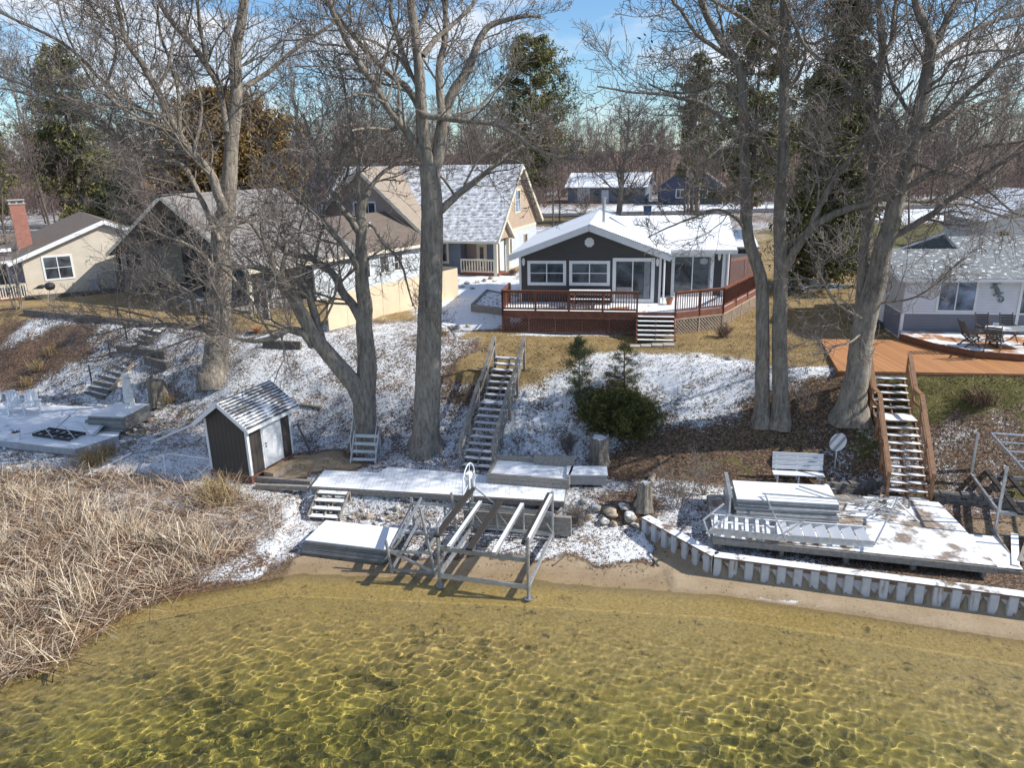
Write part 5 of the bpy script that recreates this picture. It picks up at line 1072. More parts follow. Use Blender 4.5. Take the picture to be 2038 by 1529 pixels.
def right_house():
    o=PZ(1790,665,4.45); r=thing('white_grey_house','white over slate sided cottage with a grey roof at the right edge','house',o,R(-9))
    H_=2.55; L=9.
    b=MB(); b.bx(0,L,0,.12,.98,H_); b.build('upper_wall',MT['whites'],r); b=MB(); b.bx(0,L,-.01,.11,-.3,.95); b.build('lower_wall',MT['greys'],r)
    b=MB(); b.prism([(0,.12,.98),(0,7,.98),(0,7,H_),(0,3.4,3.4),(0,.12,H_)],(.12,0,0)); b.build('side_wall',siding('pale grey side siding',(.50,.51,.50)),r); b=MB(); b.bx(0,.12,.12,7,-.3,.95); b.build('lower_side_wall',MT['greys'],r)
    b=MB(); b.bx(-.02,L,-.02,0,.93,1.0); b.bx(-.02,0,-.02,7,.93,1.); b.bx(-.03,.09,-.025,0,-.3,.93); b.bx(-.03,0,0,.1,-.3,.93); b.bx(-.02,0,-.02,6,-.3,-.15); b.build('trim',MT['white'],r)
    z0=H_+.02; y0=-.5; s=.26
    rf=slab('roof',[(-.45,y0,z0),(L+1,y0,z0),(L+1,4.4,z0+4.9*s),(2.3,4.4,z0+4.9*s),(2.3,2.9,z0+3.4*s),(-.45,2.9,z0+3.4*s)],.13,MT['roofflk'],r)
    slab('back_slope',[(2.3,4.4,z0+4.9*s),(L+1,4.4,z0+4.9*s),(L+1,8,z0+.4),(2.3,8,z0+.4)],.13,MT['roofflk'],r); slab('low_back_slope',[(-.45,2.9,z0+3.4*s),(2.3,2.9,z0+3.4*s),(2.3,7,z0),(-.45,7,z0)],.13,MT['roofflk'],r)
    b=MB(); b.beam((-.45,y0-.02,z0-.09),(L+1,y0-.02,z0-.09),.04,.12); b.beam((-.465,y0,z0-.1),(-.465,2.9,z0+3.4*s-.1),.03,.16); b.build('gutter',MT['white'],r)
    b=MB(); b.prism([(.8,2.95,z0+3.35*s),(2.9,2.95,z0+3.35*s),(2.35,2.95,z0+3.4*s+.62)],(0,.5,0)); q=b.build('dormer',simple('dark dormer face',(.06,.065,.075),.3,.3),r)
    b=MB(); b.beam((2.36,2.92,z0+3.4*s+.66),(.6,2.92,z0+3.4*s-.02),.2,.05); b.beam((2.36,2.92,z0+3.4*s+.66),(3.0,2.92,z0+3.4*s-.02),.2,.05); b.build('dormer_trim',MT['greyp'],q)
    window(r,(2.15,0,1.02),(1,0,0),1.62,1.5,MT['white'],MT['glassc'],.09,(.48,),())
    window(r,(6.0,0,.12),(1,0,0),2.75,2.33,MT['white'],MT['glassb'],.12,(.5,),(),'sliding_door')
    b=MB(); b.bx(3.75,4.0,-.05,-.01,.32,.58); b.build('wall_vent',MT['white'],r)
    b=MB(); b.bx(-1.2,-.05,2.2,3.6,-.2,.05); b.bx(-1.2,-.05,1.9,2.2,-.3,-.1); b.build('side_step',MT['greywd'],r); b=MB(); b.bx(-.05,-.01,2.3,3.3,.0,2.05); b.build('side_door',MT['white'],r)
    # lizard ornament on the wall
    gk=thing('wall_ornament','grey metal lizard ornament with curled tail hanging on the white wall','wall ornament',Matrix.Translation(Vv(o))@Matrix.Rotation(R(-9),4,'Z')@Vv((3.72,-.03,1.95)),R(-9))
    mm=simple('blue grey metal',(.16,.19,.21),.45,.3,12,.2); b=MB()
    body=[(-.24,.36),(-.17,.30),(-.1,.2),(-.04,.08),(.03,-.06),(.10,-.16)]; rr=[.03,.075,.06,.095,.085,.05]
    for (a,ra),(c,rc) in zip(zip(body,rr),zip(body[1:],rr[1:])): b.cyl((a[0],-.03,a[1]),(c[0],-.03,c[1]),ra,8,rc)
    b.build('body',mm,gk); b=MB(); sp=[(.16+ (.17-.011*i)*math.cos(2.4-i*.55),-.03,-.36+(.17-.011*i)*math.sin(2.4-i*.55)) for i in range(13)]; b.path([(.10,-.03,-.16)]+sp[:],.03,6); b.build('tail',mm,gk)
    for x,z,dx,dz in ((-.13,.26,.2,.13),(-.15,.24,-.16,-.1),(.02,-.02,.22,-.05),(.0,-.03,-.16,-.16)): b=MB(); b.path([(x,-.03,z),(x+dx*.6,-.03,z+dz),(x+dx,-.03,z+dz*.6)],.025,5); b.build('leg',mm,gk)
    # decks
    d=thing('orange_deck','broad orange stained deck platform at the head of the brown stair','deck',PZ(1660,737,4.3)); O=Vv(d.location); zt=4.33
    F1=Vv((12.45,27.55,zt)); F2=Vv((22,26.2,zt)); B1=Vv((13.75,32.6,zt)); B2=Vv((22,31.4,zt))
    b=MB(); b.prism([p-O-Vv((0,0,.04)) for p in (F1,F2,B2,B1)],(0,0,.04)); b.build('deck_floor',MT['orange'],d)
    b=MB(); b.beam(F1-O-Vv((0,0,.17)),F2-O-Vv((0,0,.17)),.05,.24); b.beam(F1-O-Vv((0,0,.17)),B1-O-Vv((0,0,.17)),.05,.24)
    for i in range(6): p=F1.lerp(F2,i/5)-O; b.beam(p+Vv((0,.1,-1.2)),p+Vv((0,.1,-.1)),.1,.1,(1,0,0))
    b.build('rim_boards',MT['brownw'],d)
    d2=thing('upper_orange_deck','raised orange deck with a snow patch in front of the white and slate cottage','deck',o); O=Vv(d2.location); z2=4.62
    pts=[PZ(1792,664,z2),PZ(1860,683,z2),PZ(1940,698,z2),PZ(2045,706,z2)]; back=[Vv((24,31.,z2)),Vv((o[0]+.05,o[1]-.05,z2))]
    poly=[Vv(p) for p in pts]+[Vv((24,27.6,z2))]+back
    b=MB(); b.prism([p-O-Vv((0,0,.04)) for p in poly],(0,0,.04)); b.build('deck_floor',MT['orangesnow'],d2); b=MB()
    for p,q in zip(poly[:4],poly[1:5]): b.beam(p-O-Vv((0,0,.14)),q-O-Vv((0,0,.14)),.05,.26)
    b.build('rim_boards',simple('dark stained rim board',(.18,.075,.035),.6),d2)
    # table and chairs
    q=PZ(2015,655,5.35); t=thing('patio_table','grey topped patio table on the raised orange deck','table',(q[0],q[1],z2),R(-9)); b=MB(); b.prism([(-.95,-.2,.71),(-.8,-.5,.71),(1,-.5,.71),(1,.5,.71),(-.8,.5,.71),(-.95,.2,.71)],(0,0,.04)); b.build('tabletop',simple('snowy grey table top',(.25,.27,.28),.4,.1,3,.1,snow=.45,snowscale=1.5),t)
    for x in (-.6,.7):
        b=MB(); b.beam((x,-.38,0),(x,.0,.7),.05,.07); b.beam((x,.38,0),(x,.0,.7),.05,.07); b.beam((x,-.38,.05),(x,.38,.05),.05,.05); b.build('leg',MT['darkm'],t)
    def chair(x,y,rz,l):
        P=Matrix.Translation(Vv((q[0],q[1],z2)))@Matrix.Rotation(R(-9),4,'Z')@Vv((x,y,0)); c=thing('folding_chair',l,'chair',P,R(-9)+rz,'dark folding chairs round the patio table'); mt=simple('dark weathered teak',(.085,.075,.07),.7,.3) if 'dark weathered teak' not in bpy.data.materials else bpy.data.materials['dark weathered teak']
        b=MB()
        for k in range(5): b.bx(-.24,.24,-.24+.1*k,-.24+.1*k+.075,.42,.445)
        b.build('seat',mt,c); b=MB()
        for k in range(6): z=.5+.095*k; b.bx(-.24,.24,.22+.05*k,.24+.05*k,z,z+.07)
        for xx in (-.25,.25): b.beam((xx,.2,.42),(xx,.52,1.1),.03,.05)
        b.build('backrest',mt,c)
        for xx in (-.26,.26):
            b=MB(); b.beam((xx,.30,.5),(xx,-.28,0),.03,.05); b.beam((xx,-.2,.44),(xx,.36,0),.03,.05); b.build('leg_pair',mt,c); b=MB(); b.bx(xx-.03,xx+.03,-.25,.3,.64,.67); b.build('armrest',mt,c)
    chair(-1.5,-.05,R(95),'dark folding chair at the left end of the patio table, nearest the wall vent'); chair(-.95,-.75,R(150),'dark folding chair tilted at the lake side corner of the patio table')
    chair(-.6,.95,R(0),'dark folding chair behind the patio table, left of its twin by the glass door'); chair(.35,.95,R(0),'dark folding chair behind the patio table, nearer the right edge')
right_house()
def far_buildings():
    p=PZ(1178,405,4.2); r=thing('grey_barn','grey pole barn with a snow covered roof beyond the pond, far behind the dark house','barn',PZ(1130,405,4.2),R(-18))
    b=MB(); b.bx(0,13,0,.2,0,2.8); b.bx(0,.2,.2,9,0,2.8); b.bx(12.8,13,.2,9,0,2.8); b.build('wall',MT['barnw'],r)
    slab('roof',[(-.5,-.5,2.7),(13.5,-.5,2.7),(13.5,4.5,4.9),(-.5,4.5,4.9)],.15,MT['metalroof'],r); slab('roof',[(-.5,4.5,4.9),(13.5,4.5,4.9),(13.5,9.5,2.7),(-.5,9.5,2.7)],.15,MT['metalroof'],r)
    b=MB(); b.bx(1.7,3.8,-.06,0,.1,2.5); b.bx(5.8,7.,-.06,0,0,2.2); b.build('overhead_door',MT['pale'],r); b=MB(); b.bx(4.4,5.4,-.05,0,0,2.1); b.bx(7.6,9.6,-.05,0,.3,2.3); b.build('dark_doors',MT['glass'],r)
    q=PY(1966,440,58); r=thing('white_garage','white garage with a snowy roof and small paned door behind the white and slate cottage','garage',(q[0],58,4.2),R(-8)); H=q[2]-4.2
    b=MB(); gable_wall(b,0,9,0,0,H,H+1.9,.15); b.bx(0,.15,.15,8,0,H); b.bx(8.85,9,.15,8,0,H); b.build('wall',MT['whites'],r)
    slab('roof',[(-.4,-.4,H),(4.5,-.4,H+2.1),(4.5,8.4,H+2.1),(-.4,8.4,H)],.14,MT['metalroof'],r); slab('roof',[(4.5,-.4,H+2.1),(9.4,-.4,H),(9.4,8.4,H),(4.5,8.4,H+2.1)],.14,MT['metalroof'],r)
    d=window(r,(1.3,0,H-1.75),(1,0,0),.95,1.1,MT['trimcream'],MT['glass'],.14,(.37,.63),(.5,),'door_window'); b=MB(); b.bx(.8,1.8,-.03,0,0,H-1.75); b.build('door',MT['white'],r); lantern(r,.35,0,H-1.0)
    p=PZ(1372,407,4.2); r=thing('blue_house','small dark blue house with a brown gable far beyond the road, by the utility pole','house',(p[0],p[1],4.2),R(-15))
    b=MB(); gable_wall(b,-5,5,0,0,2.8,6.2,.2); b.bx(-5,-4.8,.2,8,0,2.8); b.bx(4.8,5,.2,8,0,2.8); b.build('wall',simple('navy boards',(.05,.06,.10),.6),r); slab('roof',[(-5.6,-.5,2.5),(0,-.5,6.4),(0,8.5,6.4),(-5.6,8.5,2.5)],.15,MT['roofgrey'],r); slab('roof',[(0,-.5,6.4),(5.6,-.5,2.5),(5.6,8.5,2.5),(0,8.5,6.4)],.15,MT['roofgrey'],r)
    window(r,(-1.5,0,1),(1,0,0),1.4,1.4,MT['white'],MT['glass'],.12,(.5,),()); window(r,(2,0,1),(1,0,0),1.4,1.4,MT['white'],MT['glass'],.12,(.5,),())
    p=PZ(655,452,4.2); r=thing('white_shed','white gabled shed between the cottage roof and the tan house','shed',(p[0],p[1],4.2),R(-25)); b=MB(); gable_wall(b,-2,2,0,0,2.3,3.4); b.bx(-2,-1.88,.12,4,0,2.3); b.bx(1.88,2,.12,4,0,2.3); b.build('wall',MT['whites'],r); slab('roof',[(-2.3,-.3,2.2),(0,-.3,3.5),(0,4.3,3.5),(-2.3,4.3,2.2)],.1,MT['metalroof'],r); slab('roof',[(0,-.3,3.5),(2.3,-.3,2.2),(2.3,4.3,2.2),(0,4.3,3.5)],.1,MT['metalroof'],r)
    b=MB(); b.bx(-.5,.5,-.04,0,0,1.9); b.build('door',MT['greyp'],r)
    p=PZ(650,372,4.2); r=thing('white_farmhouse','white outbuilding with snowy roof far behind the cottage','outbuilding',(p[0]*.9,p[1]*.9,4.2),R(-10)); b=MB(); gable_wall(b,-6,6,0,0,3,6,.2); b.bx(-6,-5.8,.2,9,0,3); b.bx(5.8,6,.2,9,0,3); b.build('wall',MT['whites'],r); slab('roof',[(-6.5,-.4,2.8),(0,-.4,6.2),(0,9.4,6.2),(-6.5,9.4,2.8)],.15,MT['metalroof'],r); slab('roof',[(0,-.4,6.2),(6.5,-.4,2.8),(6.5,9.4,2.8),(0,9.4,6.2)],.15,MT['metalroof'],r)
    # utility pole
    p=PZ(1368,442,4.2); tp=PY(1376,312,p[1]); r=thing('utility_pole','thin utility pole with a transformer can beyond the dark house','utility pole',(p[0],p[1],4.0)); h=tp[2]-4; b=MB(); b.cyl((0,0,0),(0,0,h),.16,8,.11); b.build('pole',MT['greyw'],r); b=MB(); b.cyl((-.35,-.15,h-2.3),(-.35,-.15,h-1.2),.24,10); b.build('transformer',MT['greyp'],r); b=MB(); b.bx(-1.1,1.1,-.06,.06,h-.5,h-.38); b.build('crossarm',MT['greyw'],r)
    # rail fence and bin by the road
    p=PZ(1270,440,4.2); r=thing('rail_fence','short pale split rail fence beside the road, left of the blue bin','fence',(p[0],p[1],4.2),R(-12)); 
    for x in (-1.2,.3,1.8): b=MB(); b.bx(x-.08,x+.08,-.08,.08,0,1.2); b.build('post',MT['woodpale'],r)
    for z in (.5,.95): b=MB(); b.bx(-1.4,2.,-.03,.03,z,z+.12); b.build('rail',MT['woodpale'],r)
    p=PZ(1288,432,4.2); r=thing('wheeled_bin','blue wheeled bin standing by the rail fence at the road','bin',(p[0],p[1],4.2)); b=MB(); b.hexa([Vv(q) for q in ((-.35,-.3,0),(.35,-.3,0),(.35,.3,0),(-.35,.3,0),(-.48,-.42,1.35),(.48,-.42,1.35),(.48,.42,1.35),(-.48,.42,1.35))]); b.build('bin_body',MT['bluep'],r); b=MB(); b.bx(-.5,.5,-.45,.45,1.35,1.44); b.build('lid',MT['darkm'],r)
    # road: thin sheets on the ground
    V=[];F=[]; xs=np.linspace(-120,200,90); yc=106+.02*xs
    for i,x in enumerate(xs):
        for dy in (-3,3): V.append((x,yc[i]+dy,gz(x,yc[i]+dy)+.09))
    for i in range(len(xs)-1): F.append((2*i,2*i+2,2*i+3,2*i+1))
    o=raw('road',V,F,MT['asphalt']); tag(o,'grey road crossing behind the houses','road',kind='structure')
    q=[PZ(1075,520,4.2),PZ(1150,520,4.2)]
    # propane tank and clutter between houses
    p=PZ(1093,470,4.2); t=thing('propane_tank','small silver propane tank between the tan house and the dark house','tank',(p[0]*.88,p[1]*.88,4.2),.3); b=MB(); b.cyl((-.9,0,.7),(.9,0,.7),.42,14); b.cyl((-1.05,0,.7),(-.9,0,.7),.25,14,.42); b.cyl((.9,0,.7),(1.05,0,.7),.42,14,.25); b.build('tank_body',MT['galv'],t)
    for x in (-.5,.5): b=MB(); b.bx(x-.1,x+.1,-.25,.25,0,.35); b.build('foot',MT['galv'],t)
far_buildings()
# ------------------------------------------------------------------ yard and lakeside things
def frame_of(O,X):
    O=Vv([float(v) for v in O]);X=Vv([float(v) for v in X]); d=X-O; return O,math.atan2(d.y,d.x),math.hypot(d.x,d.y)
def stair(name,label,cat,bot,top,width,n,mat_t,mat_s,mat_r,rail_h=.9,landing=None,side=None,tread_d=.27,rails=2,postn=5,cap=.14,riser=None):
    "bot/top = centre points of first and last tread; straight flight; y local = up the hill"
    bot=Vv([float(v) for v in bot]);top=Vv([float(v) for v in top]); d=top-bot; run=math.hypot(d.x,d.y); rz=math.atan2(d.y,d.x)-math.pi/2
    r=thing(name,label,cat,bot,rz); H=d.z; pos=[]
    y=0;z=0;dz=H/(n-1); fl=(landing[1] if landing else 0); dy=(run-fl)/(n-1)
    for i in range(n):
        pos.append((y,z,landing is not None and i==landing[0])); y+=dy+(fl if landing and i==landing[0] else 0); z+=dz
    b=MB(); w=width/2
    for y,z,l in pos: b.bx(-w,w,y-tread_d/2,y+tread_d/2+(fl if l else 0),z-.045,z)
    b.build('treads',mat_t,r)
    b=MB(); segs=[]
    if landing:
        k=landing[0]; segs=[(pos[0],pos[k]),(( pos[k][0]+fl,pos[k][1]),pos[-1])]
    else: segs=[(pos[0],pos[-1])]
    for x in (-w+.03,w-.03,0):
        for p,q in segs: b.beam((x,p[0]-.1,p[1]-.16),(x,q[0]+.1,q[1]-.16),.045,.22)
        if landing: b.beam((x,pos[k][0],pos[k][1]-.14),(x,pos[k][0]+fl,pos[k][1]-.14),.045,.18)
    if riser:
        for y,z,l in pos[:1]: b.bx(-w,w,y-tread_d/2-.02,y-tread_d/2,z-.2,z-.03)
    b.build('stringers',mat_s,r)
    pts=[(pos[0][0]-.05,pos[0][1])]+([(pos[k][0],pos[k][1]),(pos[k][0]+fl,pos[k][1])] if landing else [])+[(pos[-1][0]+.1,pos[-1][1])]
    for s in (-1,1):
        x=s*(w+.05); b=MB()
        for p,q in zip(pts,pts[1:]):
            b.beam((x,p[0],p[1]+rail_h),(x,q[0],q[1]+rail_h),cap,.045)
            for j in range(1,rails): b.beam((x,p[0],p[1]+rail_h*j/rails),(x,q[0],q[1]+rail_h*j/rails),.04,.12)
        b.build('handrail',mat_r,r)
        for i in range(postn):
            f=i/(postn-1); y=pts[0][0]+(pts[-1][0]-pts[0][0])*f; z=_i(y,[p[0] for p in pts],[p[1] for p in pts]); g=-.55
            b=MB(); b.beam((x,y,z+g),(x,y,z+rail_h+.0),.09,.09,(1,0,0)); b.build('post',mat_s,r)
    return r
def rock(b_label,x,y,s,seed,mat='stone',group=None,name='boulder',flat=.65,cat='rock'):
    rng=np.random.default_rng(seed); n=9; V=[]; F=[]
    import bmesh
    bm=bmesh.new(); bmesh.ops.create_icosphere(bm,subdivisions=3,radius=1.); off=rng.uniform(0,50,3)
    for v in bm.verts:
        p=v.co; q=1+.22*math.sin(2.1*p.x+off[0]+p.z)+.18*math.sin(2.9*p.y+off[1]-p.x)+.10*math.sin(6*p.z+off[2]+3*p.x)
        v.co=p*q
    me=bpy.data.meshes.new(name); bm.to_mesh(me); bm.free(); me.materials.append(MT[mat])
    for p in me.polygons:p.use_smooth=True
    o=bpy.data.objects.new(name,me); COL.objects.link(o); a,b,c=rng.uniform(.8,1.25),rng.uniform(.75,1.1),flat*rng.uniform(.8,1.2); o.scale=(s*a,s*b,s*c); o.rotation_euler=(0,0,rng.uniform(0,6)); o.location=(x,y,gz(x,y)+s*c*.35); tag(o,b_label,cat,group); return o
def dock_section(name,label,O,rz,L,W_,h,mat,group,cat='dock section',ribs=True):
    t=thing(name,label,cat,O,rz,group); b=MB(); b.bx(0,L,0,W_,h-.035,h); b.build('deck_panel',mat,t); b=MB()
    b.bx(0,L,-.012,.03,0,h-.037); b.bx(0,L,W_-.03,W_+.012,0,h-.037); b.bx(-.012,.03,.031,W_-.031,0,h-.037); b.bx(L-.03,L+.012,.031,W_-.031,0,h-.037)
    if ribs: b.bx(0,L,-.03,-.012,h*.25,h*.45); b.bx(-.03,-.012,0,W_,h*.25,h*.45)
    b.build('frame',MT['alud'] if ribs else MT['alu'],t); return t
def tube(parent,name,pts,r,mat,n=7): b=MB(); b.path([Vv([float(c) for c in p]) for p in pts],r,n); return b.build(name,mat,parent)
def shed():
    O,rz,w=frame_of(PZ(421,934,.95),PZ(501,948,.95)); d=2.5; H=2.15; P=2.85; r=thing('garden_shed','small dark brown shed with white trim, white side door and snow striped roof','shed',O,rz)
    b=MB(); gable_wall(b,0,w,0,0,H,P,.05); gable_wall(b,0,w,d-.05,0,H,P,.05); b.bx(0,.05,.05,d-.05,0,H); b.bx(w-.05,w,.05,d-.05,0,H); b.build('wall',MT['shedw'],r)
    ov=.32; k=(P-H)/(w/2); z0=H-ov*k+.1; zr=P+.1; m=w/2
    rf=slab('roof',[(m,-.28,zr),(w+ov,-.28,z0),(w+ov,d+.25,z0),(m,d+.25,zr)],.06,MT['shedroof'],r); slab('left_slope',[(-ov,-.28,z0),(m,-.28,zr),(m,d+.25,zr),(-ov,d+.25,z0)],.06,MT['shedroof'],rf)
    b=MB(); b.beam((m,-.29,zr-.11),(w+ov,-.29,z0-.11),.025,.15); b.beam((m,-.29,zr-.11),(-ov,-.29,z0-.11),.025,.15); b.beam((w+ov+.012,-.28,z0-.1),(w+ov+.012,d+.25,z0-.1),.025,.14); b.build('fascia',MT['white'],r)
    b=MB()
    for x0,x1,y0,y1 in ((-.02,.08,-.02,0),(w-.08,w+.02,-.02,0),(w,w+.02,0,.09),(w,w+.02,d-.09,d),(-.02,0,0,.09)): b.bx(x0,x1,y0,y1,0,H-.03)
    b.build('corner_trim',MT['white'],r)
    b=MB(); b.bx(w,w+.03,.82,1.82,.03,2.03); dd=b.build('door',MT['white'],r); b=MB(); 
    for z in (.88,1.0): b.cyl((w+.03,.92,z),(w+.075,.92,z),.028,8)
    b.build('handle',MT['darkm'],dd); b=MB(); b.bx(w,w+.02,.74,.815,.0,2.08); b.bx(w,w+.02,1.825,1.9,0,2.08); b.bx(w,w+.02,.74,1.9,2.04,2.12); b.build('door_trim',MT['white'],r)
    b=MB(); lattice(b,(0,.01,-.4),(w,.01,-.4),-.42,-.02,.1,.025); lattice(b,(w-.01,0,-.4),(w-.01,d,-.4),-.42,-.02,.1,.025); b.build('lattice_skirt',MT['redwood2'],r); b=MB(); b.bx(0,w,-.015,.005,-.06,.0); b.build('sill_board',MT['greyw'],r)
    b=MB(); b.bx(-.9,-.2,.1,.2,1.55,1.6); 
    # downspout running off to the left, down the slope
    A=Vv((-ov,.1,z0-.05)); M_=r.matrix_basis.inverted() if False else Matrix.Rotation(-rz,4,'Z')@Matrix.Translation(-O)
    e=M_@Vv(PZ(300,882,1.0)); tube(r,'drain_pipe',[(-ov+.0,.0,z0-.08),(-.62,.0,z0-.25),e],.045,MT['white'])
    q=Matrix.Translation(O)@Matrix.Rotation(rz,4,'Z')@Vv((w+.42,1.0,0)); s=thing('door_step','low wooden step block in front of the shed door','step',(q.x,q.y,gz(q.x,q.y)),rz); b=MB(); b.bx(-.22,.22,-.55,.55,.0,.26); b.build('step_box',MT['woodpale'],s,bevel=.01); b=MB(); b.bx(-.24,.24,-.57,.57,.26,.29); b.build('step_top',MT['cut'],s)
    q=Matrix.Translation(O)@Matrix.Rotation(rz,4,'Z')@Vv((w+.15,2.95,0)); t=thing('leaning_plank','dark plank leaning against the back corner of the shed','plank',(q.x,q.y,gz(q.x,q.y)),rz); b=MB(); b.beam((.35,0,0),(-.1,-.1,1.25),.12,.03); b.build('plank',MT['greywd'],t)
    # timbers from shed to boardwalk
    for i,(p,q) in enumerate((((508,957),(620,965)),((512,972),(615,976)))):
        A,B=G(*p),G(*q); t=thing('garden_timber','long weathered timber lying between the shed and the boardwalk, the upper of two' if i==0 else 'long weathered timber lying between the shed and the boardwalk, the lower of two','timber',A); b=MB(); b.beam((0,0,.08),Vv(B-A)+Vv((0,0,.08)),.17,.18); b.build('timber',MT['greyw'],t,bevel=.015)
shed()
def boardwalk():
    Z=.95; P=[PZ(620,968,Z),PZ(1122,998,Z),PZ(1128,962,Z),PZ(985,948,Z),PZ(880,938,Z),PZ(772,930,Z),PZ(752,941,Z),PZ(645,936,Z)]; O=Vv(P[0]); r=thing('boardwalk','long snow covered wooden boardwalk at the foot of the bank','boardwalk',O); Q=[Vv(p)-O for p in P]
    b=MB(); b.prism([p-Vv((0,0,.04)) for p in Q],(0,0,.04)); b.build('deck_boards',MT['decksnow'],r)
    b=MB(); f0,f1=Q[0],Q[1]; n=(f1-f0).normalized(); b.beam(f0+Vv((0,0,-.13)),f1+Vv((0,0,-.13)),.05,.19); b.beam(Q[7]+Vv((0,0,-.13)),f0+Vv((0,0,-.13)),.05,.19); b.beam(f1+Vv((0,0,-.13)),Q[2]+Vv((0,0,-.13)),.05,.19); b.build('rim_boards',MT['greyw'],r)
    for i in range(9):
        p=f0.lerp(f1,(i+.35)/9)+Vv((.02,.12,0)); b=MB(); b.beam(p+Vv((0,0,-.75)),p+Vv((0,0,-.06)),.10,.10,(1,0,0)); b.build('post',MT['greyw'],r)
    # short steps down to the beach
    b0=PZ(645,1027,.36); t0=PZ(662,980,.86); stair('beach_steps','four short snowy wooden steps down from the boardwalk end to the beach','steps',b0,t0,1.08,4,MT['tread'],MT['greyw'],MT['greyw'],.0,None,None,.25,1,2,.05)
    # timber retaining wall under the right part
    A,B=PZ(925,1046,.35),PZ(1137,1062,.35); t=thing('timber_wall','weathered timber retaining wall under the right end of the boardwalk','retaining wall',A); D_=Vv(B-A); 
    for i in range(4):
        b=MB(); b.beam(Vv((0,.02*i,.0+.165*i)),D_+Vv((0,.02*i,.0+.165*i)),.16,.155); b.build('timber',MT['greyw'],t,bevel=.012)
    # tiered planter and box
    A,B=PZ(970,962,.95),PZ(1132,975,.95); O,rz,L=frame_of(A,B); t=thing('tiered_planter','low weathered timber planter with snow inside, right of the stair foot','planter',O,rz)
    b=MB(); 
    for i in range(2): b.bx(0,L,0,.10,.0+.19*i,.18+.19*i)
    b.build('front_timbers',MT['greyw'],t,bevel=.01); b=MB(); b.bx(0,L*.98,1.35,1.45,.25,.55); b.bx(L*.5,L,1.2,1.33,.3,.72); b.bx(0,.08,.1,1.35,.05,.42); b.bx(L-.08,L,.1,1.2,.05,.42); b.build('back_timbers',MT['greyw'],t,bevel=.01); b=MB(); b.poly([(0.05,.1,.28),(L-.05,.1,.28),(L-.05,1.34,.36),(.05,1.34,.36)]); b.build('planter_soil',simple('snowy planter soil',(.10,.07,.045),.95,.4,7,.5,snow=.66,snowscale=2.5),t)
    A,B=PZ(1130,965,.95),PZ(1207,966,.95); O,rz,L=frame_of(A,B); t=thing('storage_box','pale wooden box with a snow covered lid right of the tiered planter','box',O,rz); b=MB(); b.bx(0,L,0,.7,0,.38); b.build('box_body',simple('pale painted board',(.36,.34,.32),.8,.15),t,bevel=.01); b=MB(); b.bx(-.04,L+.04,-.05,.75,.38,.42); b.build('lid',MT['whitesnow'],t)
    # bare patch landing boards by the stair top and small plank
    A,B=PZ(935,705,4.15),PZ(1010,712,4.15); O,rz,L=frame_of(A,B); t=thing('landing_mat','tan plywood sheet lying on the lawn by the top of the grey stair','board',(O.x,O.y,gz(O.x,O.y)+.06),rz); b=MB(); b.bx(0,L,0,.75,0,.04); b.build('sheet',MT['cut'],t)
    # aluminium entry steps standing by the maple
    A,B=PZ(697,921,.92),PZ(748,923,.92); O,rz,L=frame_of(A,B); t=thing('boarding_steps','set of four aluminium boarding steps standing at the foot of the forked maple','steps',O,rz)
    for i in range(4): b=MB(); b.bx(.05,L-.05,.05+.17*i,.28+.17*i,.05+.27*i,.10+.27*i); b.build('tread',MT['alusnow'],t)
    for x in (0.02,L-.02):
        b=MB(); b.beam((x,0,-.02),(x,.75,1.08),.05,.13); b.beam((x,.72,0),(x,.78,1.0),.045,.045); b.build('side_rail',MT['alu'],t); tube(t,'grab_rail',[(x,.1,.1),(x,.15,.95),(x,.7,1.75),(x,.85,1.1)],.018,MT['alu'],6)
boardwalk()
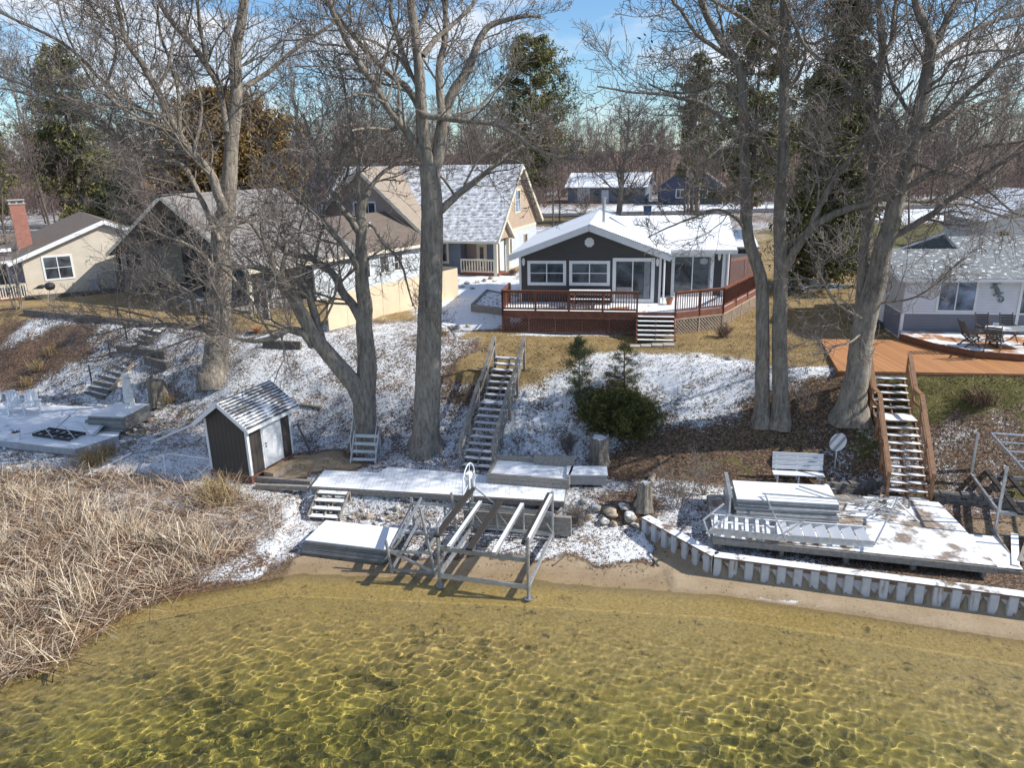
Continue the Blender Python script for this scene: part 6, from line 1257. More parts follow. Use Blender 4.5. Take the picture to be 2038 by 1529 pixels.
def stairs():
    stair('grey_stair','long grey weathered wooden stair with snowy treads climbing the middle of the bank','stair',PZ(950,926,1.02),PZ(1013,712,4.05),1.22,17,MT['tread'],MT['greyw'],MT['greyw'],.92,(9,.25),None,.26,2,5,.13)
    stair('brown_stair','brown stained wooden stair with landing below the orange deck','stair',PZ(1806,992,1.0),PZ(1766,752,4.25),1.3,16,MT['browntread'],MT['brownw'],MT['brownw'],.95,(10,.62),None,.28,2,5,.15,True)
    # left bank steps: timber treads set in the slope
    A=G(188,788);B=G(297,662); t=thing('bank_steps','grey timber steps set into the left bank with thin dark handrail posts','steps',A); D_=Vv(B-A); n=13; u=Vv((D_.x,D_.y,0)).normalized(); s=Vv((u.y,-u.x,0))
    for i in range(n):
        p=D_*(i/(n-1)); p.z=max(p.z,D_.z*i/(n-1)); b=MB(); b.beam(p-s*.85+Vv((0,0,.02)),p+s*.85+Vv((0,0,.02)),.14,.2); b.build('riser',MT['greywd'],t); b=MB(); b.prism([p-s*.85+u*.07+Vv((0,0,.10)),p+s*.85+u*.07+Vv((0,0,.10)),p+s*.85+u*.42+Vv((0,0,.10)),p-s*.85+u*.42+Vv((0,0,.10))],(0,0,.02)); b.build('tread',MT['tread'],t)
    for f in (.15,.5,.8): p=D_*f-s*1.0; b=MB(); b.cyl(p,p+Vv((0,0,1.0)),.04,7); b.build('post',MT['darkm'],t)
    b=MB(); p=D_*.12+s*.9; b.beam(p,D_*.55+s*.9,.13,.22); b.build('side_board',MT['woodpale'],t)
    for k,(p,q,l) in enumerate((((235,700),(330,712),'dark timber wall across the slope beside the left bank steps'),((525,690),(600,694),'dark timber retaining wall behind the forked maple'),((335,735),(290,722),'short timber wall under the ash tree by the bank steps'))):
        A,B=G(*p),G(*q); t=thing('timber_wall',l,'retaining wall',A); D_=Vv(B-A)
        for i in range(2): b=MB(); b.beam(Vv((0,0,.05+.2*i)),D_+Vv((0,0,.05+.2*i)),.18,.19); b.build('timber',MT['greywd'],t)
stairs()
def lifts():
    O,rz,w=frame_of(PZ(876,1166,.02),PZ(1052,1190,.02)); d=3.25; r=thing('boat_lift','large grey boat lift frame with dark bunks standing at the edge of the water','boat lift',(O.x,O.y,-.02),rz); a=MT['galv']
    for x,y,h in ((0,0,2.0),(w,0,2.0),(w,d,1.95),(0,d,2.15)):
        b=MB(); b.cyl((x,y,0),(x,y,h),.05,9); b.cyl((x,y,0),(x,y,.03),.14,9); b.cyl((x,y,.28),(x,y,.48),.066,9); b.build('post',a,r)
    for p,q,z in (((0,0),(w,0),.38),((0,d),(w,d),.40),((0,0),(0,d),.40),((w,0),(w,d),.42)):
        b=MB(); b.beam((*p,z),(*q,z),.07,.13); b.build('base_beam',MT['alu'],r)
    for y in (.1,d-.15): b=MB(); b.beam((0,y,1.27),(w,y,1.22),.08,.14); b.build('lift_beam',a,r)
    for x,y0,y1,z,m,ww,hh in ((.02,-.15,d+.1,1.78,'carpet',.2,.07),(.33,0,d-.1,1.36,'alusnow',.11,.12),(1.0,-.1,d-.05,1.45,'carpet',.2,.07),(1.78,-.15,d-.1,1.43,'alusnow',.12,.12),(w-.12,-.1,d+.05,1.85,'carpet',.1,.08),(w-.02,0,d,1.8,'alusnow',.1,.2)):
        b=MB(); b.beam((x,y0,z),(x,y1,z),ww,hh); b.build('bunk',MT[m],r); 
    b=MB()
    for x in (.33,1.0,1.78):
        for y in (.1,d-.15): b.beam((x,y,1.22),(x,y,1.42),.05,.05,(1,0,0))
    for p,q in (((.02,.1,1.25),(.02,.1,1.76)),((.02,d-.1,1.25),(.02,d-.1,1.76)),((0,.0,.42),(0,.9,1.2)),((w,d,.45),(w,d-.8,1.2)),((0,d,1.9),(.9,d-.1,1.3))): b.beam(p,q,.04,.04,(1,.1,0))
    b.build('brackets',a,r)
    c=(-.09,d-.02,2.0); b=MB(); b.ring(c,.66,.022,'x',30,6,.95)
    for k in range(3): an=k*math.pi/3+.3; b.cyl((c[0],c[1]-.63*math.cos(an),c[2]-.66*math.sin(an)),(c[0],c[1]+.63*math.cos(an),c[2]+.66*math.sin(an)),.012,5)
    b.build('winch_wheel',MT['white'],r); b=MB(); b.bx(-.16,-.02,d-.16,d+.14,1.7,2.35); b.build('winch_box',MT['whitesnow'],r,bevel=.03)
    # small lift leaning beside it
    O,rz,w=frame_of(PZ(781,1140,.02),PZ(868,1144,.02)); d=2.3; t=thing('small_boat_lift','smaller grey watercraft lift leaning beside the dock stack, with a white hand wheel','boat lift',(O.x,O.y,0),rz-.05)
    L=[((0,0,0),(-.12,-.05,1.15)),((w,0,0),(w-.42,.15,2.25)),((w+.15,d,0.1),(w+.0,d,1.75)),((0.05,d,.1),(.0,d,1.5))]
    for p,q in L: b=MB(); b.cyl(p,q,.048,8); b.build('post',a,t)
    for p,q in (((0,0,.12),(w,0,.12)),((-.05,0,.75),(w-.18,.05,.78)),((0,0,.15),(.05,d,.3)),((w,0,.2),(w+.15,d,.35)),((-.06,0,.8),(.0,d,1.2)),((w-.2,.05,.9),(w,d,1.25)),((.4,-.1,.85),(.5,d,1.15)),((0,d,1.3),(w+.05,d,1.3)),((.1,1.1,.85),(w,1.1,.9)),((0,0,.75),(w,0,.12)),((.3,0,1.2),(.35,d,1.5))): b=MB(); b.beam(p,q,.06,.08); b.build('beam',MT['alu'] if p[2]>.5 else a,t)
    c=(w-.1,.95,1.15); b=MB(); b.ring(c,.32,.017,'x',24,5)
    for k in range(3): an=k*math.pi/3; b.cyl((c[0],c[1]-.32*math.cos(an),c[2]-.32*math.sin(an)),(c[0],c[1]+.32*math.cos(an),c[2]+.32*math.sin(an)),.010,5)
    b.build('hand_wheel',MT['white'],t)
    # truss frame behind lift
    O,rz,L=frame_of(PZ(887,1042,.35),PZ(1042,1056,.35)); t=thing('dock_truss','grey metal dock frame with zigzag braces standing on edge in front of the boardwalk','dock frame',(O.x,O.y-.12,.32),rz); b=MB()
    for z in (.1,.72): b.beam((0,0,z),(L,0,z),.04,.05)
    n=6
    for i in range(n): x0,x1=L*i/n,L*(i+1)/n; b.beam((x0,0,.1 if i%2 else .72),(x1,0,.72 if i%2 else .1),.03,.03)
    b.build('truss',a,t)
    for i in range(4): x=L*i/3; b=MB(); b.cyl((x,0,-.1),(x,0,.95),.035,7); b.build('post',a,t)
    # stack of dock sections on the beach
    A,B=PZ(606,1075,.56),PZ(772,1094,.56); O,rz,L=frame_of(A,B); h=.105
    lab=['dock section, bottom of the snowy stack beside the boat lifts','dock section, second from the ground in the snowy beach stack','dock section, middle of the snowy stack on the beach','dock section, second from the top of the beach stack','snow covered dock section on top of the stack beside the boat lifts']
    rng=np.random.default_rng(4); 
    for i in range(5):
        dx,dy=rng.normal(0,.035,2); dock_section('dock_section',lab[i],(O.x+dx-.04*(4-i),O.y+dy,.03+h*i),rz+rng.normal(0,.006),L,1.42,h-.004,MT['whitesnow'] if i==4 else MT['alud'],'dock sections stacked on the beach')
lifts()
def seawall():
    r=thing('sheet_pile_wall','grey corrugated sheet pile seawall with a timber cap at right','seawall',(*WALL[0],0)); O=Vv((*WALL[0],0)); b=MB(); cap=MB()
    for (p,q) in zip(WALL,WALL[1:]):
        p=Vv((*p,0));q=Vv((*q,0)); L=(q-p).length; u=(q-p)/L; n=Vv((u.y,-u.x,0)); s=0.; prof=[]
        pit=.46
        while s<L:
            for ds,o in ((0,.085),(.20,.085),(.225,-.03),(.435,-.03)): 
                if s+ds<L: prof.append((s+ds,o))
            s+=pit
        prof.append((L,.085))
        for (s0,o0),(s1,o1) in zip(prof,prof[1:]):
            A=p+u*s0+n*o0;B=p+u*s1+n*o1
            b.poly([A+Vv((0,0,-.5))-O,B+Vv((0,0,-.5))-O,B+Vv((0,0,.70))-O,A+Vv((0,0,.70))-O])
        c=-n*.05; cap.beam(p+c+Vv((0,0,.71))-O,q+c+Vv((0,0,.71))-O,.34,.05); cap.beam(p+n*.045+Vv((0,0,.62))-O,q+n*.045+Vv((0,0,.62))-O,.05,.135)
    o=b.build('sheet_piling',MT['sheet'],r); m=o.modifiers.new('s','SOLIDIFY'); m.thickness=.02; m.offset=1; cap.build('timber_cap',simple('snowy brown cap timber',(.19,.13,.09),.85,.3,4,.3,snow=.56,snowscale=1.6),r)
seawall()
def right_shore():
    Z=1.05; P=[PZ(1420,1068,Z),PZ(1985,1127,Z),PZ(1912,1045,Z),PZ(1868,1000,Z),PZ(1680,985,Z),PZ(1408,985,Z)]; O=Vv(P[0]); r=thing('lakeside_deck','weathered lakeside deck partly under snow behind the seawall','deck',O); Q=[Vv(p)-O for p in P]
    b=MB(); b.prism([p-Vv((0,0,.04)) for p in Q],(0,0,.04)); b.build('deck_boards',MT['deckgrey2'],r); b=MB(); b.beam(Q[0]+Vv((0,-.02,-.14)),Q[1]+Vv((0,-.02,-.14)),.05,.2); b.beam(Q[1]+Vv((0,0,-.14)),Q[2]+Vv((0,0,-.14)),.05,.2); b.beam(Q[5]+Vv((0,0,-.14)),Q[0]+Vv((0,0,-.14)),.05,.2); b.build('rim_boards',MT['greyw'],r)
    for i in range(5): p=Q[0].lerp(Q[1],.03+.235*i)+Vv((0,.15,0)); b=MB(); b.beam(p+Vv((0,0,-.7)),p+Vv((0,0,-.06)),.13,.13,(1,0,0)); b.build('post',MT['greyw'],r)
    A=Vv(PZ(1950,1100,.8)); t=thing('deck_step','low wooden side step at the right end of the lakeside deck','step',(A.x+.15,A.y,.55),R(-14)); b=MB(); b.bx(-.1,.75,-.8,1.2,.18,.22); b.build('step_top',MT['tread'],t); b=MB(); b.beam((.72,-.8,.0),(.72,1.2,.15),.05,.3); b.beam((-.08,-.8,.1),(.72,-.8,.05),.05,.2); b.build('step_side',MT['greyw'],t)
    # dock sections stacked on the deck
    A,B=PZ(1465,1027,1.08),PZ(1668,1040,1.08); O,rz,L=frame_of(A,B); h=.098; rng=np.random.default_rng(8); lab=['aluminium dock section at the bottom of the stack on the lakeside deck','aluminium dock section second from bottom on the lakeside deck','third aluminium dock section up in the stack on the lakeside deck','fourth aluminium dock section up in the lakeside deck stack','aluminium dock section just under the snowy top one by the white bench','snow topped aluminium dock section on top of the stack before the white bench']
    for i in range(6):
        dx,dy=rng.normal(0,.04,2); dock_section('dock_section',lab[i],(O.x+dx,O.y+dy+.02*i,1.055+h*i),rz+rng.normal(0,.008),L,1.45,h-.004,MT['whitesnow'] if i==5 else MT['alu'],'dock sections stacked on the lakeside deck',ribs=True)
    # upright panel leaning left of the stack
    q=PZ(1462,1010,1.1); t=thing('dock_section','aluminium dock section standing on edge at the left of the lakeside stack','dock section',(q[0]-.25,q[1],1.055),rz+math.pi/2); b=MB(); b.bx(-.5,1.3,-.06,.0,0,.72); b.build('deck_panel',MT['alusnow'],t); b=MB(); b.bx(-.55,1.35,-.09,.03,.66,.74); b.bx(-.55,1.35,-.09,.03,0,.08); b.build('frame',MT['alu'],t)
    # two aluminium stairs lying on the deck front
    def lying(label,p,q,n,flat,wid):
        A,B=Vv(PZ(*p,1.12)),Vv(PZ(*q,1.12)); O,rz,L=frame_of(A,B); t=thing('aluminium_stair',label,'stair',O,rz,'aluminium stairs lying on the lakeside deck'); 
        for y in (0,wid): b=MB(); b.bx(0,L,y-.02,y+.02,0,.2); b.build('side_rail',MT['alusnow'] if y else MT['alu'],t)
        for i in range(n):
            x=L*(i+.5)/n; b=MB()
            if flat: b.hexa([Vv(c) for c in ((x-.16,.03,.03),(x+.11,.03,.14),(x+.11,wid-.03,.14),(x-.16,wid-.03,.03),(x-.16,.03,.06),(x+.11,.03,.18),(x+.11,wid-.03,.18),(x-.16,wid-.03,.06))])
            else: b.beam((x-.05,.03,.06),(x-.05,wid-.03,.06),.04,.12); b.beam((x+.02,.03,.15),(x+.02,wid-.03,.15),.10,.03)
            b.build('tread',MT['alusnow'],t)
        return t
    lying('aluminium stair with slatted rungs lying at the left of the lakeside deck',(1412,1062),(1560,1078),7,False,.95); lying('aluminium stair with broad snowy treads lying at the right of the lakeside deck',(1550,1076),(1738,1090),7,True,.95)
    # loose handrail frames on top
    def railfr(label,pts,extra=()):
        O=Vv(pts[0]); t=thing('handrail_frame',label,'handrail',O,0,'loose aluminium handrails on the lakeside deck'); b=MB(); 
        P_=[Vv(p)-O for p in pts]
        for p,q in zip(P_,P_[1:]): b.beam(p,q,.045,.045)
        b.build('rail',MT['alu'],t)
        if extra:
            b=MB()
            for p,q in extra: b.beam(Vv(p)-O,Vv(q)-O,.04,.04)
            b.build('strut',MT['alu'],t)
    z1=1.75
    railfr('long aluminium handrail crossing the lakeside dock stack toward the brown stair',[PZ(1517,983,z1),PZ(1700,996,z1),PZ(1787,992,z1),PZ(1740,1085,1.3)],[(PZ(1522,984,z1),PZ(1565,1078,1.3)),(PZ(1780,993,z1),PZ(1830,1040,1.2))])
    railfr('aluminium handrail lying across the front of the lakeside deck',[PZ(1440,1003,1.5),PZ(1400,1035,1.4),PZ(1412,1068,1.2)],[(PZ(1443,1025,1.5),PZ(1600,1038,1.5)),(PZ(1450,1026,1.5),PZ(1405,1062,1.3)),(PZ(1600,1037,1.5),PZ(1545,1075,1.3))])
    railfr('aluminium handrail resting on the right end of the dock stack',[PZ(1590,968,1.72),PZ(1652,988,1.72),PZ(1712,1000,1.55),PZ(1802,1026,1.25)],[(PZ(1530,1012,1.7),PZ(1800,1024,1.3))])
    # tangle of dock posts right of the stack
    rng=np.random.default_rng(21); q=PZ(1725,1010,1.06); t=thing('pipe_pile','tangled pile of dock legs and brackets between the dock stack and the brown stair','pile',(q[0],q[1],1.06))
    for i in range(20):
        c=rng.uniform((-.75,-.55,.03),(.8,.6,.35)); a=rng.normal(-.15,.7); l=rng.uniform(.5,1.1); d=Vv((math.cos(a),math.sin(a),rng.normal(0,.08)))*l/2; b=MB(); b.cyl(Vv(c)-d,Vv(c)+d,.022,6)
        if i%3==0: b.beam(Vv(c)+d,Vv(c)+d+Vv((0,.0,.22)),.05,.05,(1,0,0))
        b.build('pipe',MT['galv'] if i%4 else MT['rust'],t)
    # white bench
    O,rz,L=frame_of(PZ(1538,966,.92),PZ(1640,971,.92)); t=thing('white_bench','white slatted bench facing the lake behind the lakeside dock stack','bench',(O.x,O.y,gz(O.x+.8,O.y)),rz)
    b=MB(); 
    for i in range(4): b.bx(0,L,.10*i,.10*i+.085,.42,.45)
    b.build('seat',MT['whitesnow'],t); b=MB()
    for i in range(4): b.bx(0,L,.42+.035*i,.45+.035*i,.50+.155*i,.635+.155*i)
    b.build('backrest',MT['white'],t)
    for x in (.15,L/2,L-.15): b=MB(); b.bx(x-.03,x+.03,.02,.08,-.2,.42); b.beam((x,.42,.0),(x,.57,1.08),.05,.05); b.bx(x-.03,x+.03,.02,.46,.36,.415); b.build('leg',MT['white'],t)
    # round reflector on pole
    q=G(1661,930); t=thing('round_sign','grey round disc on a thin pole between the white bench and the brown stair','disc sign',q,R(12)); b=MB(); b.cyl((0,0,-.2),(0,0,.72),.028,8); b.build('pole',MT['greyp'],t); b=MB(); b.cyl((0,-.045,.98),(0,-.02,.98),.345,28); b.build('disc',simple('blue grey disc',(.33,.36,.41),.4,.1),t)
    # block retaining wall on both sides of the brown stair
    for (p,q,l) in (((1848,1000),(2045,1022),'low dark block retaining wall right of the brown stair'),((1640,985),(1755,975),'low dark block edging left of the brown stair foot')):
        A,B=G(*p),G(*q); O,rz,L=frame_of(A,B); t=thing('block_wall',l,'retaining wall',(O.x,O.y,0),rz); n=int(L/.32)
        for c in range(3):
            b=MB()
            for i in range(n):
                x=.32*i+(.16 if c%2 else 0); zz=gz(O.x+x*math.cos(rz),O.y+x*math.sin(rz)); b.box((x+.16,.03*c+.1,zz-.02+.15*c+.02*math.sin(i*2.3)),(.305,.26,.145),.03*math.sin(i*1.7))
            b.build('block_course',MT['block'],t,bevel=.02)
    # lift frame at right edge
    q=PZ(1978,1072,.55); O=Vv(q); t=thing('boat_lift','tall boat lift canopy frame cut off by the right edge','boat lift',(O.x,O.y,.3),R(-16))
    Mi=Matrix.Rotation(R(16),4,'Z')@Matrix.Translation(-Vv((O.x,O.y,.3)))
    zt=3.05; c0=Mi@Vv(PZ(1972,863,zt)); cr=Mi@Vv(PZ(2045,945,zt)); 
    for x,y in ((0,0),(3.1,0),(3.1,3.0),(0.,3.0)): b=MB(); b.cyl((x,y,-.2),(x,y,2.7),.05,8); b.build('post',MT['alu'],t)
    ex=c0+Vv((3.4,.0,0)); 
    for p,q in ((c0,ex),(c0,(c0.x,-.4,c0.z)),((c0.x,-.4,c0.z),(ex.x,-.4,c0.z)),(ex,(ex.x,-.4,c0.z))): b=MB(); b.cyl(p,q,.042,8); b.build('canopy_tube',MT['alu'],t)
    for k in (1,2,3): y=c0.y+(-.4-c0.y)*k/4; b=MB(); b.cyl((c0.x,y,c0.z),(ex.x,y,c0.z),.03,7); b.build('canopy_tube',MT['alu'],t)
    for z,m in ((.35,'galv'),(1.15,'alu')):
        for p,q in (((0,0),(3.1,0)),((0,3.),(3.1,3.)),((0,0),(0,3.)),((3.1,0),(3.1,3.))): b=MB(); b.beam((*p,z),(*q,z),.07,.12); b.build('beam',MT[m],t)
    for x in (.5,1.1): b=MB(); b.beam((x,-.3,1.3),(x,3.2,1.3),.16,.07); b.build('bunk',MT['carpet'],t)
    # boards under it
    q=PZ(1990,1085,.6)
    for i in range(3): A=Vv((q[0]+.05+.42*i,q[1]-.6+.1*i,gz(q[0],q[1])+.1+.02*i)); s=thing('plank',('dark snowy plank','grey plank','brown plank')[i]+' lying beside the lakeside deck under the right lift frame','plank',A,R(58-8*i)); b=MB(); b.bx(-1.1,1.1,-.1,.1,0,.05); b.build('board',MT[('greysnow','greyw','brownw')[i]],s)
right_shore()
def left_shore():
    Z=1.0; P=[Vv(p) for p in ((-27,32.2,Z),(-22.3,30.75,Z),(-18.35,29.55,Z),(-17.3,31.0,Z),(-18.2,33.6,Z),(-20.2,35.2,Z),(-27,36.4,Z))]; O=P[1]; r=thing('lakeside_deck','low grey lakeside deck with lattice skirt at the left edge','deck',O); Q=[p-O for p in P]
    b=MB(); b.prism([p-Vv((0,0,.05)) for p in Q],(0,0,.05)); b.build('deck_boards',MT['deckgrey'],r); b=MB(); b.beam(Q[0]+Vv((0,-.03,-.13)),Q[1]+Vv((0,-.03,-.13)),.06,.28); b.beam(Q[1]+Vv((0,-.03,-.13)),Q[2]+Vv((0,-.03,-.13)),.06,.28); b.beam(Q[2]+Vv((0,0,-.13)),Q[3]+Vv((0,0,-.13)),.06,.28); b.build('rim_boards',MT['greyp'],r)
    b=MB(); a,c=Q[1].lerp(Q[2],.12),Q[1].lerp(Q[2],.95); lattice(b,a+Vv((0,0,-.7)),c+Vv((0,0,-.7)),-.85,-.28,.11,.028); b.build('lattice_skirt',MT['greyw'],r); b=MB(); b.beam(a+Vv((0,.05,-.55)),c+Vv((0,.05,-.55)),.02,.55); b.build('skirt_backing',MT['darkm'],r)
    for f in (.05,.5,.97): p=Q[1].lerp(Q[2],f); b=MB(); b.beam(p+Vv((0,-.05,-.9)),p+Vv((0,-.05,-.25)),.1,.1,(1,0,0)); b.build('post',MT['white'] if f<.1 else MT['greyw'],r)
    def adir(x,y,rz,l):
        c=thing('adirondack_chair',l,'chair',(x,y,Z),rz,'white adirondack chairs on the left deck'); m=MT['white']; b=MB()
        for k in range(5): b.hexa([Vv(v) for v in ((-.27,-.3+.12*k,.38-.035*k),(.27,-.3+.12*k,.38-.035*k),(.27,-.2+.12*k,.35-.035*k),(-.27,-.2+.12*k,.35-.035*k),(-.27,-.3+.12*k,.40-.035*k),(.27,-.3+.12*k,.40-.035*k),(.27,-.2+.12*k,.37-.035*k),(-.27,-.2+.12*k,.37-.035*k))])
        b.build('seat',m,c); b=MB()
        for k in range(5):
            x0=-.27+.112*k; hh=(.92,1.02,1.06,1.02,.92)[k]; b.beam((x0+.05,.22,.25),(x0+.05,.52,hh),.1,.02,(0,-1,.3))
        b.beam((-.28,.33,.55),(.28,.33,.55),.03,.07); b.build('backrest',m,c)
        for s in (-1,1):
            b=MB(); b.bx(s*.36-.07,s*.36+.07,-.38,.36,.56,.585); b.build('armrest',m,c); b=MB(); b.bx(s*.31-.02,s*.31+.02,-.34,-.22,0,.56); b.beam((s*.30,-.3,.35),(s*.30,.6,.03),.025,.1); b.bx(s*.35-.02,s*.35+.02,.26,.33,.1,.56); b.build('leg',m,c)
    q=PZ(32,822,Z); adir(q[0],q[1],R(35),'white adirondack chair on the left deck, nearer the left edge'); q=PZ(62,823,Z); adir(q[0]+.1,q[1],R(28),'white adirondack chair on the left deck, nearer the dock stack')
    q=PZ(34,876,Z); t=thing('flower_pot','white flower pot with dry stems at the front of the left deck','flower pot',q); b=MB(); b.lathe([(.13,0),(.19,.3),(.21,.31),(.21,.36),(.17,.36),(.16,.3)],14); b.build('pot',MT['white'],t); b=MB(); b.lathe([(0,.31),(.17,.31),(.1,.36),(0,.38)],10)
    for k in range(14): a=k*2.4; b.cyl((.05*math.cos(a),.05*math.sin(a),.33),(.2*math.cos(a),.2*math.sin(a),.33+.16*math.sin(k*1.3+2)**2+.05),.008,4)
    b.build('dry_plant',MT['dirt'],t)
    # dock sections stacked at the deck end
    A,B=PZ(118,862,1.0),PZ(205,872,1.0); O,rz,L=frame_of(A,B); rng=np.random.default_rng(9)
    for i in range(5): dx,dy=rng.normal(0,.05,2); dock_section('dock_section',('ribbed dock section at the bottom of the left deck stack','second ribbed dock section from the bottom of the left deck stack','middle ribbed dock section of the stack on the left deck','second ribbed dock section from the top of the left deck stack','snow streaked dock section on top of the left deck stack')[i],(O.x+dx+1.2,O.y+dy+.25,1.0+.13*i),rz+R(8)+rng.normal(0,.01),1.75,1.9,.125,MT['alusnow'] if i==4 else MT['alud'],'dock sections stacked on the left deck')
    q=PZ(150,850,1.25); t=thing('dock_section','pale dock panel tilted against the stack on the left deck','dock section',(q[0],q[1],1.02),rz); b=MB(); 
    for k in range(3): b.prism([(-1.1,.3*k-.2,.12*k),(1.2,.3*k-.2,.12*k),(1.2,.3*k+.07,.12*k+.12),(-1.1,.3*k+.07,.12*k+.12)],(0,0,.03))
    b.build('slats',MT['whitesnow'],t); b=MB(); b.beam((-1.05,-.25,0),(-1.05,.75,.42),.05,.08); b.beam((1.15,-.25,0),(1.15,.75,.42),.05,.08); b.build('frame',MT['alu'],t)
    q=PZ(95,872,1.02); t=thing('dock_ladder','dark dock ladder frame lying flat on the left deck behind the flower pot','ladder',(q[0],q[1],1.03),rz-.05); b=MB()
    for y in (0,.4,.8): b.bx(-.9,1.3,y-.03,y+.03,0,.1)
    for k in range(6): x=-.85+.42*k; b.bx(x-.03,x+.03,-.02,.82,.02,.09)
    b.build('frame',MT['darkm'],t)
    for k,(p,q2) in enumerate((((82,850),(105,872)),((115,842),(148,872)),((150,838),(180,868)))): A,B=PZ(*p,1.35),PZ(*q2,1.12); s=thing('handrail_frame',('thin bent handrail over the dark dock ladder, leftmost','thin bent handrail leaning before the tilted dock panel','thin bent handrail at the foot of the left dock stack')[k],'handrail',A,0,'loose handrails on the left deck'); tube(s,'rail',[(0,0,0),Vv(B-A)*.5+Vv((0,0,.12)),Vv(B-A)],.022,MT['alu'])
    # furled white umbrellas / covers
    for (px,pb,pt,l,w) in ((268,838,735,'tall white wrapped umbrella standing at the right end of the left deck',.20),(-2,800,705,'white wrapped umbrella cut off by the left edge',.22)):
        q=G(px,pb); tp=PY(px-4,pt,q[1]); h=tp[2]-q[2]; t=thing('wrapped_umbrella',l,'umbrella',q); b=MB(); prof=[(.05,.02),(w*.7,.12),(w,.35),(w*1.08,h*.45),(w*.98,h*.75),(w*.9,h*.92),(w*.55,h*.985),(.03,h)]; b.lathe(prof,14)
        for i,v in enumerate(b.v): a=math.atan2(v[1],v[0]); f=1+.13*math.sin(5*a+v[2]*2); b.v[i]=(v[0]*f-.08*math.sin(v[2]*1.1),v[1]*f*.75,v[2])
        b.build('cover',MT['sail'],t,True); b=MB(); b.cyl((0,0,-.3),(0,0,.1),.04,8); b.build('pole',MT['woodpale'],t)
    # white pipe rail near shed
    A=Vv(G(330,958)); zt=.85; t=thing('pipe_rail','thin white pipe rail standing in the snow left of the shed','railing',A); p0=Vv(PZ(326,908,A.z+.95))-A
    tube(t,'rail',[(0,0,-.1),p0,Vv(PZ(335,903,A.z+.95))-A,Vv(PZ(418,914,A.z+.95))-A],.022,MT['white']); g=Vv(G(378,962))-A; tube(t,'brace',[g,g+Vv((.75,.6,.62))],.02,MT['white'])
    # pvc pipe along ground
    pts=[G(*p) for p in ((262,905),(215,930),(175,948),(120,975),(70,990))]; A=Vv(pts[0]); t=thing('ground_pipe','pale pipe lying along the snowy ground below the left deck','pipe',A); tube(t,'pipe',[Vv(p)-A+Vv((0,0,.07)) for p in pts],.045,MT['whitesnow'])
left_shore()
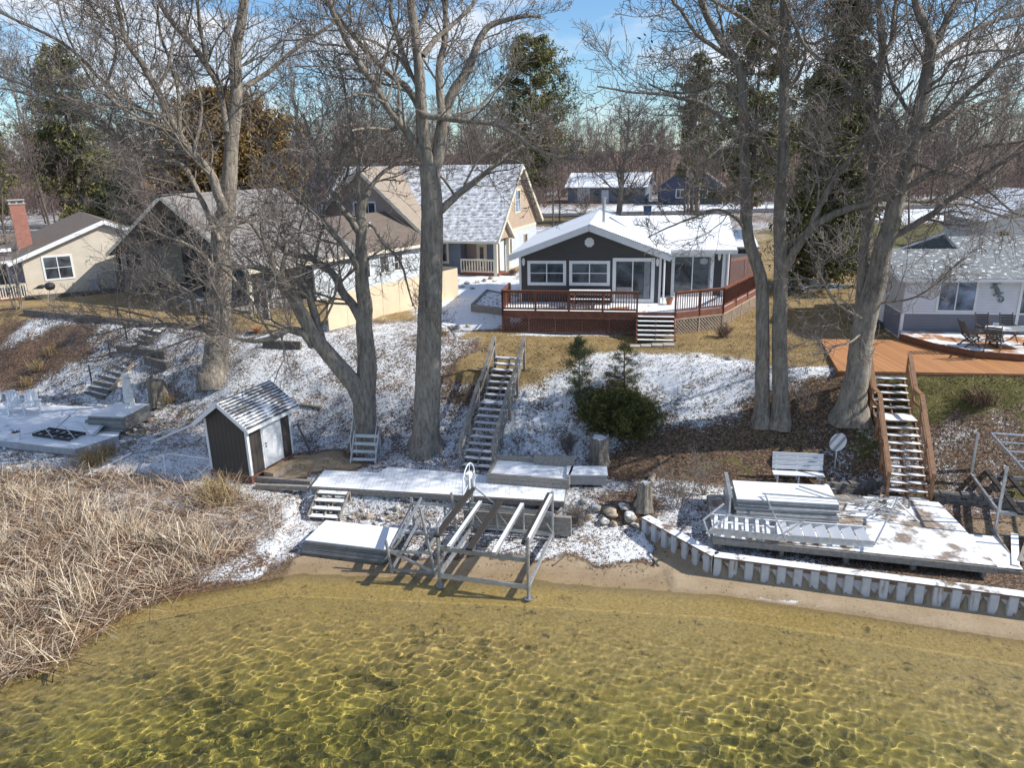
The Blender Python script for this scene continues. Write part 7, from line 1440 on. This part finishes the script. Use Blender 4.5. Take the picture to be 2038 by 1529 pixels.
def stumps_rocks():
    def stump(label,px,pb,pt,rad,mat,seed,jag=.06,snow=True):
        q=G(px,pb); h=PY(px,pt,q[1])[2]-q[2]; t=thing('tree_stump',label,'stump',(q[0],q[1],q[2]-.15)); rng=np.random.default_rng(seed); b=MB(); n=22; rings=[]
        for zz,rr in ((0,1.3),(.2,1.08),(.5,1.0),(.8,.98),(1,.97)):
            rings.append([Vv((rad*rr*(1+.07*math.sin(3*a+seed)+.05*math.sin(7*a))*math.cos(a),rad*rr*(1+.07*math.sin(3*a+seed)+.05*math.sin(7*a))*math.sin(a),(h+.15)*zz+(rng.uniform(-jag,jag) if zz==1 else 0))) for a in [i*2*math.pi/n for i in range(n)]])
        for A_,B_ in zip(rings,rings[1:]):
            for i in range(n): j=(i+1)%n; b.poly([A_[i],A_[j],B_[j],B_[i]])
        b.build('bark_sides',mat,t,True); b=MB(); b.poly([p*.97+Vv((0,0,-.015)) for p in rings[-1]]); b.build('cut_top',simple('snowy stump top',(.09,.075,.06),.9,.3,7,.3,snow=.6,snowscale=5),t)
    stump('old pale stump with a snowy hollow top below the spruce bush',1192,922,868,.36,BARK,1); stump('leaning dark split stump on the left bank beside the wrapped umbrella',318,800,752,.42,BARK,2,.16); stump('rotten grey stump at the shore end of the grey seawall',1282,1008,960,.26,BARK,3,.12)
    def log(label,p,q,r,mat): A,B=G(*p),G(*q); t=thing('log',label,'log',A); b=MB(); b.cyl(Vv((0,0,r*.7)),Vv(B-A)+Vv((0,0,r*.7)),r,12,r*.85); b.build('bark',mat,t,True)
    log('pale driftwood log slanting up the bank left of the seawall',(1268,1012),(1300,950),.13,MT['woodpale']); log('short cut log lying in the leaves right of the shed',(600,808),(640,815),.09,BARK); log('thin fallen branch on the beach right of the boat lift',(1100,1128),(1128,1105),.02,BARKD)
    rng=np.random.default_rng(12); k=0
    def rocks(lst,label,group,mat='stone'):
        nonlocal k
        for px,py,s in lst: q=G(px,py); k+=1; rock(label,q[0],q[1],s,k,mat if k%3 else 'stone2',group)
    rocks([(15,938,.2),(30,935,.17),(75,945,.2),(92,943,.19),(130,940,.15),(140,946,.14),(118,950,.12),(50,940,.12),(160,942,.14),(5,950,.13)],'rounded stone lying along the foot of the left deck skirt','stones below the left deck')
    rocks([(285,852,.2),(300,838,.18),(275,870,.2),(260,880,.18),(295,862,.13),(310,828,.13),(250,890,.14),(320,845,.12),(268,858,.12)],'stone in the snowy pile between the wrapped umbrella and the shed','stones left of the shed')
    rocks([(700,1032,.12),(735,1030,.14),(762,1034,.13),(790,1012,.12),(720,1018,.10),(748,1044,.10),(775,1022,.1),(805,1030,.11)],'small stone in the leaves under the front of the boardwalk','stones below the boardwalk')
    rocks([(1160,1000,.16),(1185,1012,.2),(1215,1025,.24),(1240,1010,.2),(1255,1030,.22),(1225,1045,.17),(1200,1040,.16),(1265,1048,.15),(1170,1030,.13)],'dark stone in the jumble between the boardwalk and the seawall','stones left of the seawall')
    rocks([(905,655,.24),(885,660,.18),(930,652,.15),(1012,652,.2),(995,650,.12)],'stone among leaves at the left corner of the deck skirt','stones beside the deck')
    rocks([(910,562,.2),(930,565,.2),(950,563,.18),(965,560,.2),(920,572,.16),(940,575,.16),(978,555,.17),(985,560,.15)],'snowy stone bordering the bed by the porch of the tan house','stones at the tan house')
    rocks([(1452,715,.14),(1060,880,.12),(1075,860,.1),(1390,710,.1)],'lone stone lying in the grass and leaves of the bank','lone stones on the bank')
    rocks([(1700,955,.14),(1680,962,.12),(1720,968,.13),(1655,955,.1)],'stone in the rubble between the disc sign and the brown stair','stones by the brown stair')
stumps_rocks()
DRYG=rnd_mat('dry grass blades',[(0,(.16,.10,.045)),(.5,(.36,.25,.12)),(1,(.56,.44,.25))]); REED=rnd_mat('dry reed stalks',[(0,(.30,.20,.12)),(.35,(.54,.42,.29)),(1,(.78,.68,.54))]); REEDR=rnd_mat('fallen rusty reed leaves',[(0,(.08,.035,.02)),(.5,(.24,.115,.06)),(1,(.50,.36,.24))])
LITTER=rnd_mat('fallen leaves',[(0,(.045,.028,.018)),(.4,(.13,.082,.05)),(.75,(.26,.165,.10)),(1,(.42,.30,.195))]); GRASS=rnd_mat('lawn grass blades',[(0,(.14,.10,.035)),(.5,(.33,.235,.10)),(.85,(.46,.35,.17)),(1,(.19,.19,.055))])
def blades(pts,rng,h,w,lean,curl=.3,n=4):
    "tapered flat strips; pts (m,3)"
    m=len(pts); d=rng.normal(0,1,(m,3))*np.array([1,1,0]); d/=np.linalg.norm(d,axis=1,keepdims=True); L=rng.uniform(h[0],h[1],m); le=np.abs(rng.normal(lean[0],lean[1],m)); s=np.linspace(0,1,n)
    ang=le[:,None]+curl*s[None]**2*rng.uniform(.2,1.6,(m,1)); seg=(L/(n-1))[:,None]; dx=np.cumsum(np.concatenate([np.zeros((m,1)),np.sin(ang[:,1:])*seg],1),1); dz=np.cumsum(np.concatenate([np.zeros((m,1)),np.cos(ang[:,1:])*seg],1),1)
    C=pts[:,None]+d[:,None]*dx[...,None]; C[:,:,2]+=dz; q=rng.uniform(0,6.28,m); sd=np.stack([np.cos(q),np.sin(q),0*q],-1); wd=rng.uniform(w[0],w[1],m)[:,None]*np.linspace(1,.45,n)[None]
    Lf=C-sd[:,None]*wd[...,None]; Rt=C+sd[:,None]*wd[...,None]; V=np.stack([Lf,Rt],2).reshape(-1,3); b=np.arange(m)[:,None]*(2*n)+np.arange(n-1)[None]*2; F=np.stack([b,b+1,b+3,b+2],-1).reshape(-1,4); return V,F
def inpoly(x,y,P):
    r=np.zeros(len(x),bool); n=len(P)
    for i in range(n):
        x0,y0=P[i];x1,y1=P[(i+1)%n]; c=((y0>y)!=(y1>y))&(x<(x1-x0)*(y-y0)/((y1-y0)+1e-12)+x0); r^=c
    return r
def scatter(rng,n,P):
    P=np.array(P); out=[]; lo=P.min(0);hi=P.max(0); got=0
    while got<n:
        q=rng.uniform(lo,hi,(n,2)); q=q[inpoly(q[:,0],q[:,1],P)]; out.append(q); got+=len(q)
    q=np.concatenate(out)[:n]; return np.stack([q[:,0],q[:,1],hz(q[:,0],q[:,1])],-1)
def ground_cover():
    rng=np.random.default_rng(33)
    # reeds
    E_=[PZ(p[0],p[1],0)[:2] for p in ((-60,1010),(120,1015),(260,1075),(420,1070),(470,1105),(400,1150),(300,1190),(190,1230),(150,1300),(-60,1370))]
    p=scatter(rng,14000,E_); f=fbm(p[:,0],p[:,1],1.3)+.45*fbm(p[:,0]*2.9,p[:,1]*2.9,1.); p=p[f>.28][:3000]; p[:,2]=np.maximum(p[:,2],-.25); V,F=blades(p,rng,(.45,1.15),(.009,.018),(.38,.28),.5,5); o=raw('reeds',V,F,REED); tag(o,'dry pale reeds standing in broken clumps along the left shore','reeds',kind='stuff')
    E2=[PZ(p[0],p[1],0)[:2] for p in ((-60,965),(250,970),(560,1030),(575,1070),(500,1100),(400,1165),(300,1210),(200,1260),(130,1330),(-60,1390))]; p=scatter(rng,7500,E2); p[:,2]=np.maximum(p[:,2],-.02)+rng.uniform(.01,.14,len(p)); V,F=blades(p,rng,(.35,1.1),(.008,.018),(1.3,.2),.25,4); o=raw('fallen_reeds',V,F,REEDR); tag(o,'rust brown fallen reed stalks matted on the left shore','reeds',kind='stuff')
    p=scatter(rng,5200,E2); p[:,2]=np.maximum(p[:,2],-.02)+rng.uniform(.03,.2,len(p)); V,F=blades(p,rng,(.4,1.2),(.008,.016),(1.2,.25),.3,4); o=raw('fallen_reeds',V,F,REED); tag(o,'pale fallen reed stalks lying across the snow on the left shore','reeds',kind='stuff')
    # beige tussocks one can count
    k=0
    for px,py,h,n,l in ((185,925,.85,420,'tawny ornamental grass clump at the right corner of the left deck'),(215,905,.6,260,'tawny ornamental grass clump behind the corner of the left deck'),(440,1000,1.15,360,'tall pale grass plume in front of the shed'),(425,985,.8,220,'dry grass clump touching the left corner of the shed skirt'),(105,705,.6,260,'pale dry grass mound on the left bank above the chairs'),(75,735,.65,260,'pale dry grass mound on the left bank nearest the left edge'),(340,800,.5,200,'dry grass clump beside the split stump'),(1950,805,.7,420,'dark dead brush clump on the bank right of the brown stair'),(880,668,.4,140,'dry grass tuft beside the stones left of the deck'),(55,765,.5,180,'dry grass tuft behind the white adirondack chairs')):
        q=G(px,py); c=rng.normal(0,1,(n,2))*np.array([.22,.2])*(h/.7); pts=np.stack([q[0]+c[:,0],q[1]+c[:,1],q[2]+0*c[:,0]-.02],-1); V,F=blades(pts,rng,(h*.6,h*1.2),(.006,.012),(.35,.25),.8,5); base=np.array(q); o=raw('grass_clump',V-base,F,DRYG if 'dark' not in l else LITTER); o.location=base; tag(o,l,'grass clump')
    # bare shrubs
    for px,py,h,n,l,sd in ((1345,1012,1.5,16,'bare twiggy shrub between the seawall and the leaf covered bank',1),(1400,985,1.9,10,'tall thin bare sapling left of the white bench',2),(1130,900,.8,30,'dense bare shrub left of the old pale stump',3),(1150,1045,.8,40,'dark twiggy shrub at the end of the timber wall',4),(790,880,.5,14,'tiny bare shrub between the two straight trunks',5),(1440,672,.7,34,'bare reddish shrub at the far corner of the deck lattice',6),(1600,815,1.2,10,'thin bare sapling between the paired trunks and the leaning maple',7),(935,545,.9,30,'bare shrub before the porch railing of the tan house',8),(1020,548,.5,40,'low bare hedge shrub at the tan house wall',9),(700,480,1.2,20,'bare shrub at the pale cottage wall behind the fence',10),(290,592,.7,40,'low reddish shrub below the cream house window',11),(420,690,1.2,14,'bare reddish sapling growing at the ash trunk',12),(230,690,.9,24,'bare shrub beside the upper bank steps',13),(150,680,.8,30,'reddish bare shrub on the upper left bank',14)):
        r2=np.random.default_rng(900+sd); q=G(px,py); st=np.tile([[0,0,-.05]],(n,1))+r2.normal(0,.07,(n,3))*np.array([1.5,1.5,0]); d=r2.normal(0,.35,(n,3)); d[:,2]=1; P1,R1=grow(r2,st,d,h*r2.uniform(.6,1.1,n),np.full(n,.011),7,.13,.02,.4); parts=[tubes(P1,R1,4)]; s2,d2,l2,rr=spawn(r2,P1,R1,np.full(n,h),6,.4,.25,rf=.6,rmin=.0055,up=.4); P2,R2=grow(r2,s2,d2,l2,rr,5,.18,.03,.6); parts.append(tubes(P2,R2,3)); s3,d3,l3,r3=spawn(r2,P2,R2,l2,4,.5,.2,rf=.7,rmin=.005,up=.3); P3,R3=grow(r2,s3,d3,l3,r3,4,.2,.02,.7); parts.append(tubes(P3,R3,3)); V,F=join(parts); o=raw('bare_shrub',V,F,TWIGR if sd in (6,11,14,9,12) else TWIG); o.location=q; tag(o,l,'shrub')
    # leaf litter flakes
    n=150000; x=rng.uniform(-27,20,n); y=rng.uniform(19,46,n); t0,c0,s0=toe(x),crest(x),shore(x); w=np.where(y>c0+.5,.16,np.where(y>t0-1,.95,.75)); w=np.where(y<s0+.9,.22,w); w=np.where((x<-7.5)&(y<t0-1),.6,w); w=w*np.clip(.55+.9*fbm(x,y,1.6),.08,1); w=np.where(y<s0+.05,0,w)
    w=np.where((x>4.35)&(y<wall_y(x)),w*.3,w); keep=rng.uniform(0,1,n)<w; x,y=x[keep],y[keep]; p=np.stack([x,y,hz(x,y)+rng.uniform(.004,.035,len(x))],-1); V,F=leaf_quads(p,rng,(.018,.05),(.014,.034),.55); o=raw('leaf_litter',V,F,LITTER); tag(o,'brown fallen leaves scattered over the snowy bank and beach','leaves',kind='stuff')
    # lawn blades
    n=190000; x=rng.uniform(-16,20,n); y=rng.uniform(27,47,n); c0=crest(x); k=(y>c0-.6)&(y<c0+13)&~((x<-1.2)&(x>-12)&(y<47)); x,y=x[k],y[k]; Zz=zones(x,y); k=(Zz['straw']+Zz['moss'])*(1-Zz['snow'])>rng.uniform(.1,1.,len(x)); x,y=x[k],y[k]; p=np.stack([x,y,hz(x,y)-.01],-1); V,F=blades(p,rng,(.04,.12),(.006,.012),(.7,.4),.5,3); o=raw('lawn_grass',V,F,GRASS); tag(o,'short straw coloured lawn grass between the dark house and the bank','grass',kind='stuff')
    n=60000; x=rng.uniform(9.5,22,n); y=rng.uniform(22,29,n); k=(y<crest(x)+.3)&(y>toe(x)-.2); x,y=x[k],y[k]; Zz=zones(x,y); k=Zz['moss']>rng.uniform(.05,.9,len(x)); x,y=x[k],y[k]; p=np.stack([x,y,hz(x,y)-.01],-1); V,F=blades(p,rng,(.04,.11),(.006,.012),(.8,.4),.5,3); o=raw('bank_grass',V,F,rnd_mat('mossy bank grass',[(0,(.05,.045,.012)),(.6,(.14,.125,.03)),(1,(.34,.27,.12))])); tag(o,'olive moss and short grass on the right bank','grass',kind='stuff')
ground_cover()
